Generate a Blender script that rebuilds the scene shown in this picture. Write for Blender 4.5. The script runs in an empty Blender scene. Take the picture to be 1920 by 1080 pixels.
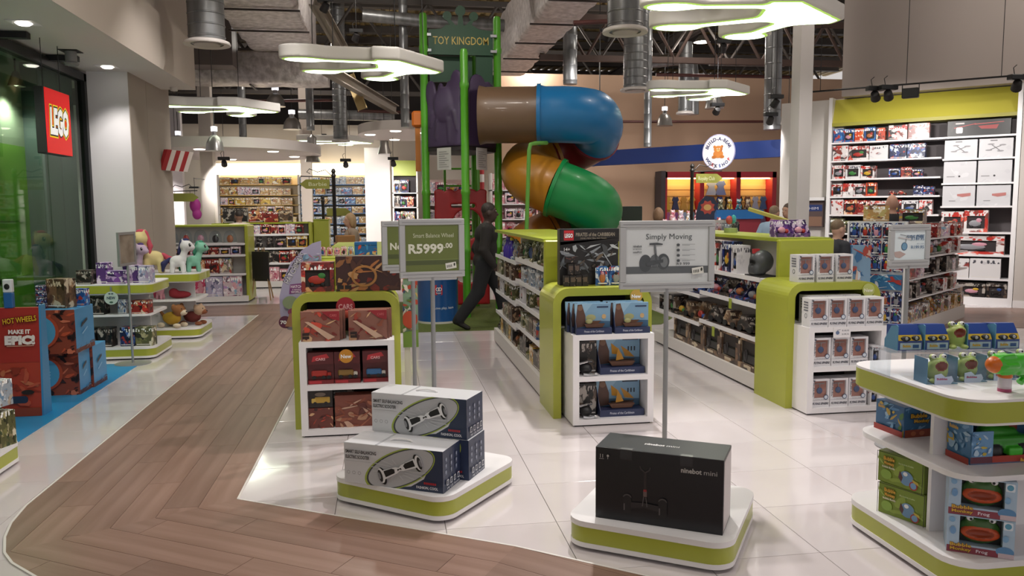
import bpy, math, random
import numpy as np
from mathutils import Vector, Matrix
PI = math.pi
ORD = ['first', 'second', 'third', 'fourth']
R = math.radians
sc = bpy.context.scene
COL = sc.collection

# ------------------------------------------------------------------ camera, world, exposure
FPX, CAMH = 1490.0, 1.70
PSI, TH, RO = R(8.839), R(5.738), R(-0.425)
_F = Vector((math.sin(PI*0+PSI)*math.cos(TH), math.cos(PSI)*math.cos(TH), -math.sin(TH)))
_R0 = Vector((math.cos(PSI), -math.sin(PSI), 0)); _U0 = _R0.cross(_F)
_Rt = _R0*math.cos(RO)+_U0*math.sin(RO); _Up = -_R0*math.sin(RO)+_U0*math.cos(RO)
cd = bpy.data.cameras.new('camera'); cam = bpy.data.objects.new('camera', cd); COL.objects.link(cam)
cd.sensor_width = 36; cd.lens = FPX*36/1920; cd.clip_end = 200; cd.clip_start = 0.05
mw = Matrix.Identity(4)
for i in range(3):
    mw[i][0] = _Rt[i]; mw[i][1] = _Up[i]; mw[i][2] = -_F[i]
mw[2][3] = CAMH
cam.matrix_world = mw
sc.camera = cam
def ray(u, v): return _Rt*((u-960)/FPX) - _Up*((v-540)/FPX) + _F
def at(u, v, Y):
    d = ray(u, v); t = Y/d.y; return Vector((d.x*t, Y, CAMH+d.z*t))
def atz(u, v, Z=0.0):
    d = ray(u, v); t = (Z-CAMH)/d.z; return Vector((d.x*t, d.y*t, Z))
def proj(p):
    q = Vector(p)-Vector((0, 0, CAMH)); w = q.dot(_F)
    return (960+FPX*q.dot(_Rt)/w, 540-FPX*q.dot(_Up)/w, w)

w = bpy.data.worlds.new('world'); sc.world = w; w.use_nodes = True
w.node_tree.nodes['Background'].inputs[0].default_value = (0.80, 0.75, 0.73, 1)
w.node_tree.nodes['Background'].inputs[1].default_value = 0.85
sc.view_settings.view_transform = 'Standard'; sc.view_settings.look = 'None'
sc.view_settings.gamma = 1.0; sc.view_settings.use_curve_mapping = False
sc.view_settings.exposure = -0.12
sc.cycles.use_denoising = True
sc.cycles.max_bounces = 8; sc.cycles.diffuse_bounces = 3; sc.cycles.glossy_bounces = 3
sc.cycles.transmission_bounces = 4; sc.cycles.transparent_max_bounces = 8
sc.cycles.sample_clamp_indirect = 6.0
sc.cycles.caustics_reflective = False; sc.cycles.caustics_refractive = False

# ------------------------------------------------------------------ materials
def lin(c):
    if isinstance(c, str):
        c = c.lstrip('#'); c = [int(c[i:i+2], 16)/255 for i in (0, 2, 4)]
        c = [x/12.92 if x <= .04045 else ((x+.055)/1.055)**2.4 for x in c]
    return (c[0], c[1], c[2], 1.0)
_mats = {}
def M(col, rough=.5, metal=0.0, emit=0.0, spec=.5, coat=0.0, bump=None, alpha=None):
    k = (str(col), rough, metal, emit, spec, coat, bump, alpha)
    if k in _mats: return _mats[k]
    m = bpy.data.materials.new('mat_'+str(len(_mats))); m.use_nodes = True
    nt = m.node_tree; b = nt.nodes['Principled BSDF']
    b.inputs['Base Color'].default_value = lin(col); b.inputs['Roughness'].default_value = rough
    b.inputs['Metallic'].default_value = metal; b.inputs['Specular IOR Level'].default_value = spec
    b.inputs['Coat Weight'].default_value = coat
    if emit:
        b.inputs['Emission Color'].default_value = lin(col); b.inputs['Emission Strength'].default_value = emit
    if alpha is not None: b.inputs['Alpha'].default_value = alpha
    if bump:
        tc = nt.nodes.new('ShaderNodeTexCoord'); n = nt.nodes.new('ShaderNodeTexNoise'); bp = nt.nodes.new('ShaderNodeBump')
        n.inputs['Scale'].default_value = bump[0]; n.inputs['Detail'].default_value = 4
        bp.inputs['Strength'].default_value = bump[1]; bp.inputs['Distance'].default_value = .02
        nt.links.new(tc.outputs['Object'], n.inputs['Vector']); nt.links.new(n.outputs[0], bp.inputs['Height'])
        nt.links.new(bp.outputs[0], b.inputs['Normal'])
    _mats[k] = m; return m
def noisy(name, c1, c2, scale=4, rough=.5, metal=0, stretch=(1, 1, 1), bump=0.0, coat=0.0, rnd=0.0, detail=5, spec=.5):
    """two-tone noise material in object space; rnd varies tone from piece to piece"""
    m = bpy.data.materials.new(name); m.use_nodes = True; nt = m.node_tree; b = nt.nodes['Principled BSDF']
    N = nt.nodes.new; L = nt.links.new
    tc = N('ShaderNodeTexCoord'); mp = N('ShaderNodeMapping'); n = N('ShaderNodeTexNoise'); r = N('ShaderNodeValToRGB'); oi = N('ShaderNodeObjectInfo')
    mp.inputs['Scale'].default_value = stretch
    L(tc.outputs['Object'], mp.inputs[0]); L(mp.outputs[0], n.inputs['Vector'])
    n.inputs['Scale'].default_value = scale; n.inputs['Detail'].default_value = detail
    r.color_ramp.elements[0].position = .32; r.color_ramp.elements[1].position = .68
    r.color_ramp.elements[0].color = lin(c1); r.color_ramp.elements[1].color = lin(c2)
    L(n.outputs[0], r.inputs[0])
    out = r.outputs[0]
    if rnd:
        hs = N('ShaderNodeHueSaturation'); mr = N('ShaderNodeMapRange')
        mr.inputs['To Min'].default_value = 1-rnd; mr.inputs['To Max'].default_value = 1+rnd
        L(oi.outputs['Random'], mr.inputs[0]); L(mr.outputs[0], hs.inputs['Value']); L(out, hs.inputs['Color']); out = hs.outputs[0]
    L(out, b.inputs['Base Color'])
    b.inputs['Roughness'].default_value = rough; b.inputs['Metallic'].default_value = metal; b.inputs['Coat Weight'].default_value = coat
    b.inputs['Specular IOR Level'].default_value = spec
    if bump:
        bp = N('ShaderNodeBump'); bp.inputs['Strength'].default_value = bump; bp.inputs['Distance'].default_value = .03
        L(n.outputs[0], bp.inputs['Height']); L(bp.outputs[0], b.inputs['Normal'])
    return m
def pack(name, base, cols, scale=5.0, title='#ffffff', titlec=None, rough=.35, cover=.5):
    """printed carton: base colour, blotches of picture colours that differ from box to box, a title strip"""
    m = bpy.data.materials.new('print_'+name); m.use_nodes = True; nt = m.node_tree; b = nt.nodes['Principled BSDF']
    N = nt.nodes.new; L = nt.links.new
    tc = N('ShaderNodeTexCoord'); oi = N('ShaderNodeObjectInfo'); ad = N('ShaderNodeVectorMath'); ad.operation = 'ADD'
    sc_ = N('ShaderNodeVectorMath'); sc_.operation = 'SCALE'; sc_.inputs['Scale'].default_value = 17.0
    cb = N('ShaderNodeCombineXYZ')
    for i in range(3): L(oi.outputs['Random'], cb.inputs[i])
    L(cb.outputs[0], sc_.inputs[0]); L(tc.outputs['Generated'], ad.inputs[0]); L(sc_.outputs[0], ad.inputs[1])
    vo = N('ShaderNodeTexVoronoi'); vo.inputs['Scale'].default_value = scale*.72
    wn = N('ShaderNodeTexNoise'); wn.inputs['Scale'].default_value = scale*.62; wn.inputs['Detail'].default_value = 3
    mx = N('ShaderNodeMix'); mx.data_type = 'RGBA'; mx.blend_type = 'LINEAR_LIGHT'; mx.inputs['Factor'].default_value = .12
    L(ad.outputs[0], wn.inputs['Vector']); L(ad.outputs[0], mx.inputs['A']); L(wn.outputs['Color'], mx.inputs['B'])
    L(mx.outputs['Result'], vo.inputs['Vector'])
    sp = N('ShaderNodeSeparateColor'); L(vo.outputs['Color'], sp.inputs[0])
    rp = N('ShaderNodeValToRGB'); rp.color_ramp.interpolation = 'CONSTANT'
    els = rp.color_ramp.elements; n = len(cols)
    while len(els) < n: els.new(1.0)
    for i, c in enumerate(cols): els[i].position = i/n; els[i].color = lin(c)
    L(sp.outputs[0], rp.inputs[0])
    mk = N('ShaderNodeMapRange'); mk.inputs['From Min'].default_value = cover-.03; mk.inputs['From Max'].default_value = cover+.03
    L(wn.outputs[0], mk.inputs[0])
    m1 = N('ShaderNodeMix'); m1.data_type = 'RGBA'; L(mk.outputs[0], m1.inputs['Factor'])
    m1.inputs['A'].default_value = lin(base); L(rp.outputs[0], m1.inputs['B'])
    out = m1.outputs['Result']
    if title:
        sx = N('ShaderNodeSeparateXYZ'); L(tc.outputs['Generated'], sx.inputs[0])
        t = N('ShaderNodeTexVoronoi'); t.inputs['Scale'].default_value = 1.0
        mp = N('ShaderNodeMapping'); mp.inputs['Scale'].default_value = (11, 11, 5); L(ad.outputs[0], mp.inputs[0]); L(mp.outputs[0], t.inputs['Vector'])
        lt = N('ShaderNodeMath'); lt.operation = 'LESS_THAN'; lt.inputs[1].default_value = .46; L(t.outputs['Distance'], lt.inputs[0])
        a = N('ShaderNodeMath'); a.operation = 'COMPARE'; a.inputs[1].default_value = .83; a.inputs[2].default_value = .085; L(sx.outputs[2], a.inputs[0])
        mu = N('ShaderNodeMath'); mu.operation = 'MULTIPLY'; L(lt.outputs[0], mu.inputs[0]); L(a.outputs[0], mu.inputs[1])
        if titlec:
            m0 = N('ShaderNodeMix'); m0.data_type = 'RGBA'; L(a.outputs[0], m0.inputs['Factor']); L(out, m0.inputs['A']); m0.inputs['B'].default_value = lin(titlec); out = m0.outputs['Result']
        m2 = N('ShaderNodeMix'); m2.data_type = 'RGBA'; L(mu.outputs[0], m2.inputs['Factor']); L(out, m2.inputs['A']); m2.inputs['B'].default_value = lin(title); out = m2.outputs['Result']
    L(out, b.inputs['Base Color']); b.inputs['Roughness'].default_value = rough
    return m
def glassmat(tint, refl=.12, rough=.02):
    m = bpy.data.materials.new('glass'); m.use_nodes = True; nt = m.node_tree; nt.nodes.clear()
    o = nt.nodes.new('ShaderNodeOutputMaterial'); t = nt.nodes.new('ShaderNodeBsdfTransparent'); g = nt.nodes.new('ShaderNodeBsdfGlossy')
    x = nt.nodes.new('ShaderNodeMixShader'); f = nt.nodes.new('ShaderNodeLayerWeight'); pw = nt.nodes.new('ShaderNodeMath'); pw.operation = 'POWER'; pw.inputs[1].default_value = 4.0; ml = nt.nodes.new('ShaderNodeMath'); ml.operation = 'MULTIPLY'; ml.inputs[1].default_value = .5; a = nt.nodes.new('ShaderNodeMath'); a.operation = 'ADD'; a.use_clamp = True
    a.inputs[1].default_value = refl
    t.inputs[0].default_value = lin(tint); g.inputs['Roughness'].default_value = rough
    nt.links.new(f.outputs['Facing'], pw.inputs[0]); nt.links.new(pw.outputs[0], ml.inputs[0]); nt.links.new(ml.outputs[0], a.inputs[0]); nt.links.new(a.outputs[0], x.inputs[0]); nt.links.new(t.outputs[0], x.inputs[1]); nt.links.new(g.outputs[0], x.inputs[2]); nt.links.new(x.outputs[0], o.inputs[0])
    return m

GREEN = '#a6ab3a'
m_green = M(GREEN, .35, coat=.2)
m_green2 = M('#9aa631', .4)
m_white = M('#e9e6e8', .35)
m_offw = M('#d9d4d0', .5)
m_shelf = M('#e4e1e3', .35)
m_taupe = M('#a3978d', .7)
m_black = M('#141417', .45)
m_dark = M('#1d1a1c', .6)
m_grey = M('#8b8b8d', .4)
m_alu = M('#a9aaad', .35, metal=.6)
m_steel = M('#6d6a69', .5, metal=.7)
m_clear = glassmat('#f4f8fb', .05)

# ------------------------------------------------------------------ mesh builder
class B:
    def __init__(s): s.v = []; s.f = []; s.m = []; s.mats = []
    def mi(s, m):
        if m not in s.mats: s.mats.append(m)
        return s.mats.index(m)
    def add(s, vs, fs, m):
        o = len(s.v); k = s.mi(m)
        s.v += [tuple(p) for p in vs]; s.f += [tuple(i+o for i in f) for f in fs]; s.m += [k]*len(fs); return s
    def box(s, x0, x1, y0, y1, z0, z1, m, bev=0.0):
        if bev:
            b = bev; vs = []; X = (x0, x1); Y = (y0, y1); Z = (z0, z1)
            idx = {}
            for i in (0, 1):
                for j in (0, 1):
                    for k in (0, 1):
                        sx = b if i == 0 else -b; sy = b if j == 0 else -b; sz = b if k == 0 else -b
                        for ax in range(3):
                            p = [X[i]+sx, Y[j]+sy, Z[k]+sz]; p[ax] = (X[i], Y[j], Z[k])[ax]
                            idx[(i, j, k, ax)] = len(vs); vs.append(p)
            g = lambda i, j, k, a: idx[(i, j, k, a)]
            fs = []
            for a in range(3):
                for e in (0, 1):
                    q = [(0, 0), (1, 0), (1, 1), (0, 1)]
                    if e == 0: q = q[::-1]
                    c = []
                    for (p_, r_) in q:
                        t = [0, 0, 0]; t[a] = e; t[(a+1) % 3] = p_; t[(a+2) % 3] = r_; c.append(g(*t, a))
                    fs.append(c)
            for a in range(3):
                b_, c_ = (a+1) % 3, (a+2) % 3
                for p_ in (0, 1):
                    for r_ in (0, 1):
                        lo = [0, 0, 0]; lo[b_] = p_; lo[c_] = r_; hi = lo[:]; hi[a] = 1
                        q = [g(*lo, b_), g(*hi, b_), g(*hi, c_), g(*lo, c_)]
                        if p_ != r_: q = q[::-1]
                        fs.append(q)
            for i in (0, 1):
                for j in (0, 1):
                    for k in (0, 1):
                        q = [g(i, j, k, 0), g(i, j, k, 1), g(i, j, k, 2)]
                        if (i+j+k) % 2 == 0: q = q[::-1]
                        fs.append(q)
            return s.add(vs, fs, m)
        vs = [(x0, y0, z0), (x1, y0, z0), (x1, y1, z0), (x0, y1, z0), (x0, y0, z1), (x1, y0, z1), (x1, y1, z1), (x0, y1, z1)]
        return s.add(vs, [(0, 3, 2, 1), (4, 5, 6, 7), (0, 1, 5, 4), (1, 2, 6, 5), (2, 3, 7, 6), (3, 0, 4, 7)], m)
    def prism(s, poly, z0, z1, m, mtop=None, ax='z'):
        n = len(poly)
        def P(p, z): return (p[0], p[1], z) if ax == 'z' else ((p[0], z, p[1]) if ax == 'y' else (z, p[0], p[1]))
        vs = [P(p, z0) for p in poly]+[P(p, z1) for p in poly]
        side = [(i, (i+1) % n, n+(i+1) % n, n+i) for i in range(n)]
        caps = [tuple(range(n-1, -1, -1)), tuple(range(n, 2*n))]
        if ax == 'y':
            side = [f[::-1] for f in side]; caps = [c[::-1] for c in caps]
        s.add(vs, side, m); s.add(vs, caps, mtop or m); return s
    def cyl(s, p0, p1, r0, r1, m, n=16, caps=True):
        return s.tube([p0, p1], [r0, r1], m, n, caps)
    def tube(s, pts, rad, m, n=12, caps=True, closed=False):
        pts = [Vector(p) for p in pts]; k = len(pts)
        if not hasattr(rad, '__len__'): rad = [rad]*k
        vs = []; fs = []; prev = None
        for i, p in enumerate(pts):
            a = pts[max(i-1, 0)] if not closed else pts[i-1]; b = pts[min(i+1, k-1)] if not closed else pts[(i+1) % k]
            t = (b-a).normalized()
            if prev is None:
                u = t.cross(Vector((0, 0, 1)))
                if u.length < 1e-3: u = t.cross(Vector((1, 0, 0)))
                u.normalize()
            else:
                u = prev-t*prev.dot(t); u.normalize()
            prev = u; wv = t.cross(u)
            for j in range(n):
                an = 2*PI*j/n; vs.append(p+(u*math.cos(an)+wv*math.sin(an))*rad[i])
        for i in range(k-1 if not closed else k):
            a = i*n; b = ((i+1) % k)*n
            for j in range(n): fs.append((a+j, a+(j+1) % n, b+(j+1) % n, b+j))
        if caps and not closed:
            fs.append(tuple(range(n-1, -1, -1))); fs.append(tuple((k-1)*n+j for j in range(n)))
        return s.add(vs, fs, m)
    def lathe(s, prof, m, n=24, c=(0, 0, 0)):
        vs = []; fs = []; k = len(prof)
        for (r, z) in prof:
            for j in range(n):
                a = 2*PI*j/n; vs.append((c[0]+r*math.cos(a), c[1]+r*math.sin(a), c[2]+z))
        for i in range(k-1):
            for j in range(n): fs.append((i*n+j, i*n+(j+1) % n, (i+1)*n+(j+1) % n, (i+1)*n+j))
        if prof[0][0] > 1e-4: fs.append(tuple(range(n-1, -1, -1)))
        if prof[-1][0] > 1e-4: fs.append(tuple((k-1)*n+j for j in range(n)))
        return s.add(vs, fs, m)
    def ell(s, c, r, m, n=12, k=8):
        prof = [(max(math.sin(PI*i/k), 1e-4), -math.cos(PI*i/k)) for i in range(k+1)]
        o = len(s.v); s.lathe(prof, m, n)
        for i in range(o, len(s.v)):
            p = s.v[i]; s.v[i] = (c[0]+p[0]*r[0], c[1]+p[1]*r[1], c[2]+p[2]*r[2])
        return s
    def mesh(s, name, sharp=32):
        me = bpy.data.meshes.new(name); me.from_pydata(s.v, [], s.f)
        for m in s.mats: me.materials.append(m)
        me.polygons.foreach_set('material_index', s.m)
        me.polygons.foreach_set('use_smooth', [True]*len(s.f))
        me.update()
        if sharp: me.set_sharp_from_angle(angle=R(sharp))
        return me
    def obj(s, name, parent=None, loc=(0, 0, 0), rot=0, sharp=32):
        return link(name, s.mesh(name, sharp), parent, loc, rot)
def link(name, data, parent=None, loc=(0, 0, 0), rot=0):
    o = bpy.data.objects.new(name, data); COL.objects.link(o)
    o.location = loc
    o.rotation_euler = rot if hasattr(rot, '__len__') else (0, 0, rot)
    if parent is not None: o.parent = parent
    return o
def T(o, label, cat, group=None):
    o['label'] = label; o['category'] = cat
    if group: o['group'] = group
    return o
def S(o, label=None):
    o['kind'] = 'structure'
    if label: o['label'] = label
    return o
def thing(name, label, cat, loc=(0, 0, 0), rot=0, group=None):
    return T(link(name, None, None, loc, rot), label, cat, group)
def copytree(o, parent=None):
    c = o.copy(); COL.objects.link(c)
    if parent is not None: c.parent = parent
    for ch in list(o.children): copytree(ch, c)
    return c
def rrect(x0, x1, y0, y1, r, n=6):
    pts = []
    for cx, cy, a0 in ((x1-r, y0+r, -90), (x1-r, y1-r, 0), (x0+r, y1-r, 90), (x0+r, y0+r, 180)):
        for i in range(n+1):
            a = R(a0+90*i/n); pts.append((cx+r*math.cos(a), cy+r*math.sin(a)))
    return pts
def clip(poly, a, b):
    """keep the part of poly left of the directed line a->b"""
    out = []; n = len(poly)
    def sd(p): return (b[0]-a[0])*(p[1]-a[1])-(b[1]-a[1])*(p[0]-a[0])
    for i in range(n):
        p, q = poly[i], poly[(i+1) % n]; dp, dq = sd(p), sd(q)
        if dp >= 0: out.append(p)
        if (dp > 0 and dq < 0) or (dp < 0 and dq > 0):
            t = dp/(dp-dq); out.append((p[0]+t*(q[0]-p[0]), p[1]+t*(q[1]-p[1])))
    return out

# ------------------------------------------------------------------ blended solids (surface nets)
def sd_cone(P, a, b, ra, rb):
    a = np.array(a, float); b = np.array(b, float); ab = b-a
    t = np.clip(((P-a)@ab)/max(ab@ab, 1e-12), 0, 1)
    return np.linalg.norm(P-a-t[..., None]*ab, axis=-1)-(ra+(rb-ra)*t)
def sd_ell(P, c, r):
    r = np.array(r, float); q = (P-np.array(c, float))/r
    k0 = np.linalg.norm(q, axis=-1); k1 = np.linalg.norm(q/r, axis=-1)
    return k0*(k0-1)/np.maximum(k1, 1e-9)
def sd_box(P, c, h, rd):
    q = np.abs(P-np.array(c, float))-(np.array(h, float)-rd)
    return np.linalg.norm(np.maximum(q, 0), axis=-1)+np.minimum(q.max(axis=-1), 0)-rd
def blob(prims, h, k=.02, name='solid', sub=(), flat=None):
    """prims: ('c',a,b,ra,rb,mat) ('e',c,r,mat) ('b',c,half,round,mat); one continuous smooth mesh"""
    lo = np.full(3, 1e9); hi = -lo
    for p in prims:
        if p[0] == 'c':
            for q, r in ((p[1], p[3]), (p[2], p[4])): lo = np.minimum(lo, np.array(q)-r); hi = np.maximum(hi, np.array(q)+r)
        else: lo = np.minimum(lo, np.array(p[1])-np.array(p[2])); hi = np.maximum(hi, np.array(p[1])+np.array(p[2]))
    if flat: lo[2], hi[2] = flat
    lo = lo-3*h-k*.3; hi = hi+3*h+k*.3
    n = np.ceil((hi-lo)/h).astype(int)+1
    ax = [lo[i]+h*np.arange(n[i]) for i in range(3)]
    P = np.stack(np.meshgrid(*ax, indexing='ij'), -1)
    if flat: Zg = P[..., 2].copy(); P[..., 2] = 0
    def ev(p, Q):
        if p[0] == 'c': return sd_cone(Q, p[1], p[2], p[3], p[4])
        if p[0] == 'e': return sd_ell(Q, p[1], p[2])
        if p[0] == 'p':
            d = np.full(Q.shape[:-1], -1e9); pts = p[3]
            for i in range(len(pts)):
                a = pts[i]; b = pts[(i+1) % len(pts)]; e = math.hypot(b[0]-a[0], b[1]-a[1]); nx, ny = (b[1]-a[1])/e, -(b[0]-a[0])/e
                d = np.maximum(d, (Q[..., 0]-a[0])*nx+(Q[..., 1]-a[1])*ny)
            return d
        return sd_box(Q, p[1], p[2], p[3])
    F = None
    for p in prims:
        d = ev(p, P)
        if F is None: F = d
        else:
            hh = np.clip(.5+.5*(F-d)/k, 0, 1); F = F*(1-hh)+d*hh-k*hh*(1-hh)
    for p in sub: F = np.maximum(F, -ev(p, P))
    if flat: F = np.maximum(F, np.abs(Zg-(flat[0]+flat[1])/2)-(flat[1]-flat[0])/2)
    s = F < 0
    cs = np.zeros(n-1, int); acc = np.zeros(tuple(n-1)+(3,))
    base = np.stack(np.meshgrid(*[np.arange(q-1) for q in n], indexing='ij'), -1).astype(float)
    def sl(o): return tuple(slice(o[i], n[i]-1+o[i]) for i in range(3))
    for a in range(3):
        b, c = (a+1) % 3, (a+2) % 3
        for i in (0, 1):
            for j in (0, 1):
                o0 = [0, 0, 0]; o0[b] = i; o0[c] = j; o1 = o0[:]; o1[a] = 1
                f0 = F[sl(o0)]; f1 = F[sl(o1)]; ch = (f0 < 0) != (f1 < 0)
                t = np.where(ch, f0/np.where(ch, f0-f1, 1), 0)
                pos = base+np.array(o0); pos[..., a] += t
                acc += pos*ch[..., None]; cs += ch
    act = cs > 0
    idx = -np.ones(n-1, int); idx[act] = np.arange(act.sum())
    V = lo+h*(acc[act]/cs[act][:, None])
    faces = []
    for a in range(3):
        b, c = (a+1) % 3, (a+2) % 3
        i0 = [slice(None)]*3; i0[a] = slice(0, n[a]-1); i1 = [slice(None)]*3; i1[a] = slice(1, n[a])
        ch = s[tuple(i0)] != s[tuple(i1)]
        w_ = np.argwhere(ch)
        w_ = w_[(w_[:, b] > 0) & (w_[:, c] > 0) & (w_[:, b] < n[b]-1) & (w_[:, c] < n[c]-1)]
        if not len(w_): continue
        def cell(db, dc):
            q = w_.copy(); q[:, b] -= db; q[:, c] -= dc; return idx[q[:, 0], q[:, 1], q[:, 2]]
        Q = np.stack([cell(1, 1), cell(0, 1), cell(0, 0), cell(1, 0)], 1)
        fl = ~s[w_[:, 0], w_[:, 1], w_[:, 2]]
        Q[fl] = Q[fl][:, ::-1]; faces.append(Q)
    Q = np.concatenate(faces)
    me = bpy.data.meshes.new(name); me.from_pydata(V.tolist(), [], Q.tolist())
    mats = []
    D = []; cen = V[Q].mean(1); allp = list(prims)+[p for p in sub if p[-1] is not None]
    for p in allp:
        if p[-1] not in mats: mats.append(p[-1])
        D.append(np.where(np.abs(ev(p, cen)) < .7*h, -1e3, 1e3) if any(p is q for q in sub) else ev(p, cen))
    who = np.argmin(np.stack(D), 0); mm = np.array([mats.index(p[-1]) for p in allp])[who]
    for m in mats: me.materials.append(m)
    me.polygons.foreach_set('material_index', mm.astype(np.int32)); me.polygons.foreach_set('use_smooth', [True]*len(Q)); me.update()
    return me

# ------------------------------------------------------------------ flat print: lettering and pictures on faces
_txt = {}
def glyphs(s, bold=0.0):
    k = (s, bold)
    if k not in _txt:
        cu = bpy.data.curves.new('t', 'FONT'); cu.body = s; cu.offset = bold; cu.resolution_u = 2
        o = bpy.data.objects.new('t', cu); me = bpy.data.meshes.new_from_object(o)
        V = [(v.co.x, v.co.y) for v in me.vertices]; Fc = [tuple(p.vertices) for p in me.polygons]
        bpy.data.objects.remove(o); bpy.data.curves.remove(cu); bpy.data.meshes.remove(me)
        x0 = min(v[0] for v in V); x1 = max(v[0] for v in V)
        _txt[k] = ([(a-x0, b) for a, b in V], Fc, x1-x0)
    return _txt[k]
class Art:
    """print laid out in metres on a w x h face, lower left corner at the origin"""
    def __init__(s, w, h, step=.0004): s.w = w; s.h = h; s.p = []; s.lay = 0; s.step = step
    def _m(s, c): return c if not isinstance(c, (str, tuple)) else M(c, .4)
    def poly(s, pts, c, cl=True):
        s.lay += 1
        if cl:
            W, H = s.w, s.h
            for a, b in (((0, 0), (W, 0)), ((W, 0), (W, H)), ((W, H), (0, H)), ((0, H), (0, 0))):
                pts = clip(pts, a, b)
                if len(pts) < 3: return s
        s.p.append((s.lay, pts, [tuple(range(len(pts)))], s._m(c))); return s
    def rect(s, x, y, w, h, c): return s.poly([(x, y), (x+w, y), (x+w, y+h), (x, y+h)], c)
    def rr(s, x, y, w, h, r, c): return s.poly(rrect(x, x+w, y, y+h, r, 4), c)
    def ell(s, cx, cy, rx, ry, c, rot=0, n=24, a0=0, a1=360):
        q = []
        for i in range(n+(0 if a1-a0 == 360 else 1)):
            a = R(a0+(a1-a0)*i/n); x, y = rx*math.cos(a), ry*math.sin(a); q.append((cx+x*math.cos(R(rot))-y*math.sin(R(rot)), cy+x*math.sin(R(rot))+y*math.cos(R(rot))))
        return s.poly(q, c)
    def ring(s, cx, cy, r, t, c, n=24, ry=None, rot=0):
        ry = ry or r; s.lay += 1; v = []; f = []
        for i in range(n):
            a = 2*PI*i/n
            for q in (0, t):
                x, y = (r-q)*math.cos(a), (ry-q)*math.sin(a); v.append((cx+x*math.cos(R(rot))-y*math.sin(R(rot)), cy+x*math.sin(R(rot))+y*math.cos(R(rot))))
        f = [(2*i, (2*i+2) % (2*n), (2*i+3) % (2*n), 2*i+1) for i in range(n)]
        s.p.append((s.lay, v, f, s._m(c))); return s
    def line(s, a, b, t, c):
        d = Vector((b[0]-a[0], b[1]-a[1])); d.normalize(); nx, ny = -d.y*t/2, d.x*t/2
        return s.poly([(a[0]-nx, a[1]-ny), (b[0]-nx, b[1]-ny), (b[0]+nx, b[1]+ny), (a[0]+nx, a[1]+ny)], c)
    def text(s, t, x, y, size, c, al='l', width=None, bold=0.0, rot=0, shear=0.0):
        """size = cap height in metres; width squeezes the line to that length"""
        V, Fc, W = glyphs(t, bold); k = size/.72; kx = k if width is None else width/W
        ox = 0 if al == 'l' else (-W*kx/2 if al == 'c' else -W*kx)
        s.lay += 1; q = []
        for a, b in V:
            px, py = a*kx+ox+shear*b*k, b*k; q.append((x+px*math.cos(R(rot))-py*math.sin(R(rot)), y+px*math.sin(R(rot))+py*math.cos(R(rot))))
        s.p.append((s.lay, q, Fc, s._m(c))); return s
    def arctext(s, t, cx, cy, r, a0, a1, size, cols, flip=False):
        n = len(t)
        for i, ch in enumerate(t):
            if ch == ' ': continue
            a = R(a0+(a1-a0)*i/max(n-1, 1)); x, y = cx+r*math.cos(a), cy+r*math.sin(a); s.text(ch, x, y, size, cols[i % len(cols)], 'c', bold=.03, rot=math.degrees(a)+(90 if flip else -90))
        return s
    def build(s, name, parent, o, ux, uy, label=None):
        o = Vector(o); ux = Vector(ux).normalized(); uy = Vector(uy).normalized(); nn = ux.cross(uy); b = B()
        for lay, pts, fs, m in s.p: b.add([o+ux*p[0]+uy*p[1]+nn*(.0006+lay*s.step) for p in pts], fs, m)
        ob = b.obj(name, parent, sharp=0)
        if label: ob['label'] = label
        return ob
def picture(a, cols, n, seed, x=0, y=0, w=None, h=None, dark=None):
    """an abstract printed picture: sweeping shapes and blots in the given colours"""
    rg = random.Random(seed); w = w or a.w; h = h or a.h
    for i in range(int(n*1.7)):
        c = rg.choice(cols); cx, cy = x+w*rg.random(), y+h*rg.random(); t = rg.random()
        sx, sy = w*rg.uniform(.03, .17), h*rg.uniform(.03, .17)
        q = []
        if t < .5:
            k = 10; an = rg.uniform(0, 180)
            for j in range(k):
                al = 2*PI*j/k; rr_ = rg.uniform(.7, 1.2); px, py = sx*math.cos(al)*rr_, sy*math.sin(al)*rr_*.8; q.append((cx+px*math.cos(R(an))-py*math.sin(R(an)), cy+px*math.sin(R(an))+py*math.cos(R(an))))
        else:
            an = rg.uniform(-60, 60); l = w*rg.uniform(.12, .40); tk = h*rg.uniform(.015, .06)
            for px, py in ((-l/2, 0), (-l/6, -tk), (l/2, -tk*.3), (l/2, tk*.5), (-l/6, tk)): q.append((cx+px*math.cos(R(an))-py*math.sin(R(an)), cy+px*math.sin(R(an))+py*math.cos(R(an))))
        q = [(min(max(px, x), x+w), min(max(py, y), y+h)) for px, py in q]
        a.poly(q, c)
    return a
# ------------------------------------------------------------------ floor, tiles, wooden path
m_grout = M('#6f6763', .8)
fl = B().box(-14, 18, -4, 31, -.2, -.004, m_grout).obj('floor'); S(fl, 'glossy white tiled shop floor with a brown wooden path')
m_tile = noisy('tile', '#d2c9cb', '#dad2d4', 1.2, .10, coat=.3, rnd=.02)
TS = .6; TX0, TY0 = .271, .49
tb = B().box(-.2985, .2985, -.2985, .2985, -.004, 0, m_tile, bev=.0012); tile_me = tb.mesh('tile')
near = []; far = []
for i in range(-16, 24):
    for j in range(-4, 44):
        cx, cy = TX0+TS*(i+.5), TY0+TS*(j+.5)
        vis = False
        if cy > 1.6:
            for ox, oy in ((0, 0), (-.3, -.3), (.3, -.3), (.3, .3), (-.3, .3)):
                u, v, d = proj((cx+ox, cy+oy, 0))
                if d > .5 and 0 <= u <= 1920 and v <= 1090: vis = True
        onpath = (-2.0 < cx < -1.1 and 5 < cy < 14.5) or (cx < -1.2 and 13.6 < cy < 14.5)
        (near if vis and not onpath else far).append((math.hypot(cx, cy), cx, cy))
near.sort(); far += near[290:]; near = near[:290]
for d, x, y in near: link('tile', tile_me, fl, (x, y, 0))
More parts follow.
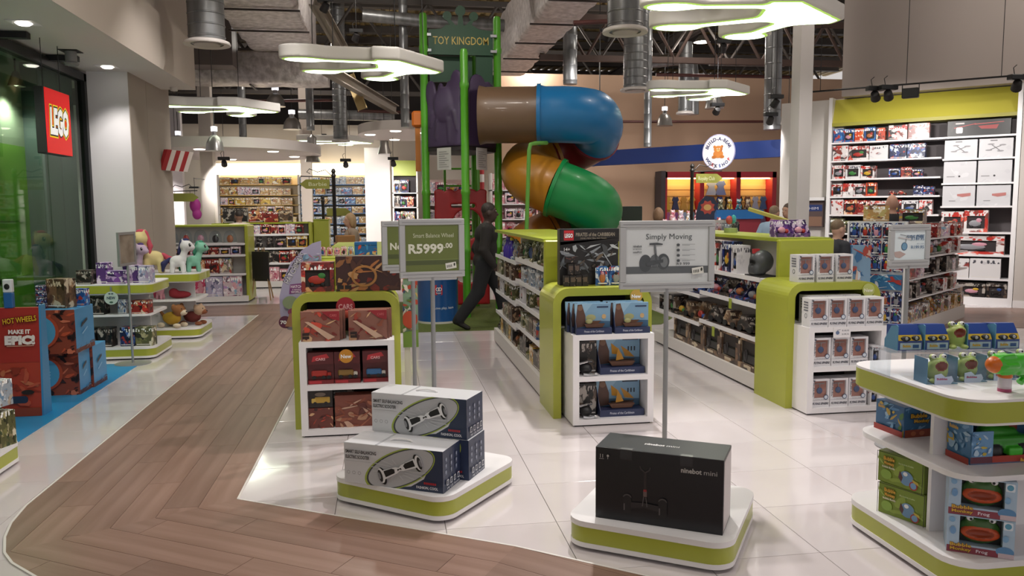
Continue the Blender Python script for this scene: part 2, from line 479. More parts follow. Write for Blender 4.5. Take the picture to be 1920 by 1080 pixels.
fb = B(); fv = tb.v; 
for d, x, y in far: fb.add([(a+x, b+y, c) for a, b, c in (( -.2985, -.2985, 0), (.2985, -.2985, 0), (.2985, .2985, 0), (-.2985, .2985, 0))], [(0, 1, 2, 3)], m_tile)
o = fb.obj('tile_field', fl, sharp=0); o['kind'] = 'stuff'

def woodmat(name, ang):
    m = noisy(name, '#7d5f52', '#94766a', 3.0, .33, stretch=(1, 1, 1), rnd=.13, bump=.03)
    mp = [n for n in m.node_tree.nodes if n.type == 'MAPPING'][0]
    mp.vector_type = 'TEXTURE'; mp.inputs['Rotation'].default_value = (0, 0, ang); mp.inputs['Scale'].default_value = (4.0, .22, 1)
    return m
path = link('floor_path', None); S(path, 'brown wooden plank path winding through the shop')
def planks(poly, ang, origin, pw, pl, seed):
    """boards laid along direction ang, cut to the convex poly (counter-clockwise)"""
    m = woodmat('plank_wood', ang); ca, sa = math.cos(ang), math.sin(ang); ux = (ca, sa); uy = (-sa, ca); rg = random.Random(seed)
    us = [(p[0]-origin[0])*ux[0]+(p[1]-origin[1])*ux[1] for p in poly]; vs = [(p[0]-origin[0])*uy[0]+(p[1]-origin[1])*uy[1] for p in poly]
    for j in range(int(math.floor(min(vs)/pw)), int(math.ceil(max(vs)/pw))):
        off = (j*.37 % 1)*pl
        for i in range(int(math.floor((min(us)-off)/pl))-1, int(math.ceil((max(us)-off)/pl))+1):
            g = .0012; u0, u1, v0, v1 = off+i*pl+g, off+(i+1)*pl-g, j*pw+g, (j+1)*pw-g
            q = [(origin[0]+a*ux[0]+b*uy[0], origin[1]+a*ux[1]+b*uy[1]) for a, b in ((u0, v0), (u1, v0), (u1, v1), (u0, v1))]
            for k in range(len(poly)):
                q = clip(q, poly[k], poly[(k+1) % len(poly)])
                if len(q) < 3: break
            if len(q) < 3: continue
            ar = abs(sum(q[k][0]*q[(k+1) % len(q)][1]-q[(k+1) % len(q)][0]*q[k][1] for k in range(len(q))))/2
            if ar < .0002: continue
            cx = sum(p[0] for p in q)/len(q); cy = sum(p[1] for p in q)/len(q)
            q = [(p[0]-cx, p[1]-cy) for p in q]
            B().prism(q, 0, .004, m).obj('plank', path, (cx, cy, .0005))
XL, XR = -2.11, -.91
leg1 = [(-2.11, 4.85), (-2.075, 4.58), (-2.02, 4.38), (-1.93, 4.17), (XR, 4.74), (XR, 13.3), (XL, 13.3)]
planks(leg1, PI/2, (XR, 4.2), .2, 1.22, 1)
leg2 = [(XR, 4.74), (-1.93, 4.17), (-1.84, 4.04), (-1.66, 3.86), (-1.35, 3.60), (-.076, 2.756), (.60, 3.81)]
a2 = math.atan2(3.81-4.74, .60+.91)
planks(leg2, a2, (XR, 4.74), .2, 1.22, 2)
leg2b = [(.60, 3.81), (-.076, 2.756), (1.1, 1.7), (1.95, 2.60), (1.14, 3.39)]
planks(leg2b, math.atan2(2.6-3.81, 1.35), (.60, 3.81), .2, 1.22, 4)
planks([(-7, 13.3), (XR, 13.3), (XR, 14.8), (-7, 14.8)], 0, (-7, 13.3), .2, 1.22, 3)
gb = B().box(-7, XR, 13.3, 14.8, -.0038, .0002, m_grout)
gb.prism(leg1, -.0038, .0002, m_grout); gb.prism(leg2, -.0038, .0002, m_grout); gb.prism(leg2b, -.0038, .0002, m_grout)
gb.obj('underlay', path)
tr = B()
edge = [(XL, 13.3), (-2.11, 4.85), (-2.075, 4.58), (-2.02, 4.38), (-1.93, 4.17), (-1.84, 4.04), (-1.66, 3.86), (-1.35, 3.6)]
for a, b in list(zip(edge, edge[1:]))+[((XR, 4.74), (XR, 13.3)), ((XR, 4.74), (.60, 3.81)), ((.60, 3.81), (1.14, 3.39)), ((1.14, 3.39), (1.95, 2.6))]:
    d = Vector((b[0]-a[0], b[1]-a[1], 0)).normalized(); nn = Vector((-d.y, d.x, 0))*.006
    A = Vector((*a, 0)); Bb = Vector((*b, 0)); tr.prism([(A-nn)[:2], (Bb-nn)[:2], (Bb+nn)[:2], (A+nn)[:2]], 0, .006, m_offw)
tr.obj('edge_trim', path)
# curved walk on the far right
planks([(7.6, 9.9), (12.5, 8.7), (12.5, 11.0), (10.3, 11.55), (8.2, 13.2)], R(-20), (7.6, 9.9), .2, 1.22, 7)

mat1 = B().prism([(-6.5, 5.95), (-2.74, 5.95), (-2.76, 9.28), (-3.1, 9.33), (-6.5, 9.33)], .0005, .004, M('#2186bd', .35)).obj('floor_mat')
T(mat1, 'shiny blue floor mat under the stacked racing track boxes', 'mat')
mat2 = B().prism([(.05, 10.95), (1.28, 10.93), (3.9, 10.98), (4.3, 11.6), (4.3, 14.6), (.1, 14.6), (-.05, 12)], .0005, .006, noisy('turf', '#4a5222', '#5d6a2a', 60, .9)).obj('turf_mat')
T(mat2, 'olive green turf mat under the play tower and slide', 'mat')

# ------------------------------------------------------------------ left shopfront: glass wall, soffit, piers
m_gw = M('#79a645', .6)
wl = B().box(-4.22, -4.16, -2, 10.15, 0, 2.45, M('#86b44e', .55)).box(-4.22, -4.16, -2, 10.15, 2.45, 3.45, M('#a9b0a4', .6)).obj('wall_left'); S(wl, 'green lit wall behind the shop window')  # grey upper band paints in the reflections of the glass
dp = B()
for i in range(7): dp.box(-4.16, -4.15, 4.2+i*.85, 4.95+i*.85, .9, .98, m_gw); dp.box(-4.16, -4.15, 4.2+i*.85, 4.95+i*.85, 1.6, 1.66, m_gw); dp.box(-4.16, -4.15, 4.2+i*.85, 4.23+i*.85, 0, 2.3, m_gw)
dp.obj('wall_panelling', wl)
gp = B()
gp.box(-3.99, -3.95, 10.15, 11.12, 0, 3.45, M('#4a565d', .5)).box(-3.952, -3.948, 10.62, 10.635, 0, 3.45, m_black)
S(gp.obj('trim_1'), 'blue grey panel at the end of the shop window')
gl = link('window_1', None); S(gl, 'tall green tinted shop window with a black frame')
m_win = glassmat('#cfe0cf', .03)
for i, (a, b) in enumerate([(3.2, 6.0), (6.02, 8.4), (8.42, 9.95), (9.97, 11.12)]): B().box(-3.856, -3.844, a, b, .08, 3.36, m_win).obj('pane', gl)
B().box(-3.92, -3.80, 3.2, 11.2, 3.36, 3.46, m_black).obj('head_frame', gl)
B().box(-3.92, -3.80, 11.12, 11.2, 0, 3.46, m_black).obj('side_frame', gl)
B().box(-3.92, -3.80, 3.2, 11.2, 0, .08, m_black).obj('sill_frame', gl)
m_sof = M('#c2b6ac', .8); m_sofu = M('#dedad8', .8)
sb = B().box(-6.5, -2.8, -2, 12.75, 3.5, 4.2, m_sof); sb.box(-6.5, -2.86, -2, 12.68, 4.2, 7.0, m_sof)
sb.add([(-6.5, -2, 3.4985), (-2.8, -2, 3.4985), (-2.8, 12.75, 3.4985), (-6.5, 12.75, 3.4985)], [(3, 2, 1, 0)], m_sofu)
S(sb.obj('ceiling_soffit'), 'taupe dropped bulkhead with a pale underside above the shop window')
S(B().box(-3.8, -3.3, 11.2, 11.95, 0, 3.5, M('#d8d6d8', .6)).box(-3.3, -3.29, 11.203, 11.95, 0, 3.5, m_taupe).obj('wall_pier'), 'white faced pier beside the shop window')
S(B().box(-4.2, -3.29, 11.96, 13.15, 0, 4.2, M('#a3978d', .7)).obj('wall_return'), 'taupe wall return behind the white pier')
def downlight(p, e=16):
    t = thing('downlight', 'lit square recessed downlight in the soffit above the %s' % ('glass' if p[1] < 9.5 else 'white pier'), 'light', p, 0, 'soffit downlights')
    b = B(); b.box(-.12, .12, -.12, .12, -.006, 0, m_white); b.obj('trim_plate', t)
    B().lathe([(.0, -.03), (.05, -.026), (.075, -.008), (.075, .0)], M('#fff6ea', .4, emit=9), 16).obj('lamp', t)
    ld = bpy.data.lights.new('spot', 'SPOT'); ld.energy = 70; ld.spot_size = R(95); ld.spot_blend = .8; ld.shadow_soft_size = .06; ld.color = (1, .95, .9)
    link('spot_light', ld, t, (0, 0, -.06))
downlight((-3.39, 8.43, 3.498)); downlight((-3.41, 10.8, 3.498))
sd = thing('ceiling_speaker', 'small grey ceiling sensor hanging below a square soffit plate', 'sensor', (-3.48, 9.82, 3.498))
B().box(-.1, .1, -.1, .1, -.008, 0, m_dark).obj('plate', sd); B().lathe([(.06, 0), (.06, -.12), (.08, -.14), (.07, -.16), (0, -.16)][::-1], m_grey, 16).obj('sensor_body', sd)
smk = atz(326, 164, 3.5)
T(B().lathe([(0, -.06), (.05, -.05), (.055, -.02), (.055, 0)], m_offw, 14).obj('smoke_detector', None, smk), 'small round smoke detector at the far end of the soffit', 'detector')
# hanging red sign
for i, (a, b) in enumerate([((-3.83, 8.8), (-3.52, 8.9)), ((-3.83, 10.05), (-3.5, 10.18))]):
    bb = B().box(min(a[0], b[0]), max(a[0], b[0]), a[1], a[1]+.09, 3.43, 3.49, m_black)
    T(bb.obj('hanging_rail'), 'short black ceiling rail %s the hanging red sign' % ('in front of' if i == 0 else 'behind'), 'rail')
sg = thing('hanging_sign', 'red square hanging sign with white and yellow lettering by the glass', 'sign', (-3.44, 9.25, 2.30))
B().box(-.10, -.004, -.33, .33, 0, .68, m_black, bev=.006).obj('sign_box', sg)
B().box(-.004, .004, -.32, .32, .008, .672, M('#d01d22', .25, emit=.55)).obj('red_face', sg)
a = Art(.62, .62)
for k, (cc, bo) in enumerate((('#f2d21c', .135), ('#101010', .095), ('#ffffff', .052))): a.text('LEGO', .31, .19, .26, M(cc, .3, emit=.35 if k != 1 else 0), 'c', width=.48+.02*(2-k), bold=bo, shear=.08)
a.build('lettering', sg, (.005, -.31, .03), (0, 1, 0), (0, 0, 1))
for yy in (-.22, .22): B().cyl((-.05, yy, .68), (-.05, yy, 1.18), .004, .004, m_black, 6).obj('cable', sg)
aw = thing('striped_awning', 'small red and white striped awning on the taupe wall', 'awning', at(280, 284, 12.4))
for i in range(6):
    B().prism([(0, 0), (.06, 0), (.16, -.28), (.12, -.30)], i*.11, i*.11+.108, M('#a8272c' if i % 2 == 0 else '#e3d8d2', .7), ax='x').obj('stripe', aw, (0, 0, .05))
aw.rotation_euler = (0, 0, R(70)); aw.location = (-3.18, 12.5, 2.55)

# ------------------------------------------------------------------ roof, beams, ducts
m_foil = noisy('roof_foil', '#80704e', '#b89f6e', 2.0, .5, metal=.2, stretch=(1, .4, 1))
rb_ = B(); xs = []
x = -14.0
while x < 18: xs += [(x, 7.0), (x+.14, 7.0), (x+.18, 7.06), (x+.26, 7.06)]; x += .3
vs = [(a, -4, z) for a, z in xs]+[(a, 31, z) for a, z in xs]; n = len(xs)
rb_.add(vs, [(i, n+i, n+i+1, i+1) for i in range(n-1)], m_foil)
rb_.add([(-14, -4, 7.07), (18, -4, 7.07), (18, 31, 7.07), (-14, 31, 7.07)], [(0, 1, 2, 3)], m_dark)
roof = rb_.obj('ceiling', sharp=20); S(roof, 'dark exposed corrugated metal roof')
m_beam = M('#4d4744', .6, metal=.2); m_beam2 = M('#6a625e', .55, metal=.2)
pb = B().box(-13, 17, -.05, .05, 6.78, 6.98, m_beam).box(-13, 17, -.11, .11, 6.76, 6.79, m_beam); pme = pb.mesh('purlin')
for i in range(16): link('purlin', pme, roof, (0, 6.0+i*1.5, 0))
def ibeam(name, a, b, w_, h_, m, parent):
    a = Vector(a); b = Vector(b); L_ = (b-a).length; bb = B().box(0, L_, -w_/2, w_/2, -h_/2, -h_/2+.02, m).box(0, L_, -w_/2, w_/2, h_/2-.02, h_/2, m).box(0, L_, -.012, .012, -h_/2, h_/2, m)
    o = bb.obj(name, parent); d = (b-a).normalized(); o.rotation_mode = 'QUATERNION'; o.rotation_quaternion = Vector((1, 0, 0)).rotation_difference(d); o.location = a; return o
for x in (-5.0, -1.3, 3.9, 8.5): ibeam('roof_beam', (x, 4, 6.6), (x, 30, 6.6), .2, .32, m_beam2, roof)
def truss(Y, x0, x1, z0, z1, n, m):
    t = link('roof_truss', None); S(t, 'dark steel roof truss')
    B().box(x0, x1, Y-.06, Y+.06, z1-.12, z1, m).obj('top_chord', t); B().box(x0, x1, Y-.06, Y+.06, z0, z0+.12, m).obj('bottom_chord', t)
    for i in range(n):
        a = x0+(x1-x0)*i/n; b = x0+(x1-x0)*(i+1)/n; c = (a+b)/2
        B().cyl((a, Y, z0+.06), (c, Y, z1-.06), .035, .035, m, 6).obj('web', t); B().cyl((c, Y, z1-.06), (b, Y, z0+.06), .035, .035, m, 6).obj('web', t)
truss(14.2, -6, 14, 5.55, 6.6, 12, m_beam); truss(19.0, -8, 15, 5.2, 6.5, 14, m_beam); truss(24.0, -10, 16, 5.0, 6.4, 14, m_beam)
truss(16.6, 3.2, 12, 4.75, 5.7, 9, M('#57453f', .6, metal=.2))
for (a, b, nm) in [((590, 0, 13.5), (643, 95, 15.5), 1), ((612, 130, 15.0), (742, 206, 19.0), 2), ((655, 140, 17), (680, 205, 17), 3)]:
    o = S(ibeam('roof_brace', at(*a), at(*b), .16, .2, M('#8d8377', .6) if nm != 3 else M('#b39a68', .6), None), 'raking steel brace under the roof')
m_foilduct = noisy('foil_wrap', '#b4abaa', '#e4dddc', 9, .4, metal=.3, bump=1.0)
m_seam = M('#2c211f', .6)
def quilt(x0, x1, y0, y1, z0, z1, step, m):
    """foil wrapped duct whose wrap sags a little between the straps"""
    b = B(); ny = max(2, int((y1-y0)/step)*4); cs = rrect(x0, x1, z0, z1, .08, 3); k = len(cs); vs = []; rg = random.Random(3)
    cx, cz = (x0+x1)/2, (z0+z1)/2
    for i in range(ny+1):
        f = 1+.045*abs(math.sin(PI*i/4)); y = y0+(y1-y0)*i/ny
        for p in cs: j = 1+rg.uniform(-.012, .012); vs.append((cx+(p[0]-cx)*f*j, y, cz+(p[1]-cz)*f*j))
    fs = [(i*k+q, (i+1)*k+q, (i+1)*k+(q+1) % k, i*k+(q+1) % k) for i in range(ny) for q in range(k)]
    fs += [tuple(range(k)), tuple(range((ny+1)*k-1, ny*k-1, -1))]
    return b.add(vs, fs, m)
def duct(label, x0, x1, y0, y1, z0, z1, step, rot=None):
    d = thing('insulated_duct', label, 'duct'); quilt(x0, x1, y0, y1, z0, z1, step, m_foilduct).obj('foil_wrap', d)
    for i in range(1, int((y1-y0)/step)):
        if i % 2 == 0: y = y0+i*step; B().box(x0-.06, x1+.06, y-.02, y+.02, z0-.07, z0-.045, m_seam).obj('strap', d)
    return d
duct('large foil wrapped air duct running overhead left of the play tower', -2.7, -1.4, 9, 17.6, 5.0, 6.1, .8)
duct('foil wrapped air duct running overhead right of the play tower', 2.55, 3.35, 9, 19.5, 4.9, 5.9, .8)
d3 = duct('foil wrapped cross duct hanging below the large overhead duct', -.36, .36, -1.5, 1.5, -.35, .3, .8); d3.location = (-2.7, 18.2, 4.75); d3.rotation_euler = (0, 0, PI/2)
dk = thing('air_plenum', 'grey sheet metal plenum box above the left bulkhead', 'duct'); B().box(-4.7, -3.0, 17.0, 17.6, 4.6, 6.0, M('#6f6460', .6)).obj('sheet_box', dk)
m_galv = noisy('galvanised', '#67686a', '#8a8b8c', 8, .38, metal=.65, stretch=(1, 1, .2))
def vent(u0, u1, vb, Z, label, ztop=6.9, flange=True, ratio=.78):
    a = atz(u0, vb, Z); b = atz(u1, vb, Z); r = (b-a).length/2; c = (a+b)/2; t = thing('vent_duct', label, 'duct', c)
    if not flange: ratio = 1.0
    bb = B(); prof = []; rr_ = r*ratio; z = .0; L_ = ztop-Z
    prof = [(rr_, .02)]; z = .1
    while z < L_: prof += [(rr_, z-.012), (rr_*1.035, z-.004), (rr_*1.035, z+.004), (rr_, z+.012)]; z += .14 if r > .2 else .3
    prof.append((rr_, L_)); bb.lathe(prof, m_galv, 28); bb.obj('spiral_pipe', t)
    if flange:
        B().lathe([(rr_*.95, .03), (rr_*.9, .012), (r, .0), (r*1.01, .015), (r*.97, .04), (rr_*1.02, .06)], M('#c7c0bc', .5), 28).obj('diffuser_ring', t)
        B().lathe([(0, .0), (rr_*.72, .0), (rr_*.74, .02), (0, .025)], M('#b5aca8', .5), 24).obj('diffuser_plate', t)
    return t
vent(346, 431, 85, 3.8, 'round grey vent duct with white diffuser beside the left bulkhead', 4.9)
vent(1130, 1214, 62, 3.8, 'large ribbed vent duct with white diffuser beside the hanging light', 4.8)
vent(1163, 1219, 171, 3.8, 'ribbed vent duct with white diffuser above the beige wall')
vent(622, 656, 266, 3.3, 'slim grey vent duct hanging left of the play tower', 6.6)
vent(1056, 1082, 160, 4.2, 'grey pipe duct rising behind the blue slide tube', 6.9, False)
vent(1207, 1221, 277, 2.95, 'slim shiny steel pipe above the blue beam', 6.0, False)
vent(752, 768, 240, 3.4, 'thin grey duct just left of the green tower post', 6.6, False)
vent(450, 464, 282, 3.3, 'thin spiral duct above the far oval ceiling panel', 6.0, False)
vent(575, 590, 246, 3.5, 'thin dark duct between the bell lamps', 6.2, False)
vent(1268, 1300, 214, 3.75, 'short vent duct with flat diffuser near the round bear sign', 5.3)
vent(1432, 1462, 245, 3.2, 'grey square riser left of the white column', 6.8, False)
def pipe(label, pts, r, m=None, cat='pipe'):
    o = B().tube(pts, r, m or m_galv, 12).obj('overhead_pipe'); T(o, label, cat)
pipe('silver overhead pipe above the green sign of the tower', [at(680, 28, 17), at(800, 40, 17), at(945, 48, 17.2)], .13)
pipe('silver overhead pipe with an elbow right of the vent ducts', [at(1208, 118, 18), at(1262, 112, 18), at(1285, 112, 18), at(1297, 120, 18), at(1299, 140, 18), at(1299, 215, 18)], .14)
pipe('silver overhead pipe behind the truss on the right', [at(1330, 116, 19), at(1470, 118, 19)], .1)
pipe('silver overhead pipe far behind the bell lamps', [at(560, 214, 23), at(740, 218, 23)], .14)
m_spr = M('#4d2420', .5)
for i, (u0, v0, u1, v1, Y) in enumerate([(670, 208, 800, 212, 20), (1160, 228, 1480, 228, 20), (1075, 43, 1150, 40, 12), (390, 190, 640, 188, 20), (1230, 140, 1480, 145, 17)]):
    pipe(['thin sprinkler pipe left of the tower', 'long thin sprinkler pipe across the beige wall', 'short thin pipe beside the large ribbed vent', 'thin sprinkler pipe behind the left hanging light', 'thin sprinkler pipe above the right hanging light'][i], [at(u0, v0, Y), at(u1, v1, Y)], .035, m_spr)
# ------------------------------------------------------------------ back and right walls
S(B().box(-11, 3.2, 26, 26.2, 0, 4.35, M('#cbc2b8', .7)).obj('wall_back'), 'pale back wall of the shop')
S(B().box(3.0, 3.2, 21.6, 26, 0, 4.9, M('#c9bcb0', .7)).box(3.0, 17, 21.5, 21.7, 0, 5.3, M('#b99a82', .75)).obj('wall_peach'), 'peach coloured wall behind the blue beam')
S(B().box(-11, -10.8, 13, 26, 0, 4.4, M('#d6d0d2', .7)).box(-9, -4.9, 20.5, 20.7, 0, 4.2, M('#d9d3d6', .7)).obj('wall_far_left'), 'white wall at the far left of the shop')
S(B().box(-12, 17, 30.8, 31, 0, 7, M('#3a3331', .8)).obj('wall_rear'), 'dark upper rear wall under the roof')
S(B().box(-4.26, -3.98, 19.5, 19.85, 0, 6.4, M('#c8bfb6', .6)).obj('wall_column_1'), 'white column behind the left shelves')
S(B().box(-2.42, -2.12, 23.6, 23.9, 0, 6.0, M('#b9aca2', .6)).obj('wall_column_2'), 'slim pale column in front of the lit back shelves')
S(B().box(5.97, 6.17, 11.0, 11.25, 0, 6.8, M('#d6d0ce', .55)).obj('wall_column_3'), 'white column left of the tall right hand shelves')
# oval panels
def oval(label, c, rx, ry, h_):
    n = 40; poly = [(rx*math.cos(2*PI*i/n), ry*math.sin(2*PI*i/n)) for i in range(n)]
    t = thing('oval_panel', label, 'ceiling panel', c); B().prism(poly, 0, h_, M('#cfc6c2', .7)).obj('oval_board', t)
    for i, a in enumerate((20, 100, 190, 260, 320)):
        p = (rx*.72*math.cos(R(a)), ry*.72*math.sin(R(a))); B().lathe([(0, -.02), (.11, -.015), (.13, 0)], M('#fff5e6', .4, emit=6), 12).obj('spot_lamp', t, (p[0], p[1], 0))
oval('large white oval ceiling panel with spots above the far left shelves', (-3.8, 20.5, 3.05), 2.2, 2.6, .22)
oval('white rounded ceiling panel with spots just left of the tower', (.35, 19.5, 3.45), 1.0, 1.6, .2)

# added lamps that brighten the green window wall and the dark roof
def lampset(name, label, p, en, group, r=.16, up=False, col=(1, .93, .84)):
    t = thing(name, label, 'lamp', p, 0, group); B().lathe([(r*.3, .16), (r*.5, .12), (r, .0), (r*.96, .0), (r*.45, .1)], m_steel, 18).obj('shade', t); B().lathe([(0, .0), (r*.5, .02), (r*.5, .05), (0, .06)], M('#fff0d8', .4, emit=5), 12).obj('lamp_glass', t)
    B().cyl((0, 0, .15), (0, 0, .30), .01, .01, m_black, 6).obj('stem', t)
    ld = bpy.data.lights.new('lamp', 'SPOT' if r < .1 else 'POINT'); ld.energy = en; ld.shadow_soft_size = r*.8; ld.color = col; link('lamp_light', ld, t, (0, 0, -.12))
    if r < .1: ld.spot_size = R(150); ld.spot_blend = .6
for i, y in enumerate((6.2, 7.4, 8.6, 9.7)): lampset('window_fill_lamp', '%s added fill lamp from the front inside the green shop window' % ORD[i], (-4.02, y, 3.08), 55, 'added lamps inside the window', .09)  # lamps added in the bay so the green wall glows
S(B().box(-4.22, -3.93, -2, 11.12, 3.42, 3.49, m_offw).obj('ceiling_window_bay'), 'pale ceiling of the window bay'); S(B().box(-4.22, -3.99, 10.15, 11.12, 0, 3.42, M('#55636a', .6)).obj('wall_window_end'), 'grey end wall of the window bay')
for i, (x, y, z) in enumerate([(-3.4, 12.0, 6.1), (-.3, 14.6, 6.3), (1.0, 9.0, 6.3), (5.2, 10.5, 6.2), (6.5, 15.2, 6.2), (-2.4, 21.5, 6.0), (3.9, 21.0, 5.6), (7.5, 18.5, 5.6), (-.5, 5.0, 6.3), (10.0, 9.5, 6.2)]): lampset('roof_fill_lamp', 'added high bay fill lamp under the roof %s' % ['above the left vent duct', 'before the tower', 'near the front', 'above the right stand', 'above the bear shop beam', 'above the far left shelves', 'above the pink wall unit', 'above the red wall case', 'above the entrance', 'before the right bulkhead'][i], (x, y, z), 135, 'added high bay fill lamps', .2)  # lamps added to lift the brightness of the ceiling
# ------------------------------------------------------------------ hanging molecule shaped lights
def poly_prim(pts, m):
    xs = [p[0] for p in pts]; ys = [p[1] for p in pts]; c = ((min(xs)+max(xs))/2, (min(ys)+max(ys))/2, 0); return ('p', c, ((max(xs)-min(xs))/2, (max(ys)-min(ys))/2, 0), pts, m)
m_fix = M('#d8d4cf', .55); m_rim = M('#a6cf5c', .5, emit=.9); m_glow = M('#f4ffe8', .5, emit=5.5)
def mol(g, m):
    """plan of the fixture grown by g"""
    K = [(-.92, -.56), (-.66, .34), (.22, .80)]
    pr = [poly_prim([(.0-g, -.74-g), (.30, -.74-g), (.98+g, .02), (.94+g, .16+g), (.5, .24+g), (.1-g, .0+g)], m)]
    for i, (x, y) in enumerate(K):
        pr.append(('e', (x, y, 0), ((.25 if i < 2 else .24)+g, (.15 if i < 2 else .17)+g, 1), m)); pr.append(('c', (x, y, 0), ((.2, -.56, 0), (.3, -.1, 0), (.5, .1, 0))[i], .05+g, (.07, .10, .12)[i]+g, m))
    return pr
plate_me = blob(mol(.06, m_fix), .02, .09, 'light_plate', flat=(0, .17)); rim_me = blob(mol(.03, m_rim), .02, .09, 'green_rim', flat=(-.006, .02))
glow_me = blob(mol(-.005, m_glow), .02, .09, 'glow_panel', flat=(-.012, .02))
def molecule(label, c, rot, s=1.0, zt=6.9):
    t = thing('hanging_light', label, 'light', c, rot, 'molecule shaped hanging lights'); t.scale = (s, s, s)
    link('light_plate', plate_me, t); link('green_rim', rim_me, t); link('glow_panel', glow_me, t)
    for x, y in ((-.8, -.5), (-.5, .3), (.3, -.4), (.75, .05))[:(3 if zt == 6.85 else 4)]: B().cyl((x, y, .16), (x*.95, y*.95, (zt-c[2])/s), .006, .006, m_black, 5).obj('cable', t)
    B().box(-.5, -.36, -.1, .0, .17, .25, m_black).obj('driver_box', t)
molecule('glowing molecule shaped hanging light left of the green play tower', (-.18, 11.55, 3.65), R(6))
molecule('largest glowing molecule shaped hanging light, cut by the top edge', (3.78, 8.1, 3.65), R(-8))
molecule('glowing molecule shaped hanging light right of the ribbed vent ducts', (5.42, 13.4, 3.65), R(-6), .85)
molecule('glowing molecule shaped hanging light below the left bulkhead corner', (-3.1, 16.6, 3.65), R(4), 1.0, 6.85)
molecule('small far hanging light in front of the lit back shelves', (-1.25, 22.3, 3.5), R(5), .9)
molecule('small far hanging light above the left corner shelves', (-6.1, 21.8, 3.6), R(3), .9)
# ------------------------------------------------------------------ bell lamps and track spots
m_bulb = M('#fff8ee', .3, emit=14)
def bell(u, v, Y, r, label, en=60, tall=False):
    p = at(u, v, Y); t = thing('pendant_lamp', label, 'lamp', p, 0, 'pendant bell lamps')
    if tall: prof = [(r, 0), (r*.96, .02), (r*.62, .22), (r*.58, .62), (r*.3, .66), (.02, .7)]
    else: prof = [(r, 0), (r*.97, .03), (r*.86, .16), (r*.55, .26), (r*.28, .30), (r*.26, .36), (.02, .38)]
    B().lathe(prof, M('#8f8c8a', .3, metal=.6), 24).obj('shade', t)
    B().lathe([(0, .03), (r*.8, .03), (r*.82, .05), (0, .07)], m_bulb, 20).obj('lamp_disc', t)
    B().lathe([(r*.36, .37), (r*.36, .46), (r*.1, .47)], M('#e8e8ee', .2, emit=1.2), 12).obj('lamp_collar', t)
    B().cyl((0, 0, .4), (0, 0, 6.8-p.z), .008, .008, m_black, 5).obj('cord', t)
    if en:
        ld = bpy.data.lights.new('spot', 'SPOT'); ld.energy = en; ld.spot_size = R(120); ld.spot_blend = .7; ld.shadow_soft_size = .15; ld.color = (1, .94, .86)
        link('spot_light', ld, t, (0, 0, -.02))
bell(517, 200, 19, .22, 'large bell pendant lamp left of the middle hanging light', 160)
bell(548, 243, 20, .22, 'bell pendant lamp below and right of the large bell lamp', 160)
bell(586, 304, 21, .20, 'long bright funnel pendant in front of the lit back shelves', 160, True)
bell(721, 289, 21, .18, 'narrow funnel pendant just left of the play tower', 120, True)
bell(1246, 236, 19, .20, 'bell pendant lamp against the beige wall', 160)
bell(1339, 204, 16.5, .20, 'bell pendant lamp under the right hanging light', 160)
bell(1478, 234, 17, .20, 'bell pendant lamp beside the white column', 120)
bell(403, 283, 16.1, .17, 'dim bell pendant lamp right of the left column', 120)
bell(335, 284, 19.5, .2, 'bell pendant lamp above the far left corner', 120)
def spot(p, aim, label, en=110, size=70, group='track spotlights', rod=True, col=(1, .955, .915)):
    t = thing('track_spotlight', label, 'spotlight', p, 0, group)
    d = (Vector(aim)-Vector(p)).normalized(); q = Vector((0, 0, -1)).rotation_difference(d)
    B().box(-.13, .13, -.05, .05, 0, .07, m_black, bev=.008).obj('gear_box', t)
    h = B().lathe([(.02, .05), (.055, .04), (.07, -.09), (.062, -.1)], m_dark, 14).obj('lamp_head', t, (0, 0, -.06)); h.rotation_mode = 'QUATERNION'; h.rotation_quaternion = q
    B().lathe([(.0, -.098), (.058, -.098), (.06, -.08)], m_bulb, 14).obj('lens', h)
    B().tube([(-.05, 0, .07), (-.07, 0, .16), (-.02, 0, .2)], .006, m_black, 5).obj('flex', t)
    if rod: B().cyl((0, 0, .06), (0, 0, 6.9-p[2]), .006, .006, m_black, 5).obj('drop_rod', t)
    ld = bpy.data.lights.new('spot', 'SPOT'); ld.energy = en; ld.spot_size = R(size); ld.spot_blend = .6; ld.shadow_soft_size = .05; ld.color = col
    l = link('spot_light', ld, t, Vector((0, 0, -.06))+d*.13); l.rotation_mode = 'QUATERNION'; l.rotation_quaternion = q
# ------------------------------------------------------------------ play tower
TW = thing('play_tower', 'green play tower with TOY KINGDOM panel and twisting tube slide', 'play tower')
m_post = M('#4f9b22', .35, coat=.3); m_dg = M('#0a3f23', .5); m_purple = M('#41304f', .55); m_red = M('#a81d24', .4)
posts = [(1.20, 12.30, 4.12), (.62, 12.85, 4.76), (1.80, 12.95, 4.76), (.66, 13.6, 4.62), (1.5, 13.7, 4.3)]
for x, y, z in posts:
    b = B().lathe([(.0, z), (.05, z-.02), (.062, z-.07), (.062, z-.5), (.072, z-.52), (.072, z-.58), (.062, z-.6), (.062, 2.0), (.072, 1.98), (.072, 1.93), (.062, 1.91), (.062, 1.1), (.072, 1.08), (.072, 1.03), (.062, 1.01), (.062, .0)][::-1], m_post, 18); b.obj('post', TW, (x, y, 0))
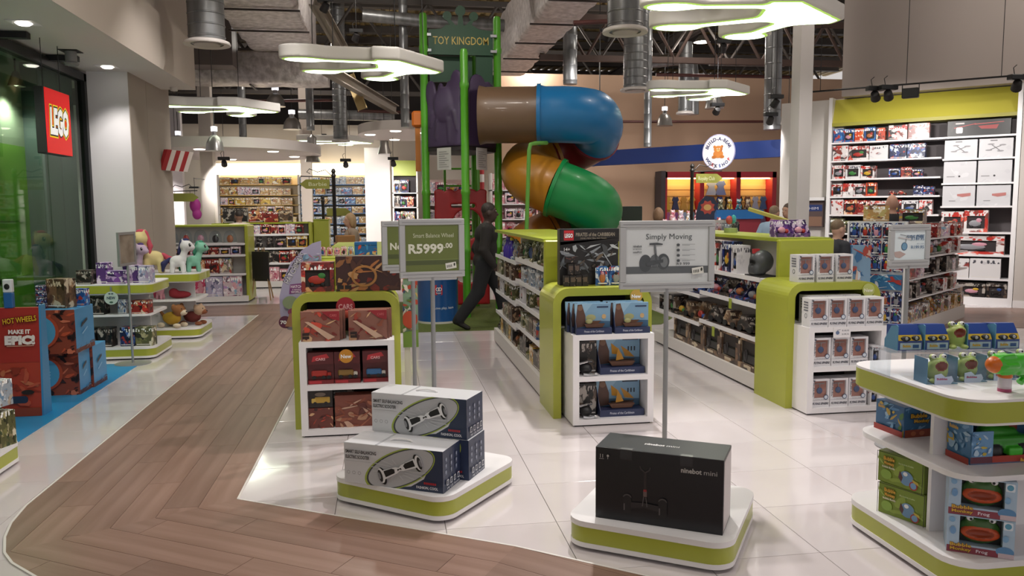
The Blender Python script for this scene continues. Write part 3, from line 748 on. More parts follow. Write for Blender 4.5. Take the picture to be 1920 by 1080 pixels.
# sign with crown between the outer posts
sx0, sx1 = .70, 1.72; sg2 = B().prism([(sx0, 4.12), (sx1, 4.12), (sx1, 4.50), (1.50, 4.52), (1.40, 4.58), (.98, 4.58), (.9, 4.52), (sx0, 4.50)], 12.86, 12.92, m_dg, ax='y')
sp_ = sg2.obj('name_panel', TW)
for x, z, r in ((1.0, 4.72, .07), (1.21, 4.80, .08), (1.42, 4.72, .07)):
    q = B(); n = 18; q.prism([(x+r*math.cos(2*PI*i/n), z+r*math.sin(2*PI*i/n)) for i in range(n)], 12.86, 12.92, m_dg, ax='y'); q.prism([(1.21+(x-1.21)*.45-.05, 4.54), (1.21+(x-1.21)*.45+.05, 4.54), (x+.025, z-.03), (x-.025, z-.03)], 12.865, 12.915, m_dg, ax='y'); q.obj('crown_point', sp_)
Art(1.0, .3).text('TOY KINGDOM', .51, .08, .125, M('#b8a04a', .4), 'c', width=.88, bold=.004).build('lettering', sp_, (sx0, 12.859, 4.20), (1, 0, 0), (0, 0, 1))
B().box(.72, 1.4, 13.0, 13.06, 3.72, 4.12, m_dg).box(1.45, 1.72, 12.9, 12.95, 3.6, 4.12, m_dg).obj('upper_panel', TW)
for x in (.69, 1.73):
    for z in (4.18, 4.42): B().box(x-.05, x+.05, 12.83, 12.87, z-.02, z+.02, m_alu).obj('bracket', TW)
# platform and purple panels
B().prism([(1.2, 12.3), (1.80, 12.95), (1.5, 13.7), (.66, 13.6), (.62, 12.85)], 2.60, 2.72, M('#2a2226', .6)).obj('platform', TW)
def relief(a, b, z0, z1, name, creature):
    a = Vector((*a, 0)); b = Vector((*b, 0)); L_ = (b-a).length; W2 = L_-.14
    pr = [('b', (0, 0, (z0+z1-.25)/2), (W2/2, .025, (z1-z0-.25)/2), .02, m_purple)]
    if creature:
        c = (z0+z1)/2
        pr += [('e', (0, -.03, c+.12), (W2*.27, .05, .27), m_purple), ('c', (-.12, -.02, c-.12), (-.16, -.02, c-.40), .035, .02, m_purple), ('c', (.1, -.02, c-.12), (.1, -.02, c-.45), .035, .02, m_purple), ('c', (.2, -.02, c+.0), (.26, -.02, c-.28), .03, .02, m_purple), ('c', (-.22, -.02, c+.0), (-.28, -.02, c-.2), .03, .02, m_purple),
               ('e', (-W2*.4, 0, z1-.22), (.11, .04, .2), m_purple), ('e', (W2*.38, 0, z1-.14), (.13, .04, .24), m_purple), ('e', (-.06, 0, z1-.22), (.07, .03, .15), m_purple), ('e', (.1, 0, z1-.2), (.06, .03, .14), m_purple)]
    else: pr += [('e', (-.1, 0, z1-.2), (.22, .04, .2), m_purple), ('e', (.18, 0, z1-.26), (.16, .04, .18), m_purple)]
    me = blob(pr, .02, .03, name); o = link(name, me, TW, ((a+b)/2), math.atan2(b.y-a.y, b.x-a.x)); return o
relief((.62, 12.85), (1.20, 12.30), 2.66, 3.72, 'purple_panel', True)
relief((1.20, 12.30), (1.80, 12.95), 2.66, 3.78, 'purple_panel', False)
for p, q in (((.70, 12.74), (1.14, 12.30)), ((1.30, 12.36), (1.60, 12.70))):
    a = Vector((*p, 2.30)); b = Vector((*q, 2.30)); d = (b-a).normalized(); nn = Vector((d.y, -d.x, 0)); c = (a+b)/2
    o = B().box(-.14, .14, -.006, .006, 0, .34, M('#b9b4b4', .5)).obj('notice_board', TW, c+nn*.04, math.atan2(d.y, d.x))
    ar = Art(.26, .32)
    for i in range(8): ar.rect(.03, .03+i*.033, .2-.04*(i % 3), .012, '#8a8688')
    ar.build('notice_print', o, (-.13, -.007, .01), (1, 0, 0), (0, 0, 1))
# red panel with a round hole and a wavy top, low on the tower
pr = [('b', (0, 0, 0), (.43, .48, .5), .02, m_red)]+[('e', (x, .47, 0), (.075, .05, .5), m_red) for x in (-.36, -.18, 0, .18, .36)]
me = blob(pr, .016, .02, 'red_panel', sub=[('e', (.10, -.06, 0), (.24, .25, 5), m_red), ('b', (.04, .245, 0), (.2, .03, .5), .028, m_red)], flat=(-.02, .02))
o = link('red_panel', me, TW, (1.20, 13.15, 1.50)); o.rotation_euler = (PI/2, 0, 0)
me2 = blob([('b', (0, 0, 0), (.4, .48, .5), .02, m_red)], .03, .02, 'red_panel', sub=[('e', (0, .1, 0), (.2, .2, 5), m_red)], flat=(-.02, .02))
o = link('red_panel', me2, TW, (1.30, 13.3, .55)); o.rotation_euler = (PI/2, 0, 0)
lad = B()
for x in (1.02, 1.62): lad.cyl((x, 14.2, 0), (x, 14.2, 2.65), .022, .022, m_post, 8)
for i in range(8): lad.cyl((1.02, 14.2, .3+.3*i), (1.62, 14.2, .3+.3*i), .018, .018, m_post, 8)
lad.obj('ladder', TW)
ob_ = B().box(.42, .60, 12.9, 13.1, 3.0, 3.25, M('#c8671e', .5), bev=.03).box(.47, .55, 12.96, 13.04, 2.3, 3.0, M('#b8691f', .5)); ob_.obj('orange_post_cap', TW)
# the tube slide
HX, HY, HR, TR = 2.78, 12.60, .55, .425
def hel(ph): return Vector((HX+HR*math.sin(ph), HY-HR*math.cos(ph), 3.12-1.17*max(ph-.75, 0)/5.53-.02*max(min(ph, .75)+.5, 0)))
SP0 = Vector((1.44, 12.34, 3.12))
segs = [('tube_section', '#6b5340', None), ('tube_section', '#0f6ca6', (-.2, 1.75)), ('tube_section', '#7b1c26', (1.75, 3.3)), ('tube_section', '#b0751c', (3.3, 5.9)), ('tube_section', '#0f8a45', (5.9, 8.4)), ('tube_section', '#57392c', (8.4, 9.5)), ('tube_section', '#a8641a', (9.5, 12.1)), ('tube_section', '#1f5f8f', (12.1, 14.2)), ('tube_section', '#7b1c26', (14.2, 16.0))]
for nm, c, rg_ in segs:
    mt = M(c, .40, coat=.08)
    if rg_ is None:
        pts = [SP0+(hel(-.2)-SP0)*(.72*i/10) for i in range(11)]
    else:
        n = max(6, int((rg_[1]-rg_[0])*9)); pts = [hel(rg_[0]+(rg_[1]-rg_[0])*i/n) for i in range(n+1)]
        if rg_[0] < 0: pts = [SP0+(hel(-.2)-SP0)*f_ for f_ in (.72, .8, .9)]+pts
    pts = [p for p in pts if p.z > .3]
    if len(pts) < 3: continue
    k = len(pts); rad = [TR*(1+.055*max(0, 1-min(i, k-1-i)/.9)) for i in range(k)]
    b = B().tube(pts, rad, mt, 30); o = b.obj('tube_section', TW, sharp=40)
    if rg_ is not None:  # joint flange
        d = (pts[1]-pts[0]).normalized(); B().tube([pts[0]-d*.03, pts[0]-d*.028, pts[0]+d*.028, pts[0]+d*.03], [TR*1.02, TR*1.1, TR*1.1, TR*1.02], mt, 30).obj('joint_flange', TW)
sp1 = at(987, 440, 11.6); sp2 = at(992, 268, 11.6); sp3 = at(1025, 268, 11.9)
B().tube([(sp1.x, 11.6, 0), sp1, (sp2.x, 11.6, sp2.z-.1), (sp2.x+.02, 11.6, sp2.z-.02), (sp2.x+.1, 11.65, sp2.z), sp3], .03, M('#5f9b3c', .4), 10).obj('support_pole', TW)
# blue drum
dr = thing('round_drum', 'blue drum stool with red emblem and white lettering by the tower', 'drum', (.72, 11.95, .006))
B().lathe([(.31, .0), (.315, .02), (.31, .035), (.31, .64), (.315, .65), (.31, .68), (.29, .69), (0, .69)], M('#15508f', .3, coat=.3), 40).obj('drum_body', dr)
B().lathe([(.317, .0), (.317, .03), (.31, .03)], M('#d8d4cc', .4), 40).lathe([(.0, .69), (.30, .69), (.313, .675), (.313, .655)], M('#c9b79b', .5), 40).obj('drum_rim', dr)
def wrap(art, r, a0, z0, parent, name):
    """bend flat print around a drum of radius r, starting at angle a0"""
    b = B()
    for lay, pts, fs, m in art.p: b.add([((r+.001+lay*.0004)*math.cos(a0+p[0]/r), (r+.001+lay*.0004)*math.sin(a0+p[0]/r), z0+p[1]) for p in pts], fs, m)
    return b.obj(name, parent, sharp=0)
ar = Art(.3, .3); ar.rr(0, 0, .11, .15, .015, '#b9272c'); ar.ring(.04, .085, .028, .009, '#f0e6e0'); ar.ring(.072, .085, .028, .009, '#f0e6e0'); ar.text('hape', .055, .02, .028, '#f0e6e0', 'c')
wrap(ar, .31, R(-100), .43, dr, 'emblem')
wrap(Art(.3, .1).text('Love play, learn', 0, .02, .036, '#d9dfe8', bold=.01), .31, R(-103), .20, dr, 'lettering')
# ------------------------------------------------------------------ people
def person(name, label, loc, rot, hgt, skin, top, legs, shoes, hair=None, pose=None, sleeve=True, res=.013, skirt=False, bulk=1.12):
    """one continuous body facing local +x; pose gives elbow, wrist, knee and ankle of each side"""
    P = dict(eL=(-.03, .25, 1.10), wL=(.04, .25, .86), eR=(-.03, -.25, 1.10), wR=(.04, -.25, .86), kL=(.02, .09, .50), aL=(-.01, .10, .08), kR=(.02, -.09, .50), aR=(-.01, -.10, .08), tL=0., tR=0., lean=0., head=0.)
    P.update(pose or {})
    ms, mt, ml, mh = M(skin, .55), M(top, .8), M(legs, .8), M(shoes, .5); msl = mt if sleeve else ms
    lx = P['lean']
    hx = .035+lx*1.15
    pr = [('e', (hx, 0, 1.615), (.098, .078, .122), ms), ('e', (hx+.035, 0, 1.545), (.062, .055, .065), ms), ('c', (hx+.09, 0, 1.615), (hx+.118, 0, 1.58), .012, .017, ms),
          ('e', (hx+.085, 0, 1.545), (.02, .03, .012), ms), ('e', (hx-.005, .08, 1.60), (.028, .012, .035), ms), ('e', (hx-.005, -.08, 1.60), (.028, .012, .035), ms), ('e', (hx+.078, .03, 1.645), (.02, .022, .012), ms), ('e', (hx+.078, -.03, 1.645), (.02, .022, .012), ms),
          ('c', (lx*.95, 0, 1.42), (hx, 0, 1.53), .062, .055, ms),
          ('e', (lx*.85, 0, 1.30), (.13*bulk, .185, .17), mt), ('e', (lx*.5, 0, 1.12), (.13*bulk, .165, .22), mt), ('e', (.0, 0, .95), (.13*bulk, .165, .14), mt if not skirt else ml),
          ('c', (lx, .12, 1.405), (lx, -.12, 1.405), .06, .06, mt)]
    for sd in (1, -1):
        k = 'L' if sd > 0 else 'R'; sh = (lx, sd*.185, 1.375); e = P['e'+k]; w_ = P['w'+k]; hip = (0, sd*.09, .92); kn = P['k'+k]; an = P['a'+k]
        pr += [('c', sh, e, .068*bulk, .054*bulk, mt), ('c', e, w_, .054*bulk, .038*bulk if sleeve else .034, msl)]
        ev = Vector(w_)-Vector(e); ev.normalize(); si = ev.cross(Vector((0, 1, 0)) if abs(ev.y) < .8 else Vector((1, 0, 0))).normalized()
        pm = Vector(w_)+ev*.055; pr.append(('e', tuple(pm), (.034, .026, .045), ms))
        for f in range(4):
            off = si*((f-1.5)*.019); b0 = pm+off+ev*.03; b1 = b0+ev*(.034+.006*(1.5-abs(f-1.5))); b2 = b1+ev*.018+Vector((-.012, -sd*.016, 0)); pr += [('c', tuple(b0), tuple(b1), .0095, .009, ms), ('c', tuple(b1), tuple(b2), .009, .008, ms)]
        tb_ = pm+si*.03-ev*.01; pr.append(('c', tuple(tb_), tuple(tb_+ev*.04+si*.018), .011, .009, ms))
        pr += [('c', hip, kn, .098*bulk, .074*bulk, ml), ('c', kn, an, .074*bulk, .062*bulk, ml)]
        t_ = P['t'+k]; heel = (an[0]-.05, an[1], max(an[2]-.035, .03)); toe = (an[0]+.16*math.cos(t_), an[1]+sd*.02, max(an[2]-.05-.16*math.sin(t_), .028)); pr += [('c', heel, toe, .042, .034, mh), ('c', an, heel, .045, .04, mh)]
    me = blob(pr, res, .022, 'body')
    t = thing(name, label, 'person', loc, rot); s_ = hgt/1.735; t.scale = (s_, s_, s_)
    link('body', me, t)
    for sd in (1, -1): B().ell((hx+.091, sd*.03, 1.632), (.008, .011, .007), M('#e8e2dc', .3), 8, 6).ell((hx+.098, sd*.03, 1.632), (.003, .005, .005), m_black, 8, 6).obj('eye', t)
    if hair:
        c, kind = hair; mh_ = noisy('hair', c, c, 40, .6, bump=.3)
        hp = [('e', (hx-.018, 0, 1.645), (.102, .09, .108), mh_)]
        if kind == 'long': hp += [('e', (hx-.06, 0, 1.56), (.07, .095, .13), mh_), ('e', (hx-.03, .08, 1.58), (.05, .03, .1), mh_), ('e', (hx-.03, -.08, 1.58), (.05, .03, .1), mh_)]
        if kind == 'crop': hp = [('e', (hx-.012, 0, 1.652), (.099, .083, .098), mh_)]
        link('hair', blob(hp, .012, .03, 'hair', sub=[('e', (hx+.10, 0, 1.575), (.075, .085, .095), mh_)]), t)
    return t
mn = person('person', 'man in dark jacket and dark trousers walking past the blue drum', (1.34, 11.12, 0), R(-4), 1.77, '#38261f', '#191412', '#131419', '#0e0b0a', ('#241813', 'crop'),
    dict(eL=(-.10, .24, 1.11), wL=(-.02, .26, .87), eR=(-.02, -.24, 1.10), wR=(.11, -.25, .90), kR=(-.10, -.10, .52), aR=(-.36, -.11, .16), tR=.75, kL=(.22, .09, .52), aL=(.30, .10, .09), lean=.03), res=.011, bulk=1.25)
ja = B()
for sd in (-1, 1): ja.tube([(.10, sd*.06, 1.43), (.135, sd*.05, 1.30), (.13, sd*.04, 1.12), (.13, sd*.035, .98)], .008, M('#4a423e', .7), 6)
ja.tube([(.02+.07*math.cos(a), .085*math.sin(a), 1.445) for a in [2*PI*i/14 for i in range(14)]], .014, M('#3a332f', .8), 6, closed=True); ja.obj('jacket_trim', mn)
wm = person('person', 'woman in beige cardigan holding a brown paper bag among the shelves', at(663, 560, 14.6).xy.to_3d(), R(195), 1.62, '#c49a82', '#a38f7d', '#4c4440', '#2a2422', ('#b08f68', 'long'), dict(eL=(.02, .24, 1.12), wL=(.22, .12, 1.12), eR=(.02, -.24, 1.12), wR=(.22, -.12, 1.14)))
T(B().box(-.16, .16, -.08, .08, 0, .30, M('#a87848', .7), bev=.01).tube([(-.07, 0, .30), (-.06, 0, .38), (.06, 0, .38), (.07, 0, .30)], .006, M('#8d6238', .7), 6).obj('paper_bag', None, at(648, 473, 14.35), R(15)), 'brown paper bag held by the woman in beige', 'bag')
person('person', 'tall bald man in black seen from behind before the right hand shelves', at(1665, 600, 11.3).xy.to_3d(), R(70), 1.86, '#b58a76', '#1d1c20', '#2a2c34', '#15110f', None)
person('person', 'boy with short fair hair beside the flying toy display', at(1562, 600, 9.2).xy.to_3d(), R(10), 1.52, '#c39a86', '#23242c', '#2a2c34', '#15110f', ('#6e5a45', 'crop'))
person('person', 'person with brown hair and dark top behind the framed scooter sign', at(1232, 600, 15.5).xy.to_3d(), R(60), 1.68, '#c39a86', '#1d1a1c', '#2a2c34', '#15110f', ('#7d5f48', 'long'))
person('person', 'grey haired person in pale blue shirt bending over the right shelves', at(1438, 600, 12.8).xy.to_3d(), R(30), 1.70, '#b98f78', '#9db4cf', '#2a2c34', '#15110f', ('#8a7460', 'crop'), dict(lean=.10))
person('person', 'person in brown top beside the white column on the right', at(1474, 600, 13.4).xy.to_3d(), R(200), 1.74, '#b98f78', '#7a5e50', '#2a2c34', '#15110f', ('#4a382c', 'crop'))
person('person', 'dark haired person in pale top behind the left shelf counter', at(455, 560, 17.6).xy.to_3d(), R(120), 1.70, '#7a5a48', '#c9b8b0', '#2a2c34', '#15110f', ('#2a201c', 'crop'))
# ------------------------------------------------------------------ printed packaging and generic product shapes
PK = {
 'red': pack('red', '#8a2a26', ['#c23a30', '#4a1a1a', '#d8a070', '#701f1f', '#e0c8b0', '#2a1a1c'], 5),
 'redwhite': pack('redwhite', '#ddd6d6', ['#b23028', '#ece6e6', '#7d3a34', '#3a3436', '#d0584a', '#c8c0c0'], 4, '#b82a22'),
 'orange': pack('orange', '#c2401f', ['#e06a2a', '#f0e0d0', '#5a2a22', '#d84a22'], 4),
 'white': pack('white', '#d9d6d8', ['#c5c2c6', '#e6e4e6', '#a8a6ac', '#8a3a36', '#d0ced2'], 3, '#4a4a52', cover=.62),
 'pink': pack('pink', '#c98a94', ['#e0b0b8', '#b85a70', '#f0dade', '#8a4a58', '#e8c8c0', '#c03a60'], 6),
 'pastel': pack('pastel', '#d0bcc0', ['#e6d6da', '#b890c0', '#e0a8b0', '#8ab0c8', '#f0e8ea', '#a86a80', '#6a5a68'], 7),
 'purple': pack('purple', '#5a3a7a', ['#7a4a9a', '#b89ac8', '#3a2a58', '#c0a0c8', '#e0d0e6'], 4),
 'blue': pack('blue', '#2a5a9a', ['#3a7ac0', '#8ab8e0', '#1a3a70', '#d0d8e6', '#b04038'], 5),
 'navy': pack('navy', '#20264a', ['#2a3a7a', '#c8d0e0', '#a83a30', '#4a6ab0', '#181a2c'], 6),
 'dark': pack('dark', '#221f20', ['#3a3230', '#5a4a40', '#151315', '#6a5a50', '#b0a8a0'], 5, '#a8a098'),
 'brown': pack('brown', '#5a4436', ['#7a5c44', '#32261f', '#a88a6a', '#4a3a30', '#c8b8a0'], 5, '#d0c0a8'),
 'olive': pack('olive', '#5a5a3a', ['#7a7a4a', '#2c2c20', '#b0a880', '#9a8a6a', '#d8d0b8', '#3a4a30'], 6),
 'teal': pack('teal', '#3a7a8a', ['#5aa8b8', '#d8e0e0', '#2a4a58', '#c8a858', '#a84a40'], 5),
 'yellow': pack('yellow', '#c8a030', ['#e0c050', '#e8e0c8', '#8a5a28', '#a83a28', '#5a4a30'], 5),
 'mixed': pack('mixed', '#8a7a78', ['#b84a40', '#d8c8a8', '#3a5a8a', '#e8e0dc', '#5a8a4a', '#c8a040', '#3a302e'], 6),
 'warm': pack('warm', '#b08a50', ['#d8b070', '#e8dcc0', '#a05a38', '#c88a40', '#6a4a38', '#e0d0b0', '#b8a868'], 7),
 'cool': pack('cool', '#9aa4b0', ['#c8d0d8', '#6a8aa8', '#e0e0e0', '#8a7a70', '#3a5a8a', '#b0a090', '#4a4448'], 7),
 'lilac': pack('lilac', '#b0a8c0', ['#d0c8dc', '#8a9ac0', '#e0dce6', '#a890b8', '#6a6a88'], 6),
 'drone': pack('drone', '#c9c8cc', ['#d6d5d9', '#bdbcc2', '#c9c8cc', '#8e8c92'], 2.5, '#5a5a60', cover=.6),
}
m_inside = M('#2a2224', .7); m_figs = [M(c, .4) for c in ('#a8322a', '#2a4a8a', '#c8a030', '#3a7a3a', '#8a8a90', '#b06a40', '#241f20', '#c890a0')]
_pm = {}
def pmesh(kind, mat, k=0):
    key = (kind, mat, k)
    if key in _pm: return _pm[key]
    m = PK[mat] if isinstance(mat, str) else mat; b = B()
    if kind == 'carton':
        b.box(-.5, .5, -.5, .5, 0, 1, m, bev=.012); b.box(-.44, .44, -.506, -.5, .06, .10, m_offw)
    elif kind == 'tabbed':   # carton with an upstanding back card
        b.box(-.5, .5, -.5, .5, 0, .86, m, bev=.012); b.prism([(-.48, .86), (.48, .86), (.40, 1.0), (-.40, 1.0)], .40, .46, m, ax='y')
    elif kind == 'window':   # carton with an open window and the toy inside
        b.box(-.5, .5, -.36, .5, 0, 1, m); x0, x1, z0, z1 = -.38, .38, .16, .74
        for q in ((-.5, .5, 0, z0), (-.5, .5, z1, 1), (-.5, x0, z0, z1), (x1, .5, z0, z1)): b.box(q[0], q[1], -.5, -.36, q[2], q[3], m)
        b.add([(x0, -.361, z0), (x1, -.361, z0), (x1, -.361, z1), (x0, -.361, z1)], [(0, 1, 2, 3)], m_inside)
        f = m_figs[k % len(m_figs)]; f2 = m_figs[(k+3) % len(m_figs)]
        b.ell((-.04, -.40, .40), (.26, .06, .15), f, 10, 6).ell((.12, -.42, .54), (.12, .05, .10), f2, 8, 6).ell((-.18, -.42, .24), (.07, .05, .07), m_black, 8, 5).ell((.15, -.42, .24), (.07, .05, .07), m_black, 8, 5)
    elif kind == 'blister':  # hang card with a clear bubble and a toy
        b.prism([(-.5, 0), (.5, 0), (.5, .9), (.3, 1), (-.3, 1), (-.5, .9)], .3, .36, m, ax='y')
        f = m_figs[k % len(m_figs)]; f2 = m_figs[(k+2) % len(m_figs)]
        b.ell((0, .05, .38), (.24, .2, .26), f, 8, 6).ell((0, -.02, .62), (.13, .15, .10), f2, 8, 6); b.box(-.34, .34, -.2, .3, .08, .14, m_offw, bev=.02)
    elif kind == 'tray':     # open fronted tray box with a tall back
        b.box(-.5, .5, .1, .5, .0, 1, m, bev=.01); b.box(-.5, .5, -.5, .1, 0, .22, m); b.prism([(-.5, .22), (.1, .22), (.1, .9)], -.5, -.48, m, ax='x'); b.prism([(-.5, .22), (.1, .22), (.1, .9)], .48, .5, m, ax='x')
        f = m_figs[k % len(m_figs)]; b.ell((-.1, -.2, .4), (.24, .18, .2), f, 10, 6).ell((.2, -.2, .34), (.14, .14, .14), m_figs[(k+1) % 8], 8, 6)
    elif kind == 'vehicle':  # loose toy car shape on a card base
        b.box(-.5, .5, -.5, .5, 0, .08, M('#3a2c26', .6)); b.prism([(-.48, .18), (.48, .18), (.46, .5), (.2, .56), (.06, .95), (-.24, .95), (-.4, .58), (-.48, .5)], -.34, .34, m, ax='y')
        for x in (-.3, .3):
            for y in (-.42, .30): b.cyl((x, y, .24), (x, y+.12, .24), .16, .16, m_black, 10)
    elif kind == 'plushie':  # small sitting toy
        b.ell((0, 0, .32), (.34, .34, .33), m, 10, 7).ell((0, -.06, .74), (.28, .28, .26), m, 10, 7).ell((-.2, 0, .95), (.1, .08, .1), m, 8, 5).ell((.2, 0, .95), (.1, .08, .1), m, 8, 5).ell((-.26, -.3, .1), (.14, .18, .1), m, 8, 5).ell((.26, -.3, .1), (.14, .18, .1), m, 8, 5)
    elif kind == 'dome':     # clear dome pack with a toy
        b.lathe([(.5, 0), (.5, .06), (.46, .08)], m_offw, 12); b.ell((0, 0, .34), (.24, .24, .3), m_figs[k % 8], 9, 6).lathe([(.46, .07), (.47, .35), (.4, .7), (.25, .92), (0, 1)], m_clear, 14)
    elif kind == 'dress':    # small outfit on a hanger
        b.prism([(-.28, 1), (-.12, .96), (.12, .96), (.28, 1), (.46, .72), (.3, .66), (.26, .55), (.5, 0), (-.5, 0), (-.26, .55), (-.3, .66), (-.46, .72)], -.5, .5, m, ax='y')
    me = b.mesh(kind); _pm[key] = me; return me
CNT = [0]
def prod(name, kind, mat, loc, size, rot, label, cat, group=None, k=None):
    CNT[0] += 1
    o = link(name, pmesh(kind, mat, (CNT[0]*7) % 8 if k is None else k), None, loc, rot); o.scale = size
    return T(o, label, cat, group)
NM = {'carton': ('boxed_toy', 'box'), 'tabbed': ('boxed_toy', 'box'), 'window': ('window_box_toy', 'box'), 'blister': ('blister_pack_toy', 'toy pack'), 'tray': ('tray_box_toy', 'box'), 'vehicle': ('toy_vehicle', 'toy car'), 'plushie': ('small_plush_toy', 'plush toy'), 'dome': ('dome_pack_toy', 'toy pack'), 'dress': ('doll_outfit', 'outfit')}
NTH = 'first second third fourth fifth sixth seventh eighth ninth tenth eleventh twelfth thirteenth fourteenth fifteenth sixteenth seventeenth eighteenth nineteenth twentieth'.split()+['%dth' % i for i in range(21, 60)]
KW = {'carton': 'carton', 'tabbed': 'carton', 'window': 'window box', 'blister': 'blister pack', 'tray': 'tray box', 'vehicle': 'toy vehicle', 'plushie': 'plush toy', 'dome': 'dome pack', 'dress': 'outfit'}
CW = {'redwhite': 'white and red', 'cool': 'blue grey', 'warm': 'golden', 'mixed': 'multicoloured', 'drone': 'white', 'navy': 'dark blue'}
def row(p0, p1, z, kinds, mats, wr, hr, dep, place, group, seed, gap=.01, fill=1.0, inset=.0, jit=.03):
    """one shelf of things side by side from p0 to p1, fronts turned to the right hand of p0->p1"""
    rg = random.Random(seed); a = Vector((*p0, 0)); b = Vector((*p1, 0)); d = (b-a); L_ = d.length; d.normalize(); rot = math.atan2(d.y, d.x); back = Vector((-d.y, d.x, 0)); s = .0; i = 0
    while True:
        w_ = rg.uniform(*wr); kind = kinds[i % len(kinds)] if rg.random() < .6 else rg.choice(kinds); mat = mats[i % len(mats)] if rg.random() < .5 else rg.choice(mats)
        if s+w_ > L_: break
        h_ = rg.uniform(*hr); dd = dep*rg.uniform(.8, 1.0); c = a+d*(s+w_/2)+back*(inset+dd/2)
        nm, cat = NM[kind]; prod(nm, kind, mat, (c.x, c.y, z), (w_, dd, h_), rot+rg.uniform(-jit, jit), '%s %s, %s from the left on %s' % (CW.get(mat, mat), KW[kind], NTH[i], place), cat, group)
        s += w_+gap; i += 1
# ------------------------------------------------------------------ platforms, podiums, end caps, gondolas
def platform_parts(t, w_, d_, r=.10, z=0.0):
    P = lambda g: rrect(-w_/2+g, w_/2-g, -d_/2+g, d_/2-g, r-g*.5)
    B().prism(P(.05), z, z+.02, m_black).obj('plinth', t)
    B().prism(P(.0), z+.018, z+.042, m_white).obj('bottom_rim', t)
    B().prism(P(.003), z+.042, z+.122, m_green).obj('green_band', t)
    B().prism(P(.0), z+.122, z+.15, m_white).obj('top_board', t)
def podium(label, x0, x1, y0, y1, r=.14, cross=(.5, .42)):
    w_, d_ = x1-x0, y1-y0; t = thing('tiered_display_stand', label, 'display stand', ((x0+x1)/2, (y0+y1)/2, 0)); platform_parts(t, w_, d_, r)
    P = lambda g: rrect(-w_/2+g, w_/2-g, -d_/2+g, d_/2-g, r)
    B().prism(P(.03), .50, .525, m_white).obj('middle_shelf', t)
    b = B().prism(P(.0), .77, .86, m_green); b.obj('tray_band', t)
    B().prism(P(.0), .86, .872, m_white).prism(P(.012), .755, .77, m_white).obj('tray_board', t)
    yc = -d_/2+d_*cross[1]; xc = -w_/2+w_*cross[0]
    for z0, z1 in ((.15, .50), (.525, .755)):
        B().box(-w_/2+.12, w_/2-.12, yc-.011, yc+.011, z0, z1, m_white).obj('divider', t); B().box(xc-.011, xc+.011, yc+.011, d_/2-.05, z0, z1, m_white).obj('divider', t)
    return t
def endcap(label, x0, x1, yf, bx0, bx1, byf):
    t = thing('end_cap_display', label, 'display stand', ((x0+x1)/2, yf, 0)); W2 = (x1-x0)/2; ht = 1.06; r = .13; th = .065
    def arch(g):
        q = [(-W2+g, 0)]
        for i in range(9): a = R(180-90*i/8); q.append((-W2+r+(r-g)*math.cos(a), ht-r+(r-g)*math.sin(a)))
        for i in range(9): a = R(90-90*i/8); q.append((W2-r+(r-g)*math.cos(a), ht-r+(r-g)*math.sin(a)))
        q.append((W2-g, 0)); return q
    o_, i_ = arch(0), arch(th); n = len(o_); b = B(); dep = .58
    vs = [(p[0], 0, p[1]) for p in o_]+[(p[0], dep, p[1]) for p in o_]+[(p[0], 0, p[1]) for p in i_]+[(p[0], dep, p[1]) for p in i_]
    for k in range(n-1):
        b.add([vs[k], vs[k+1], vs[n+k+1], vs[n+k]], [(0, 1, 2, 3)], m_green); b.add([vs[2*n+k], vs[2*n+k+1], vs[3*n+k+1], vs[3*n+k]], [(3, 2, 1, 0)], m_green); b.add([vs[k], vs[k+1], vs[2*n+k+1], vs[2*n+k]], [(3, 2, 1, 0)], m_green); b.add([vs[n+k], vs[n+k+1], vs[3*n+k+1], vs[3*n+k]], [(0, 1, 2, 3)], m_green)
    b.obj('green_arch', t, sharp=25)
    B().prism(i_, dep-.05, dep-.03, M('#2b2a26', .6), ax='y').obj('back_board', t)
    a0, a1 = bx0-(x0+x1)/2, bx1-(x0+x1)/2; f = byf-yf; bk = .30; w_ = .05
    B().box(a0, a0+w_, f, bk, .012, .72, m_white).obj('side_panel', t); B().box(a1-w_, a1, f, bk, .012, .72, m_white).obj('side_panel', t)
    B().box(a0+w_, a1-w_, f, bk, .68, .72, m_white).obj('box_top', t); B().box(a0+w_, a1-w_, f, bk, .355, .395, m_white).obj('box_shelf', t); B().box(a0+w_, a1-w_, f, bk, .012, .055, m_white).obj('box_floor', t)
    B().box(a0+w_, a1-w_, bk-.03, bk-.01, .055, .68, M('#3a3638', .7)).obj('box_back', t); B().box(a0+.02, a1-.02, f+.02, bk, 0, .012, m_black).obj('plinth', t)
    return t
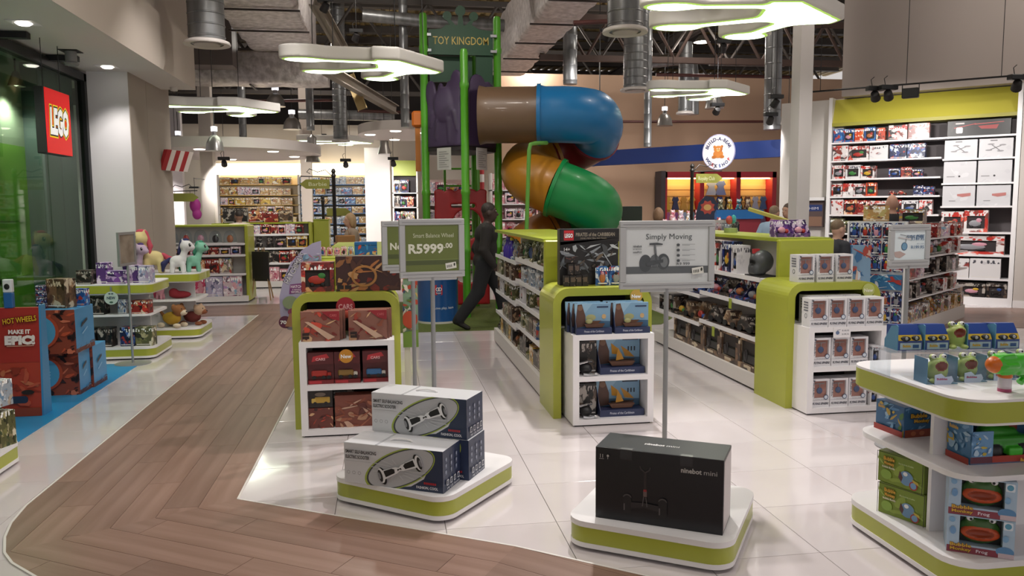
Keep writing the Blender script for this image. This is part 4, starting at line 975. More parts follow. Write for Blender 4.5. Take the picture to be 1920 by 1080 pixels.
def gondola(label, x0, x1, y0, y1, lv, ht, panel, axis='y', dshelf=.36, capgreen=True):
    """double sided shelving along y with a green end panel at y0"""
    t = thing('gondola_shelving', label, 'shelving', ((x0+x1)/2, y0, 0)); w2 = (x1-x0)/2; L_ = y1-y0
    B().box(-w2, w2, .02, L_, .02, lv[0], m_offw).box(-w2+.03, w2-.03, .04, L_-.02, 0, .02, m_black).obj('base_plinth', t)
    B().box(-.03, .03, .05, L_, lv[0], ht, m_offw).obj('spine_panel', t)
    nb = max(1, round(L_/1.35))
    for i, z in enumerate(lv[1:]):
        for bi in range(nb):
            a = .05+(L_-.05)*bi/nb; e = .05+(L_-.05)*(bi+1)/nb-.012; dz = -.05*(bi % 2)
            for s in (-1, 1):
                xx = (s*.03, s*w2*.92); B().box(min(xx), max(xx), a, e, z-.022+dz, z+dz, m_shelf).box(min(s*w2*.92, s*w2*.94), max(s*w2*.92, s*w2*.94), a, e, z-.03+dz, z+.012+dz, m_white).obj('shelf', t)
    B().box(panel[0]-(x0+x1)/2, panel[1]-(x0+x1)/2, .0, .06, 0.02, ht+.02, m_green, bev=.012).obj('end_panel', t)
    B().box(panel[0]-(x0+x1)/2, panel[1]-(x0+x1)/2, .06, L_, ht, ht+.03, m_green2 if capgreen else m_white).obj('top_cap', t)
    return t
# ---- two front platforms with scooter boxes
def platform(label, c, rot, s=.82):
    t = thing('display_platform', label, 'platform', (c[0], c[1], 0), rot); platform_parts(t, s, s, .11); return t
platform('low white and green platform carrying the stacked scooter boxes', (.20, 4.70), R(-38))
platform('low white and green platform carrying the black box', (1.41, 3.88), R(-33.5))
def scooter_box(label, fl, ang, z):
    W_, D_, H_ = .615, .235, .235; t = thing('scooter_box', label, 'box', (fl[0], fl[1], z), ang, 'scooter boxes')
    B().box(0, W_, 0, D_, 0, H_, M('#d4d4d9', .3), bev=.002).obj('carton', t)
    a = Art(W_, H_)
    a.poly([(.26, 0), (W_, 0), (W_, H_), (.53, H_), (.56, .19), (.50, .07), (.42, .02), (.30, .0)], '#2a3550')
    a.ell(.350, .112, .235, .102, '#9fb04a', 24, 40); a.ell(.353, .113, .225, .095, '#46494c', 24, 40); a.ell(.357, .114, .217, .089, '#b4b5ba', 24, 40)
    for i in range(14): an = R(24+180*i/14*2); a.line((.342+.05*math.cos(an), .108+.03*math.sin(an)), (.342+.17*math.cos(an), .108+.055*math.sin(an)), .004, '#c3c4c8')
    c0 = (.357, .112); ca, sa = math.cos(R(24)), math.sin(R(24)); tr_ = lambda x, y: (c0[0]+x*ca-y*sa, c0[1]+x*sa+y*ca)
    for s in (-1, 1):
        cx, cy = tr_(s*.118, 0); a.ell(cx, cy, .05, .022, '#16161a', 108); a.ell(cx+s*.008, cy+.002, .043, .02, '#e8e8ea', 108); a.ell(cx+s*.014, cy, .036, .013, '#26262a', 108); a.ell(cx+s*.02, cy, .02, .008, '#8a8a90', 108)
    a.poly([tr_(*p) for p in ((-.11, -.022), (-.02, -.014), (0, -.006), (.02, -.014), (.11, -.022), (.11, .03), (.02, .022), (0, .012), (-.02, .022), (-.11, .03))], '#e4e4e7')
    for s in (-1, 1): a.poly([tr_(*p) for p in ((s*.1, -.012), (s*.036, -.008), (s*.03, .012), (s*.045, .022), (s*.1, .024))], '#1b1b20')
    a.poly([tr_(*p) for p in ((-.014, -.004), (0, .002), (.014, -.004), (.012, .008), (0, .006), (-.012, .008))], '#1b1b20')
    a.text('SMART SELF-BALANCING', .018, .180, .019, '#2d2d33', width=.195, bold=.03); a.text('ELECTRIC SCOOTER', .018, .150, .019, '#2d2d33', width=.152, bold=.03)
    a.rect(.018, .135, .16, .0015, '#9a9aa0')
    for i in range(3): a.ring(.035+.035*i, .068, .010, .002, '#85858c', 12)
    a.text('FASHION, COOL', .46, .020, .015, '#e8e8ee', width=.13, bold=.015); [a.rect(.506+.011*k, .047, .008, .012, '#b0252c') for k in range(7)]
    a.build('front_print', t, (0, 0, 0), (1, 0, 0), (0, 0, 1))
    s_ = Art(D_, H_); s_.rect(0, 0, D_, H_, '#2c3652'); 
    for i in range(3):
        for j in range(3): s_.rr(.03+.065*i, .10+.036*j, .018, .018, .004, '#8f97ad'); s_.rect(.028+.065*i, .094+.036*j, .024, .003, '#7a839b')
    for i in range(4): s_.rr(.03+.048*i, .035, .026, .032, .003, '#e1e3ea'); s_.rr(.034+.048*i, .039, .018, .024, .003, '#2c3652')
    s_.text('PE CE RoHS', .03, .015, .012, '#e1e3ea', width=.17); s_.build('side_print', t, (W_, 0, 0), (0, 1, 0), (0, 0, 1))
    B().tube([(.24, .11, H_+.001), (.26, .118, H_+.008), (.31, .122, H_+.012), (.36, .118, H_+.008), (.38, .11, H_+.001)], .0055, m_white, 6).obj('carry_handle', t)
    B().box(.20, .215, 0, D_, H_, H_+.0012, M('#b9b9bf', .2)).obj('tape', t)
fl1 = (-.275, 4.505); an1 = math.atan2(4.215-4.505, .27+.275)
scooter_box('white and navy scooter box lying alone in front on the platform', fl1, an1, .15)
fl2 = (-.11, 4.70); an2 = math.atan2(4.40-4.70, .43+.11)
scooter_box('lower white and navy scooter box of the rear stack', fl2, an2, .15); scooter_box('top white and navy scooter box of the rear stack', (-.118, 4.708), an2, .385)
t = thing('black_box', 'large black box with silver lettering standing on the platform', 'box', (1.0, 3.755, .15), math.atan2(3.43-3.755, .53))
W_, D_, H_ = .625, .265, .365; m_bk = M('#16161c', .35)
B().box(0, W_, 0, D_, 0, H_, m_bk, bev=.002).obj('carton', t)
B().add([(.002, .002, H_+.0008), (W_-.002, .002, H_+.0008), (W_-.002, D_-.002, H_+.0008), (.002, D_-.002, H_+.0008)], [(0, 1, 2, 3)], M('#2f3335', .3)).obj('lid', t)
a = Art(W_, H_); a.text('ninebot', .425, .285, .024, '#b4b0ae', width=.098, bold=.03); a.text('mini', .533, .285, .024, '#b4b0ae', width=.062)
a.rect(.245, .165, .014, .10, '#2c2628'); a.rect(.243, .14, .018, .03, '#6a5a58'); a.rect(.244, .165, .016, .012, '#8a2a30')
for s in (-1, 1):
    a.line((.252, .262), (.252+s*.022, .278), .007, '#3a3638'); a.line((.252+s*.022, .278), (.252+s*.026, .292), .006, '#3a3638'); cx = .252+s*.088
    a.rr(cx-.021, .045, .042, .10, .018, '#1d1c20'); a.ell(cx, .118, .024, .026, '#4a4648', n=12, a0=20, a1=160); a.ell(cx, .116, .020, .021, '#1d1c20', n=12, a0=10, a1=170); a.rect(cx-.018, .06, .006, .034, '#5d585a')
    a.poly([(.252, .085), (cx-s*.02, .075), (cx-s*.02, .105), (.252, .11)], '#29262a')
    a.line((.246+.012*(s > 0), .14), (.252+s*.012, .092), .004, '#5a5658')
for i in range(2): a.rect(.026+.012*i, .315, .003, .018, '#b4b0ae')
a.ell(.066, .327, .006, .006, '#b4b0ae'); a.rect(.0648, .31, .0024, .014, '#b4b0ae'); a.rect(.022, .309, .024, .002, '#b4b0ae'); a.build('front_print', t, (0, 0, 0), (1, 0, 0), (0, 0, 1))
Art(W_, D_).text('ninebot', .22, .115, .028, '#e6e4e4', width=.10, bold=.03).text('mini', .33, .115, .028, '#e6e4e4', width=.062).build('lid_print', t, (0, 0, H_+.0008), (1, 0, 0), (0, 1, 0))
for x in (.125, .42): B().box(x, x+.06, -.0012, .0, H_-.05, H_, M('#2c2c30', .15)).box(x, x+.06, -.0012, .028, H_, H_+.0014, M('#7a7c7c', .12)).obj('tape_strip', t)
s_ = Art(D_, H_); s_.rect(.012, .012, D_-.024, H_-.024, '#c9bfc0'); s_.build('side_label', t, (W_, 0, 0), (0, 1, 0), (0, 0, 1))
# ---- framed signs on poles
def framed(label, c, rot, W_, H_, draw, pole=True, bg='#cfd2d3', two=False):
    t = thing('framed_sign', label, 'sign', (c[0], c[1], 0), rot); z0 = c[2]; fr = .042
    m_f = M('#b3b3b4', .35, metal=.25)
    for q in ((-W_/2, W_/2, z0, z0+fr), (-W_/2, W_/2, z0+H_-fr, z0+H_), (-W_/2, -W_/2+fr, z0+fr, z0+H_-fr), (W_/2-fr, W_/2, z0+fr, z0+H_-fr)): B().box(q[0], q[1], -.014, .012, q[2], q[3], m_f, bev=.004).obj('frame_bar', t)
    for q in ((-W_/2+fr*.5, W_/2-fr*.5, z0+fr*.5, z0+fr*.6), (-W_/2+fr*.5, W_/2-fr*.5, z0+H_-fr*.6, z0+H_-fr*.5)): B().box(q[0], q[1], -.016, -.012, q[2], q[3], m_grey).obj('frame_groove', t)
    B().box(-W_/2+fr, W_/2-fr, -.004, .006, z0+fr, z0+H_-fr, M(bg, .3)).obj('poster', t)
    a = Art(W_-2*fr, H_-2*fr); draw(a); a.build('poster_print', t, (-W_/2+fr, -.0045, z0+fr), (1, 0, 0), (0, 0, 1))
    B().box(-.17, .17, -.006, .014, z0-.02, z0, m_f).obj('clamp', t)
    B().cyl((0, .006, .012), (0, .006, z0), .0155, .0155, m_grey, 14).obj('pole', t); B().lathe([(.17, 0), (.17, .008), (.155, .014), (0, .016)], m_grey, 28).obj('foot', t)
def tag(a, x, y, rot=8):
    a.poly([(x+p*math.cos(R(rot))-q*math.sin(R(rot)), y+p*math.sin(R(rot))+q*math.cos(R(rot))) for p, q in ((0, 0), (.075, 0), (.075, .042), (0, .042))], '#dedcd4'); [a.poly([(x+(p+k*.010)*math.cos(R(rot))-q*math.sin(R(rot)), y+(p+k*.010)*math.sin(R(rot))+q*math.cos(R(rot))) for p, q in ((.008, .010), (.013, .010), (.014, .028), (.009, .028))], '#3a3c34') for k in range(4)]; a.ell(x+.058, y+.034, .006, .011, '#3a3c34')
def d_smart(a):
    a.rect(0, 0, a.w, a.h, '#667038'); a.rect(0, .045, a.w, .032, '#4c5530'); a.rect(.0, .077, a.w, .004, '#7d8a4a')
    a.text('Smart Balance Wheel', a.w/2+.01, a.h-.085, .030, '#c9cdb0', 'c', width=a.w*.76); a.text('R5999', .02, a.h*.40, .062, '#dcdccb', width=a.w*.66, bold=.035); a.text('.00', .02+a.w*.67, a.h*.40+.032, .034, '#dcdccb', width=a.w*.16, bold=.03); tag(a, a.w-.09, .01)
def d_new(a):
    a.rect(0, 0, a.w, a.h, '#667038'); a.rect(0, .045, a.w, .032, '#4c5530'); a.text('New', .02, a.h*.40, .05, '#dcdccb', bold=.03)
def d_ride(a):
    a.rect(0, .055, a.w, .045, '#5d6164'); a.text('Simply Moving', a.w/2+.01, a.h-.075, .036, '#4f5458', 'c', width=a.w*.56)
    g = '#4a4e52'
    a.ell(.125, .12, .04, .055, g); a.ell(.24, .13, .04, .05, g); a.ell(.245, .128, .024, .034, '#74787b'); a.ell(.185, .135, .03, .04, '#5d6165'); a.poly([(.13, .10), (.24, .125), (.24, .145), (.18, .14), (.13, .13)], g)
    a.line((.195, .13), (.185, .225), .013, g); a.line((.187, .18), (.185, .235), .009, '#6a6e72'); a.poly([(.15, .235), (.235, .235), (.235, .243), (.20, .25), (.15, .247)], g)
    a.text('ninebot', .045, .222, .014, g, width=.055, bold=.03); a.text('BY SEGWAY', .045, .205, .009, g, width=.055); a.text('miniPRO', .045, .185, .012, g, width=.055, bold=.02)
    for i in range(4): a.ell(.335, .235-.033*i, .011, .008, g); a.rect(.326, .226-.033*i, .018, .004, g); a.rect(.36, .236-.033*i, .085, .0025, '#8a8e90'); a.rect(.36, .23-.033*i, .05, .0025, '#8a8e90')
    a.text('R9 999', .325, .072+.035, .018, '#4f5458', width=.085, bold=.015); tag(a, a.w-.105, .045)
def d_fly(a):
    a.text('FLYING SPHERE', a.w-.012, a.h-.05, .018, '#47698f', 'r', width=a.w*.56, bold=.04, shear=.2)
    a.poly([(.0, .055), (.05, .06), (.085, .045), (.10, .04), (.085, .03), (.05, .012), (.01, .02)], '#b9a29c'); a.ell(.085, .092, .026, .028, '#3d6283'); a.ell(.085, .092, .021, .023, '#6f9ab8'); a.line((.092, .115), (.105, .16), .004, '#6b7076'); a.line((.045, .175), (.15, .155), .005, '#8d9196'); a.line((.03, .155), (.14, .14), .008, '#c4bfc0')
    a.text('BUY 1 FOR', a.w-.012, .165, .008, '#5d7a96', 'r', width=.06); a.text('R149.95', a.w-.012, .132, .022, '#47698f', 'r', width=a.w*.42, bold=.012); a.text('BUY 2 FOR', a.w-.012, .105, .008, '#5d7a96', 'r', width=.06); a.text('R199.95', a.w-.012, .075, .022, '#47698f', 'r', width=a.w*.42, bold=.012)
p = at(1250, 541, 4.8); framed('silver framed landscape sign about a two wheeled ride on a tall pole', p, R(-2), at(1338, 541, 4.8).x-at(1163, 541, 4.8).x, .43, d_ride)
p = at(811, 520, 5.45); framed('silver framed green price sign reading Smart Balance Wheel', (p.x, p.y, p.z), R(10), .455, .40, d_smart)
p = at(774, 506, 5.95); framed('silver framed green sign half hidden behind the price sign', (p.x, p.y, p.z), R(8), .455, .365, d_new)
p = at(1703, 498, 5.0); framed('silver framed pale sign with prices above the right display stand', (p.x, p.y, p.z), R(8), .345, .285, d_fly, bg='#dce6ea')
# ------------------------------------------------------------------ end caps and what stands on them
def picbox(name, label, loc, size, rot, bg, cols, seed, group=None, n=16, texts=(), side=None, extra=None):
    """carton with its own printed front: size = (w, d, h); loc is the middle of the front bottom edge"""
    w_, d_, h_ = size; t = T(B().box(-w_/2, w_/2, 0, d_, 0, h_, M(side or bg, .35), bev=.0015).obj(name, None, loc, rot), label, 'box', group)
    a = Art(w_, h_); a.rect(.002, .002, w_-.004, h_-.004, bg); picture(a, cols, n, seed)
    if extra: extra(a)
    for (s, x, y, sz, c, wd) in texts: a.text(s, x*w_, y*h_, sz*h_, c, width=wd*w_, bold=.02)
    a.build('front_print', t, (-w_/2, 0, 0), (1, 0, 0), (0, 0, 1)); return t
def badge(label, loc, r, col, txt, tc='#ffffff', name='round_tag', rot=0):
    t = T(B().cyl((0, 0, 0), (0, .003, 0), r, r, M(col, .4), 24).obj(name, None, loc, rot), label, 'tag'); Art(2*r, 2*r).text(txt, r, r*.72, r*.55, tc, 'c', width=r*1.5, bold=.03).build('lettering', t, (-r, -.0002, -r), (1, 0, 0), (0, 0, 1)); return t
endcap('green arched end display filled with red toy car boxes', -.74, .08, 6.22, -.67, .03, 5.98)
endcap('green arched end display with blue pirate playsets', 1.29, 2.11, 6.17, 1.39, 2.04, 5.90)
endcap('green arched end display stacked with white flying toy boxes', 3.28, 4.12, 6.14, 3.34, 4.03, 5.90)
CARS = ['#9a3a2c', '#b98a66', '#7a2a24', '#d0a67c', '#5a2a24', '#8a4a34', '#c84a36', '#402020']
picbox('toy_car_box', 'wide red and brown box on top of the car display arch', (-.16, 6.32, 1.06), (.50, .16, .275), R(-2), '#3c1f1c', ['#8a5a34', '#a86a3a', '#6a3a24', '#b88a5a', '#7a2a20', '#4a2a20'], 11, n=20, extra=lambda a: (a.ring(.22, .12, .10, .018, '#a8743c', ry=.085), a.poly([(.38, .275), (.5, .275), (.5, .22), (.42, .235)], '#a81f28'), a.rect(.01, .02, .05, .03, '#1c1414'), a.rect(.07, .02, .05, .03, '#1c1414')))
w1 = prod('toy_car_box', 'window', 'red', (-.55, 6.42, 1.06), (.25, .14, .23), 0, 'dark red window box with a red toy on top of the car display arch', 'box', None, 0)
for i, (x, tx) in enumerate(((-.515, 'left'), (-.165, 'right'))):
    for j, wd in enumerate(('front', 'middle', 'rear')):
        picbox('toy_car_box', '%s car track box of the %s stack of three under the green arch' % (wd, tx), (x+.018*j, 6.03+.05*j, .72), (.285, .035, .225-.0*j), 0, '#8a5a4c', CARS, 21+i, 'car track boxes under the arch', n=14 if j == 0 else 3,
               extra=(lambda a: (a.poly([(.15, .225), (.285, .225), (.285, .15), (.22, .17)], '#8f1c26'), a.text('CARS', .215, .185, .018, '#c86a6a', width=.05), a.poly([(.03, .15), (.06, .15), (.25, .03), (.20, .01)], '#c9a890'), a.rect(.012, .02, .05, .02, '#2a1614'), a.rect(.012, .045, .05, .02, '#2a1614'))) if j == 0 else None)
bd = badge('red round badge hanging from the top of the car display arch', (-.335, 6.21, .955), .072, '#9c1f2a', 'CARS', '#d8a0a0', 'round_badge'); B().ell((0, -.004, -.062), (.075, .01, .03), M('#b84a34', .4), 14, 8).box(-.06, .06, -.002, .002, -.105, -.088, m_black).obj('badge_base', bd)
for i, (x, c, wn) in enumerate(((-.52, '#a83028', 'red'), (-.325, '#8a6a34', 'gold'), (-.115, '#3a6a9a', 'blue'))):
    t = T(B().box(-.095, .095, .03, .10, 0, .24, M('#5a1f22', .35)).box(-.095, .095, 0, .03, .15, .24, M('#5a1f22', .35)).box(-.095, .095, 0, .03, 0, .03, M('#7a2024', .35)).obj('toy_car_box', None, (x, 6.02, .395), 0), 'dark red pack with a %s toy truck on the middle shelf' % wn, 'box', 'toy truck packs')
    B().box(-.07, .045, .006, .03, .055, .10, M(c, .4), bev=.008).box(.045, .075, .008, .028, .055, .085, M('#d0c8c0' if i else c, .4), bev=.006).obj('toy_truck', t)
    for xx in (-.05, .02, .06): B().cyl((xx, .004, .05), (xx, .02, .05), .014, .014, m_black, 10).obj('wheel', t)
    a = Art(.19, .24); a.poly([(.03, .17), (.16, .20), (.14, .23), (.04, .21)], '#b8323a'); a.text('CARS', .06, .18, .02, '#e0b8b8', width=.07, bold=.02); a.rect(.01, .005, .09, .02, '#b8323a'); a.build('pack_print', t, (-.095, 0, 0), (1, 0, 0), (0, 0, 1))
badge('orange round New tag above the gold toy truck pack', (-.33, 6.0, .605), .052, '#c98a2a', 'New')
picbox('toy_car_box', 'pack with a yellow toy truck on the lowest shelf of the car display', (-.53, 6.03, .215), (.18, .10, .13), 0, '#241a1a', ['#1c1416', '#2c2020'], 31, n=4, extra=lambda a: (a.rr(.05, .035, .11, .045, .006, '#b8933a'), a.rr(.025, .035, .03, .035, .006, '#c8a850'), a.ell(.05, .03, .014, .014, '#151212'), a.ell(.13, .03, .014, .014, '#151212'), a.ell(.09, .10, .04, .015, '#7a6a60')))
picbox('toy_car_box', 'car track pack lying under the yellow toy truck pack', (-.53, 6.03, .055), (.18, .10, .155), 0, '#6a342c', CARS, 32, n=10)
picbox('toy_car_box', 'wide red desert track box on the lowest shelf of the car display', (-.215, 6.03, .055), (.42, .12, .245), 0, '#7d4436', ['#b08468', '#8a4a36', '#c09a84', '#5a2a24', '#a06048'], 33, n=22, extra=lambda a: a.poly([(.34, .245), (.42, .245), (.42, .18)], '#8f1c26'))
prod('toy_car_box', 'carton', 'dark', (-.44, 6.22, .055), (.3, .16, .27), 0, 'dark carton at the back of the lowest car display shelf', 'box')
# pirate display
def brickbox(t, x, y, z, s): # the square logo
    pass
def d_pir(a):
    picture(a, ['#8a8f96', '#6a6f76', '#a8adb2', '#4a4c50', '#b8bcc0'], 16, 41, 0, .10, a.w, .24); picture(a, ['#4a4038', '#2a2624', '#6a5a4a', '#3a3230'], 14, 42, .05, .12, a.w-.1, .16)
    a.rect(0, .36, a.w, .105, '#161213'); a.poly([(0, .36), (a.w, .36), (a.w, .39), (a.w*.5, .365), (0, .335)], '#161213')
    a.rect(.03, .372, .082, .082, '#c0202a'); a.text('LEGO', .036, .395, .034, '#1a1a1a', width=.07, bold=.085); a.text('LEGO', .037, .396, .032, '#ffffff', width=.068, bold=.035)
    a.text('PIRATES of the CARIBBEAN', .13, .405, .030, '#a59a88', width=.33, bold=.01); a.text('DEAD MEN TELL NO TALES', .17, .382, .012, '#a59a88', width=.22); a.text('14+', .03, .285, .028, '#d8d8d8', width=.05, bold=.02); a.text('71042', .03, .262, .013, '#c8c8c8')
picbox('brick_set_box', 'tall black brick set box with a red logo on the pirate display arch', (1.65, 6.42, 1.06), (.50, .10, .465), 0, '#1e1b1d', ['#2a2628'], 40, n=1, extra=d_pir)
for i in range(6):
    r_, c_ = divmod(i, 4) if i < 4 else (1, i-4)
    r_ = 0 if i < 4 else 1; x = 1.435+.052*(c_ if r_ == 0 else c_+.7)
    picbox('figure_pack', '%s black figure pack from the left, %s row before the brick set box' % (ORD[c_], ('lower', 'upper')[r_]), (x, 6.32+.004*r_, 1.06+.095*r_), (.05, .03, .09), 0, '#1c1618', ['#6a5a50', '#8a7a70'], 50+i, 'small black figure packs', n=2, extra=lambda a: a.rect(.008, .035, .034, .038, '#5a4a44'))
picbox('figure_pack', 'black figure pack on top of the pile before the brick set box', (1.48, 6.33, 1.25), (.11, .03, .055), 0, '#1c1618', ['#6a3a34', '#8a7a70'], 57, n=4)
for i in range(2): prod('figure_pack', 'blister', 'blue', (1.74+.115*i, 6.33, 1.06), (.11, .06, .16), 0, '%s blue blister pack standing before the brick set box' % ('left' if i == 0 else 'right'), 'toy pack', 'blue blister packs')
def ship(a, W_, H_, big):
    a.rect(0, 0, W_, H_, '#7aa0bd'); a.poly([(0, H_*.3), (W_, H_*.25), (W_, 0), (0, 0)], '#3f6484'); a.poly([(0, H_), (W_*.5, H_), (W_*.3, H_*.62), (0, H_*.5)], '#90b3cb')
    a.poly([(W_*.02, 0), (W_*.30, H_*.05), (W_*.30, H_*.5), (W_*.24, H_*.78), (W_*.20, H_*.98), (W_*.08, H_*.96), (W_*.05, H_*.6)], '#5a3d33'); a.ell(W_*.15, H_*.82, W_*.07, H_*.11, '#7a5a48')
    if big:
        a.poly([(W_*.34, H_*.80), (W_*.36, H_*.40), (W_*.60, H_*.34), (W_*.48, H_*.62)], '#c08a2a'); a.poly([(W_*.56, H_*.70), (W_*.66, H_*.30), (W_*.88, H_*.26), (W_*.74, H_*.5)], '#b8842a'); a.poly([(W_*.3, H_*.2), (W_*.9, H_*.2), (W_*.8, H_*.08), (W_*.4, H_*.08)], '#4a3a30'); a.rect(W_*.6, H_*.9, W_*.36, H_*.04, '#2a2c3c')
        for i in range(3): a.rect(W_*(.72+.07*i), H_*.5, W_*.03, H_*.16, '#1d2a3a')
    else:
        a.ell(W_*.45, H_*.42, W_*.14, H_*.13, '#a8a878'); a.poly([(W_*.3, H_*.28), (W_*.75, H_*.28), (W_*.65, H_*.16), (W_*.4, H_*.16)], '#6a4a38'); a.rect(W_*.62, H_*.82, W_*.32, H_*.06, '#2a3a5a'); a.ell(W_*.82, H_*.45, W_*.06, H_*.1, '#c8a878')
def playset(label, loc, w_, d_, h_, big, group):
    m_n = M('#2c3557', .35); t = T(B().box(-w_/2, w_/2, 0, d_, 0, h_*.2, m_n).box(-w_/2, w_/2, d_-.02, d_, 0, h_, M('#7aa0bd', .35)).prism([(0, h_*.2), (d_, h_*.2), (d_, h_*.9)], -w_/2, -w_/2+.004, m_n, ax='x').obj('pirate_playset', None, loc, 0), label, 'box', group)
    a = Art(w_, h_*.8); ship(a, w_, h_*.8, big); a.build('back_card_print', t, (-w_/2, d_-.021, h_*.2), (1, 0, 0), (0, 0, 1))
    Art(w_, h_*.2).text('Pirates of the Caribbean', w_/2, h_*.07, h_*.07, '#c8ccd8', 'c', width=w_*.55, bold=.01).build('lettering', t, (-w_/2, 0, 0), (1, 0, 0), (0, 0, 1))
    b = B(); b.prism([(-w_*.2, h_*.22), (w_*.25, h_*.22), (w_*.32, h_*.34), (-w_*.26, h_*.34)], d_*.25, d_*.6, M('#5a3a2a', .5), ax='y')
    if big: b.prism([(-w_*.1, h_*.36), (w_*.08, h_*.40), (-.02, h_*.75)], d_*.4, d_*.42, M('#b8842a', .6), ax='y')
    else: b.ell((-w_*.12, d_*.4, h_*.42), (w_*.1, .02, h_*.09), M('#9a9a68', .5), 10, 6)
    b.obj('toy_ship', t)
for i, x in enumerate((1.565, 1.875)):
    for j, wd in enumerate(('rear', 'middle', 'front')): playset('%s blue pirate playset of the %s stack under the arch' % (wd, ('left', 'right')[i]), (x-.02*(2-j), 6.02+.075*(2-j)-.09, .72), .285, .075, .235, False, 'small pirate playsets')
playset('large blue pirate ship playset on the middle shelf', (1.80, 5.95, .395), .36, .15, .27, True, 'large pirate playsets'); playset('large blue pirate ship playset on the lowest shelf', (1.80, 5.95, .055), .36, .15, .27, True, 'large pirate playsets')
for z, wd in ((.395, 'middle'), (.055, 'lowest')):
    prod('dark_box', 'carton', 'dark', (1.53, 6.10, z), (.16, .15, .26), 0, 'dark carton beside the pirate ship on the %s shelf' % wd, 'box')
    h = T(B().ell((0, 0, .05), (.05, .06, .045), m_black, 12, 8).tube([(-.04, -.05, .015), (0, -.07, .01), (.05, -.06, .012)], .012, M('#c9c9cc', .15, metal=.9), 8).tube([(-.05, 0, .09), (0, -.03, .11), (.05, 0, .10)], .009, M('#c9c9cc', .15, metal=.9), 8).ell((.06, -.065, .014), (.018, .014, .012), M('#d8d8da', .12, metal=.9), 8, 6).obj('toy_bike', None, (1.51, 5.98, z), R(10)), 'black and chrome toy on the %s shelf of the pirate display' % wd, 'toy', 'black and chrome toys')
badge('yellow round New tag on the pirate display arch', (1.975, 6.16, .985), .052, '#c9a24a', 'New')
# flying toy display
def flybox():
    w_, d_, h_ = .158, .13, .235; t = thing('flying_toy_box', 'x', 'box'); m_w = M('#dcdade', .35)
    b = B().box(-w_/2, w_/2, .022, d_, 0, h_, m_w); x0, x1, z0, z1 = -.055, .060, .075, .218
    for q in ((-w_/2, w_/2, 0, z0), (-w_/2, w_/2, z1, h_), (-w_/2, x0, z0, z1), (x1, w_/2, z0, z1)): b.box(q[0], q[1], 0, .022, q[2], q[3], m_w)
    b.obj('carton', t); B().add([(x0, .021, z0), (x1, .021, z0), (x1, .021, z1), (x0, .021, z1)], [(0, 1, 2, 3)], noisy('backing', '#97584a', '#c08470', 9, .5)).obj('window_back', t)
    B().ell((.0, .016, .135), (.026, .010, .026), M('#3a4a72', .3), 14, 10).cyl((0, .015, .16), (0, .015, .19), .003, .003, m_grey, 6).box(-.04, .04, .012, .018, .19, .194, m_grey).obj('flying_toy', t)
    B().add([(x0, .004, z0), (x1, .004, z0), (x1, .004, z1), (x0, .004, z1)], [(0, 1, 2, 3)], m_clear).obj('window_film', t)
    a = Art(w_, h_); a.ring(.128, .082, .021, .006, '#3a4a6a', 16); a.ell(.128, .082, .015, .015, '#c8d0da'); a.rect(0, .058, w_, .002, '#8a8a92')
    a.text('FLYING SPHERE', w_/2, .022, .018, '#3f4250', 'c', width=.138, bold=.03, shear=.15); a.text('FLYING SPHERE', w_/2, .063, .006, '#6a6a72', 'c', width=.09)
    for i in range(9): a.rect(.008, .09+.013*i, .008+.004*(i % 3), .007, '#5a5a64')
    a.poly([(.008, h_-.005), (.03, h_-.012), (.018, h_-.03)], '#5a5a64'); a.build('front_print', t, (-w_/2, 0, 0), (1, 0, 0), (0, 0, 1))
    s_ = Art(d_, h_); s_.ring(d_/2, .09, .02, .005, '#4a4e5c', 14); 
    for i in range(4): s_.rect(.03, .13+.022*i, .07, .01, '#6a6c78')
    s_.build('side_print', t, (-w_/2, d_, 0), (0, -1, 0), (0, 0, 1)); return t
fb0 = flybox(); fused = [False]
def fly(label, x, y, z, rot=0, s=1.0, group='flying toy boxes'):
    o = fb0 if not fused[0] else copytree(fb0); fused[0] = True; o.location = (x, y, z); o.rotation_euler = (0, 0, rot); o.scale = (s, s, s); T(o, label, 'box', group)
ORD = ['first', 'second', 'third', 'fourth']
for i in range(4): fly('%s from the left of the white flying toy boxes on top of the display box' % ORD[i], 3.43+.163*i, 5.91, .72)
for i in range(3): fly('%s from the left of the white flying toy boxes on the middle shelf' % ORD[i], 3.475+.165*i, 5.93, .395)
for i in range(3): fly('%s from the left of the white flying toy boxes on the lowest shelf' % ORD[i], 3.475+.165*i, 5.93, .055)
for i in range(3): fly('%s from the left of the white flying toy boxes standing on the green arch' % ORD[i], 3.48+.175*i, 6.22, 1.06-.0, R(3), .98)
for i in range(3): fly('%s from the left of the flying toy boxes in the back row under the arch' % ORD[i], 3.52+.163*i, 6.12, .72, 0, 1, 'flying toy boxes in the back row')
for z in (.395, .055): prod('small_toy_box', 'window', 'white', (3.945, 5.96, z), (.07, .1, .16), 0, 'narrow white box at the right end of the %s flying toy shelf' % ('middle' if z > .2 else 'lowest'), 'box', None, 1)
pc = T(B().box(-.075, .075, 0, .003, 0, .085, m_white).obj('price_card', None, (3.625, 5.893, .635)), 'white price card on the edge of the flying toy display box', 'card'); Art(.15, .085).text('R149.95', .075, .05, .014, '#4a4e5c', width=.06).text('R199.95', .075, .02, .014, '#4a4e5c', width=.06).ell(.035, .04, .016, .016, '#6a7a9a').line((.03, .06), (.06, .066), .003, '#6a6c78').build('price_print', pc, (-.075, 0, 0), (1, 0, 0), (0, 0, 1))
badge('pale green round tag on the flying toy display arch', (4.0, 6.13, .99), .055, '#b8c070', 'New', '#e8e8d0')
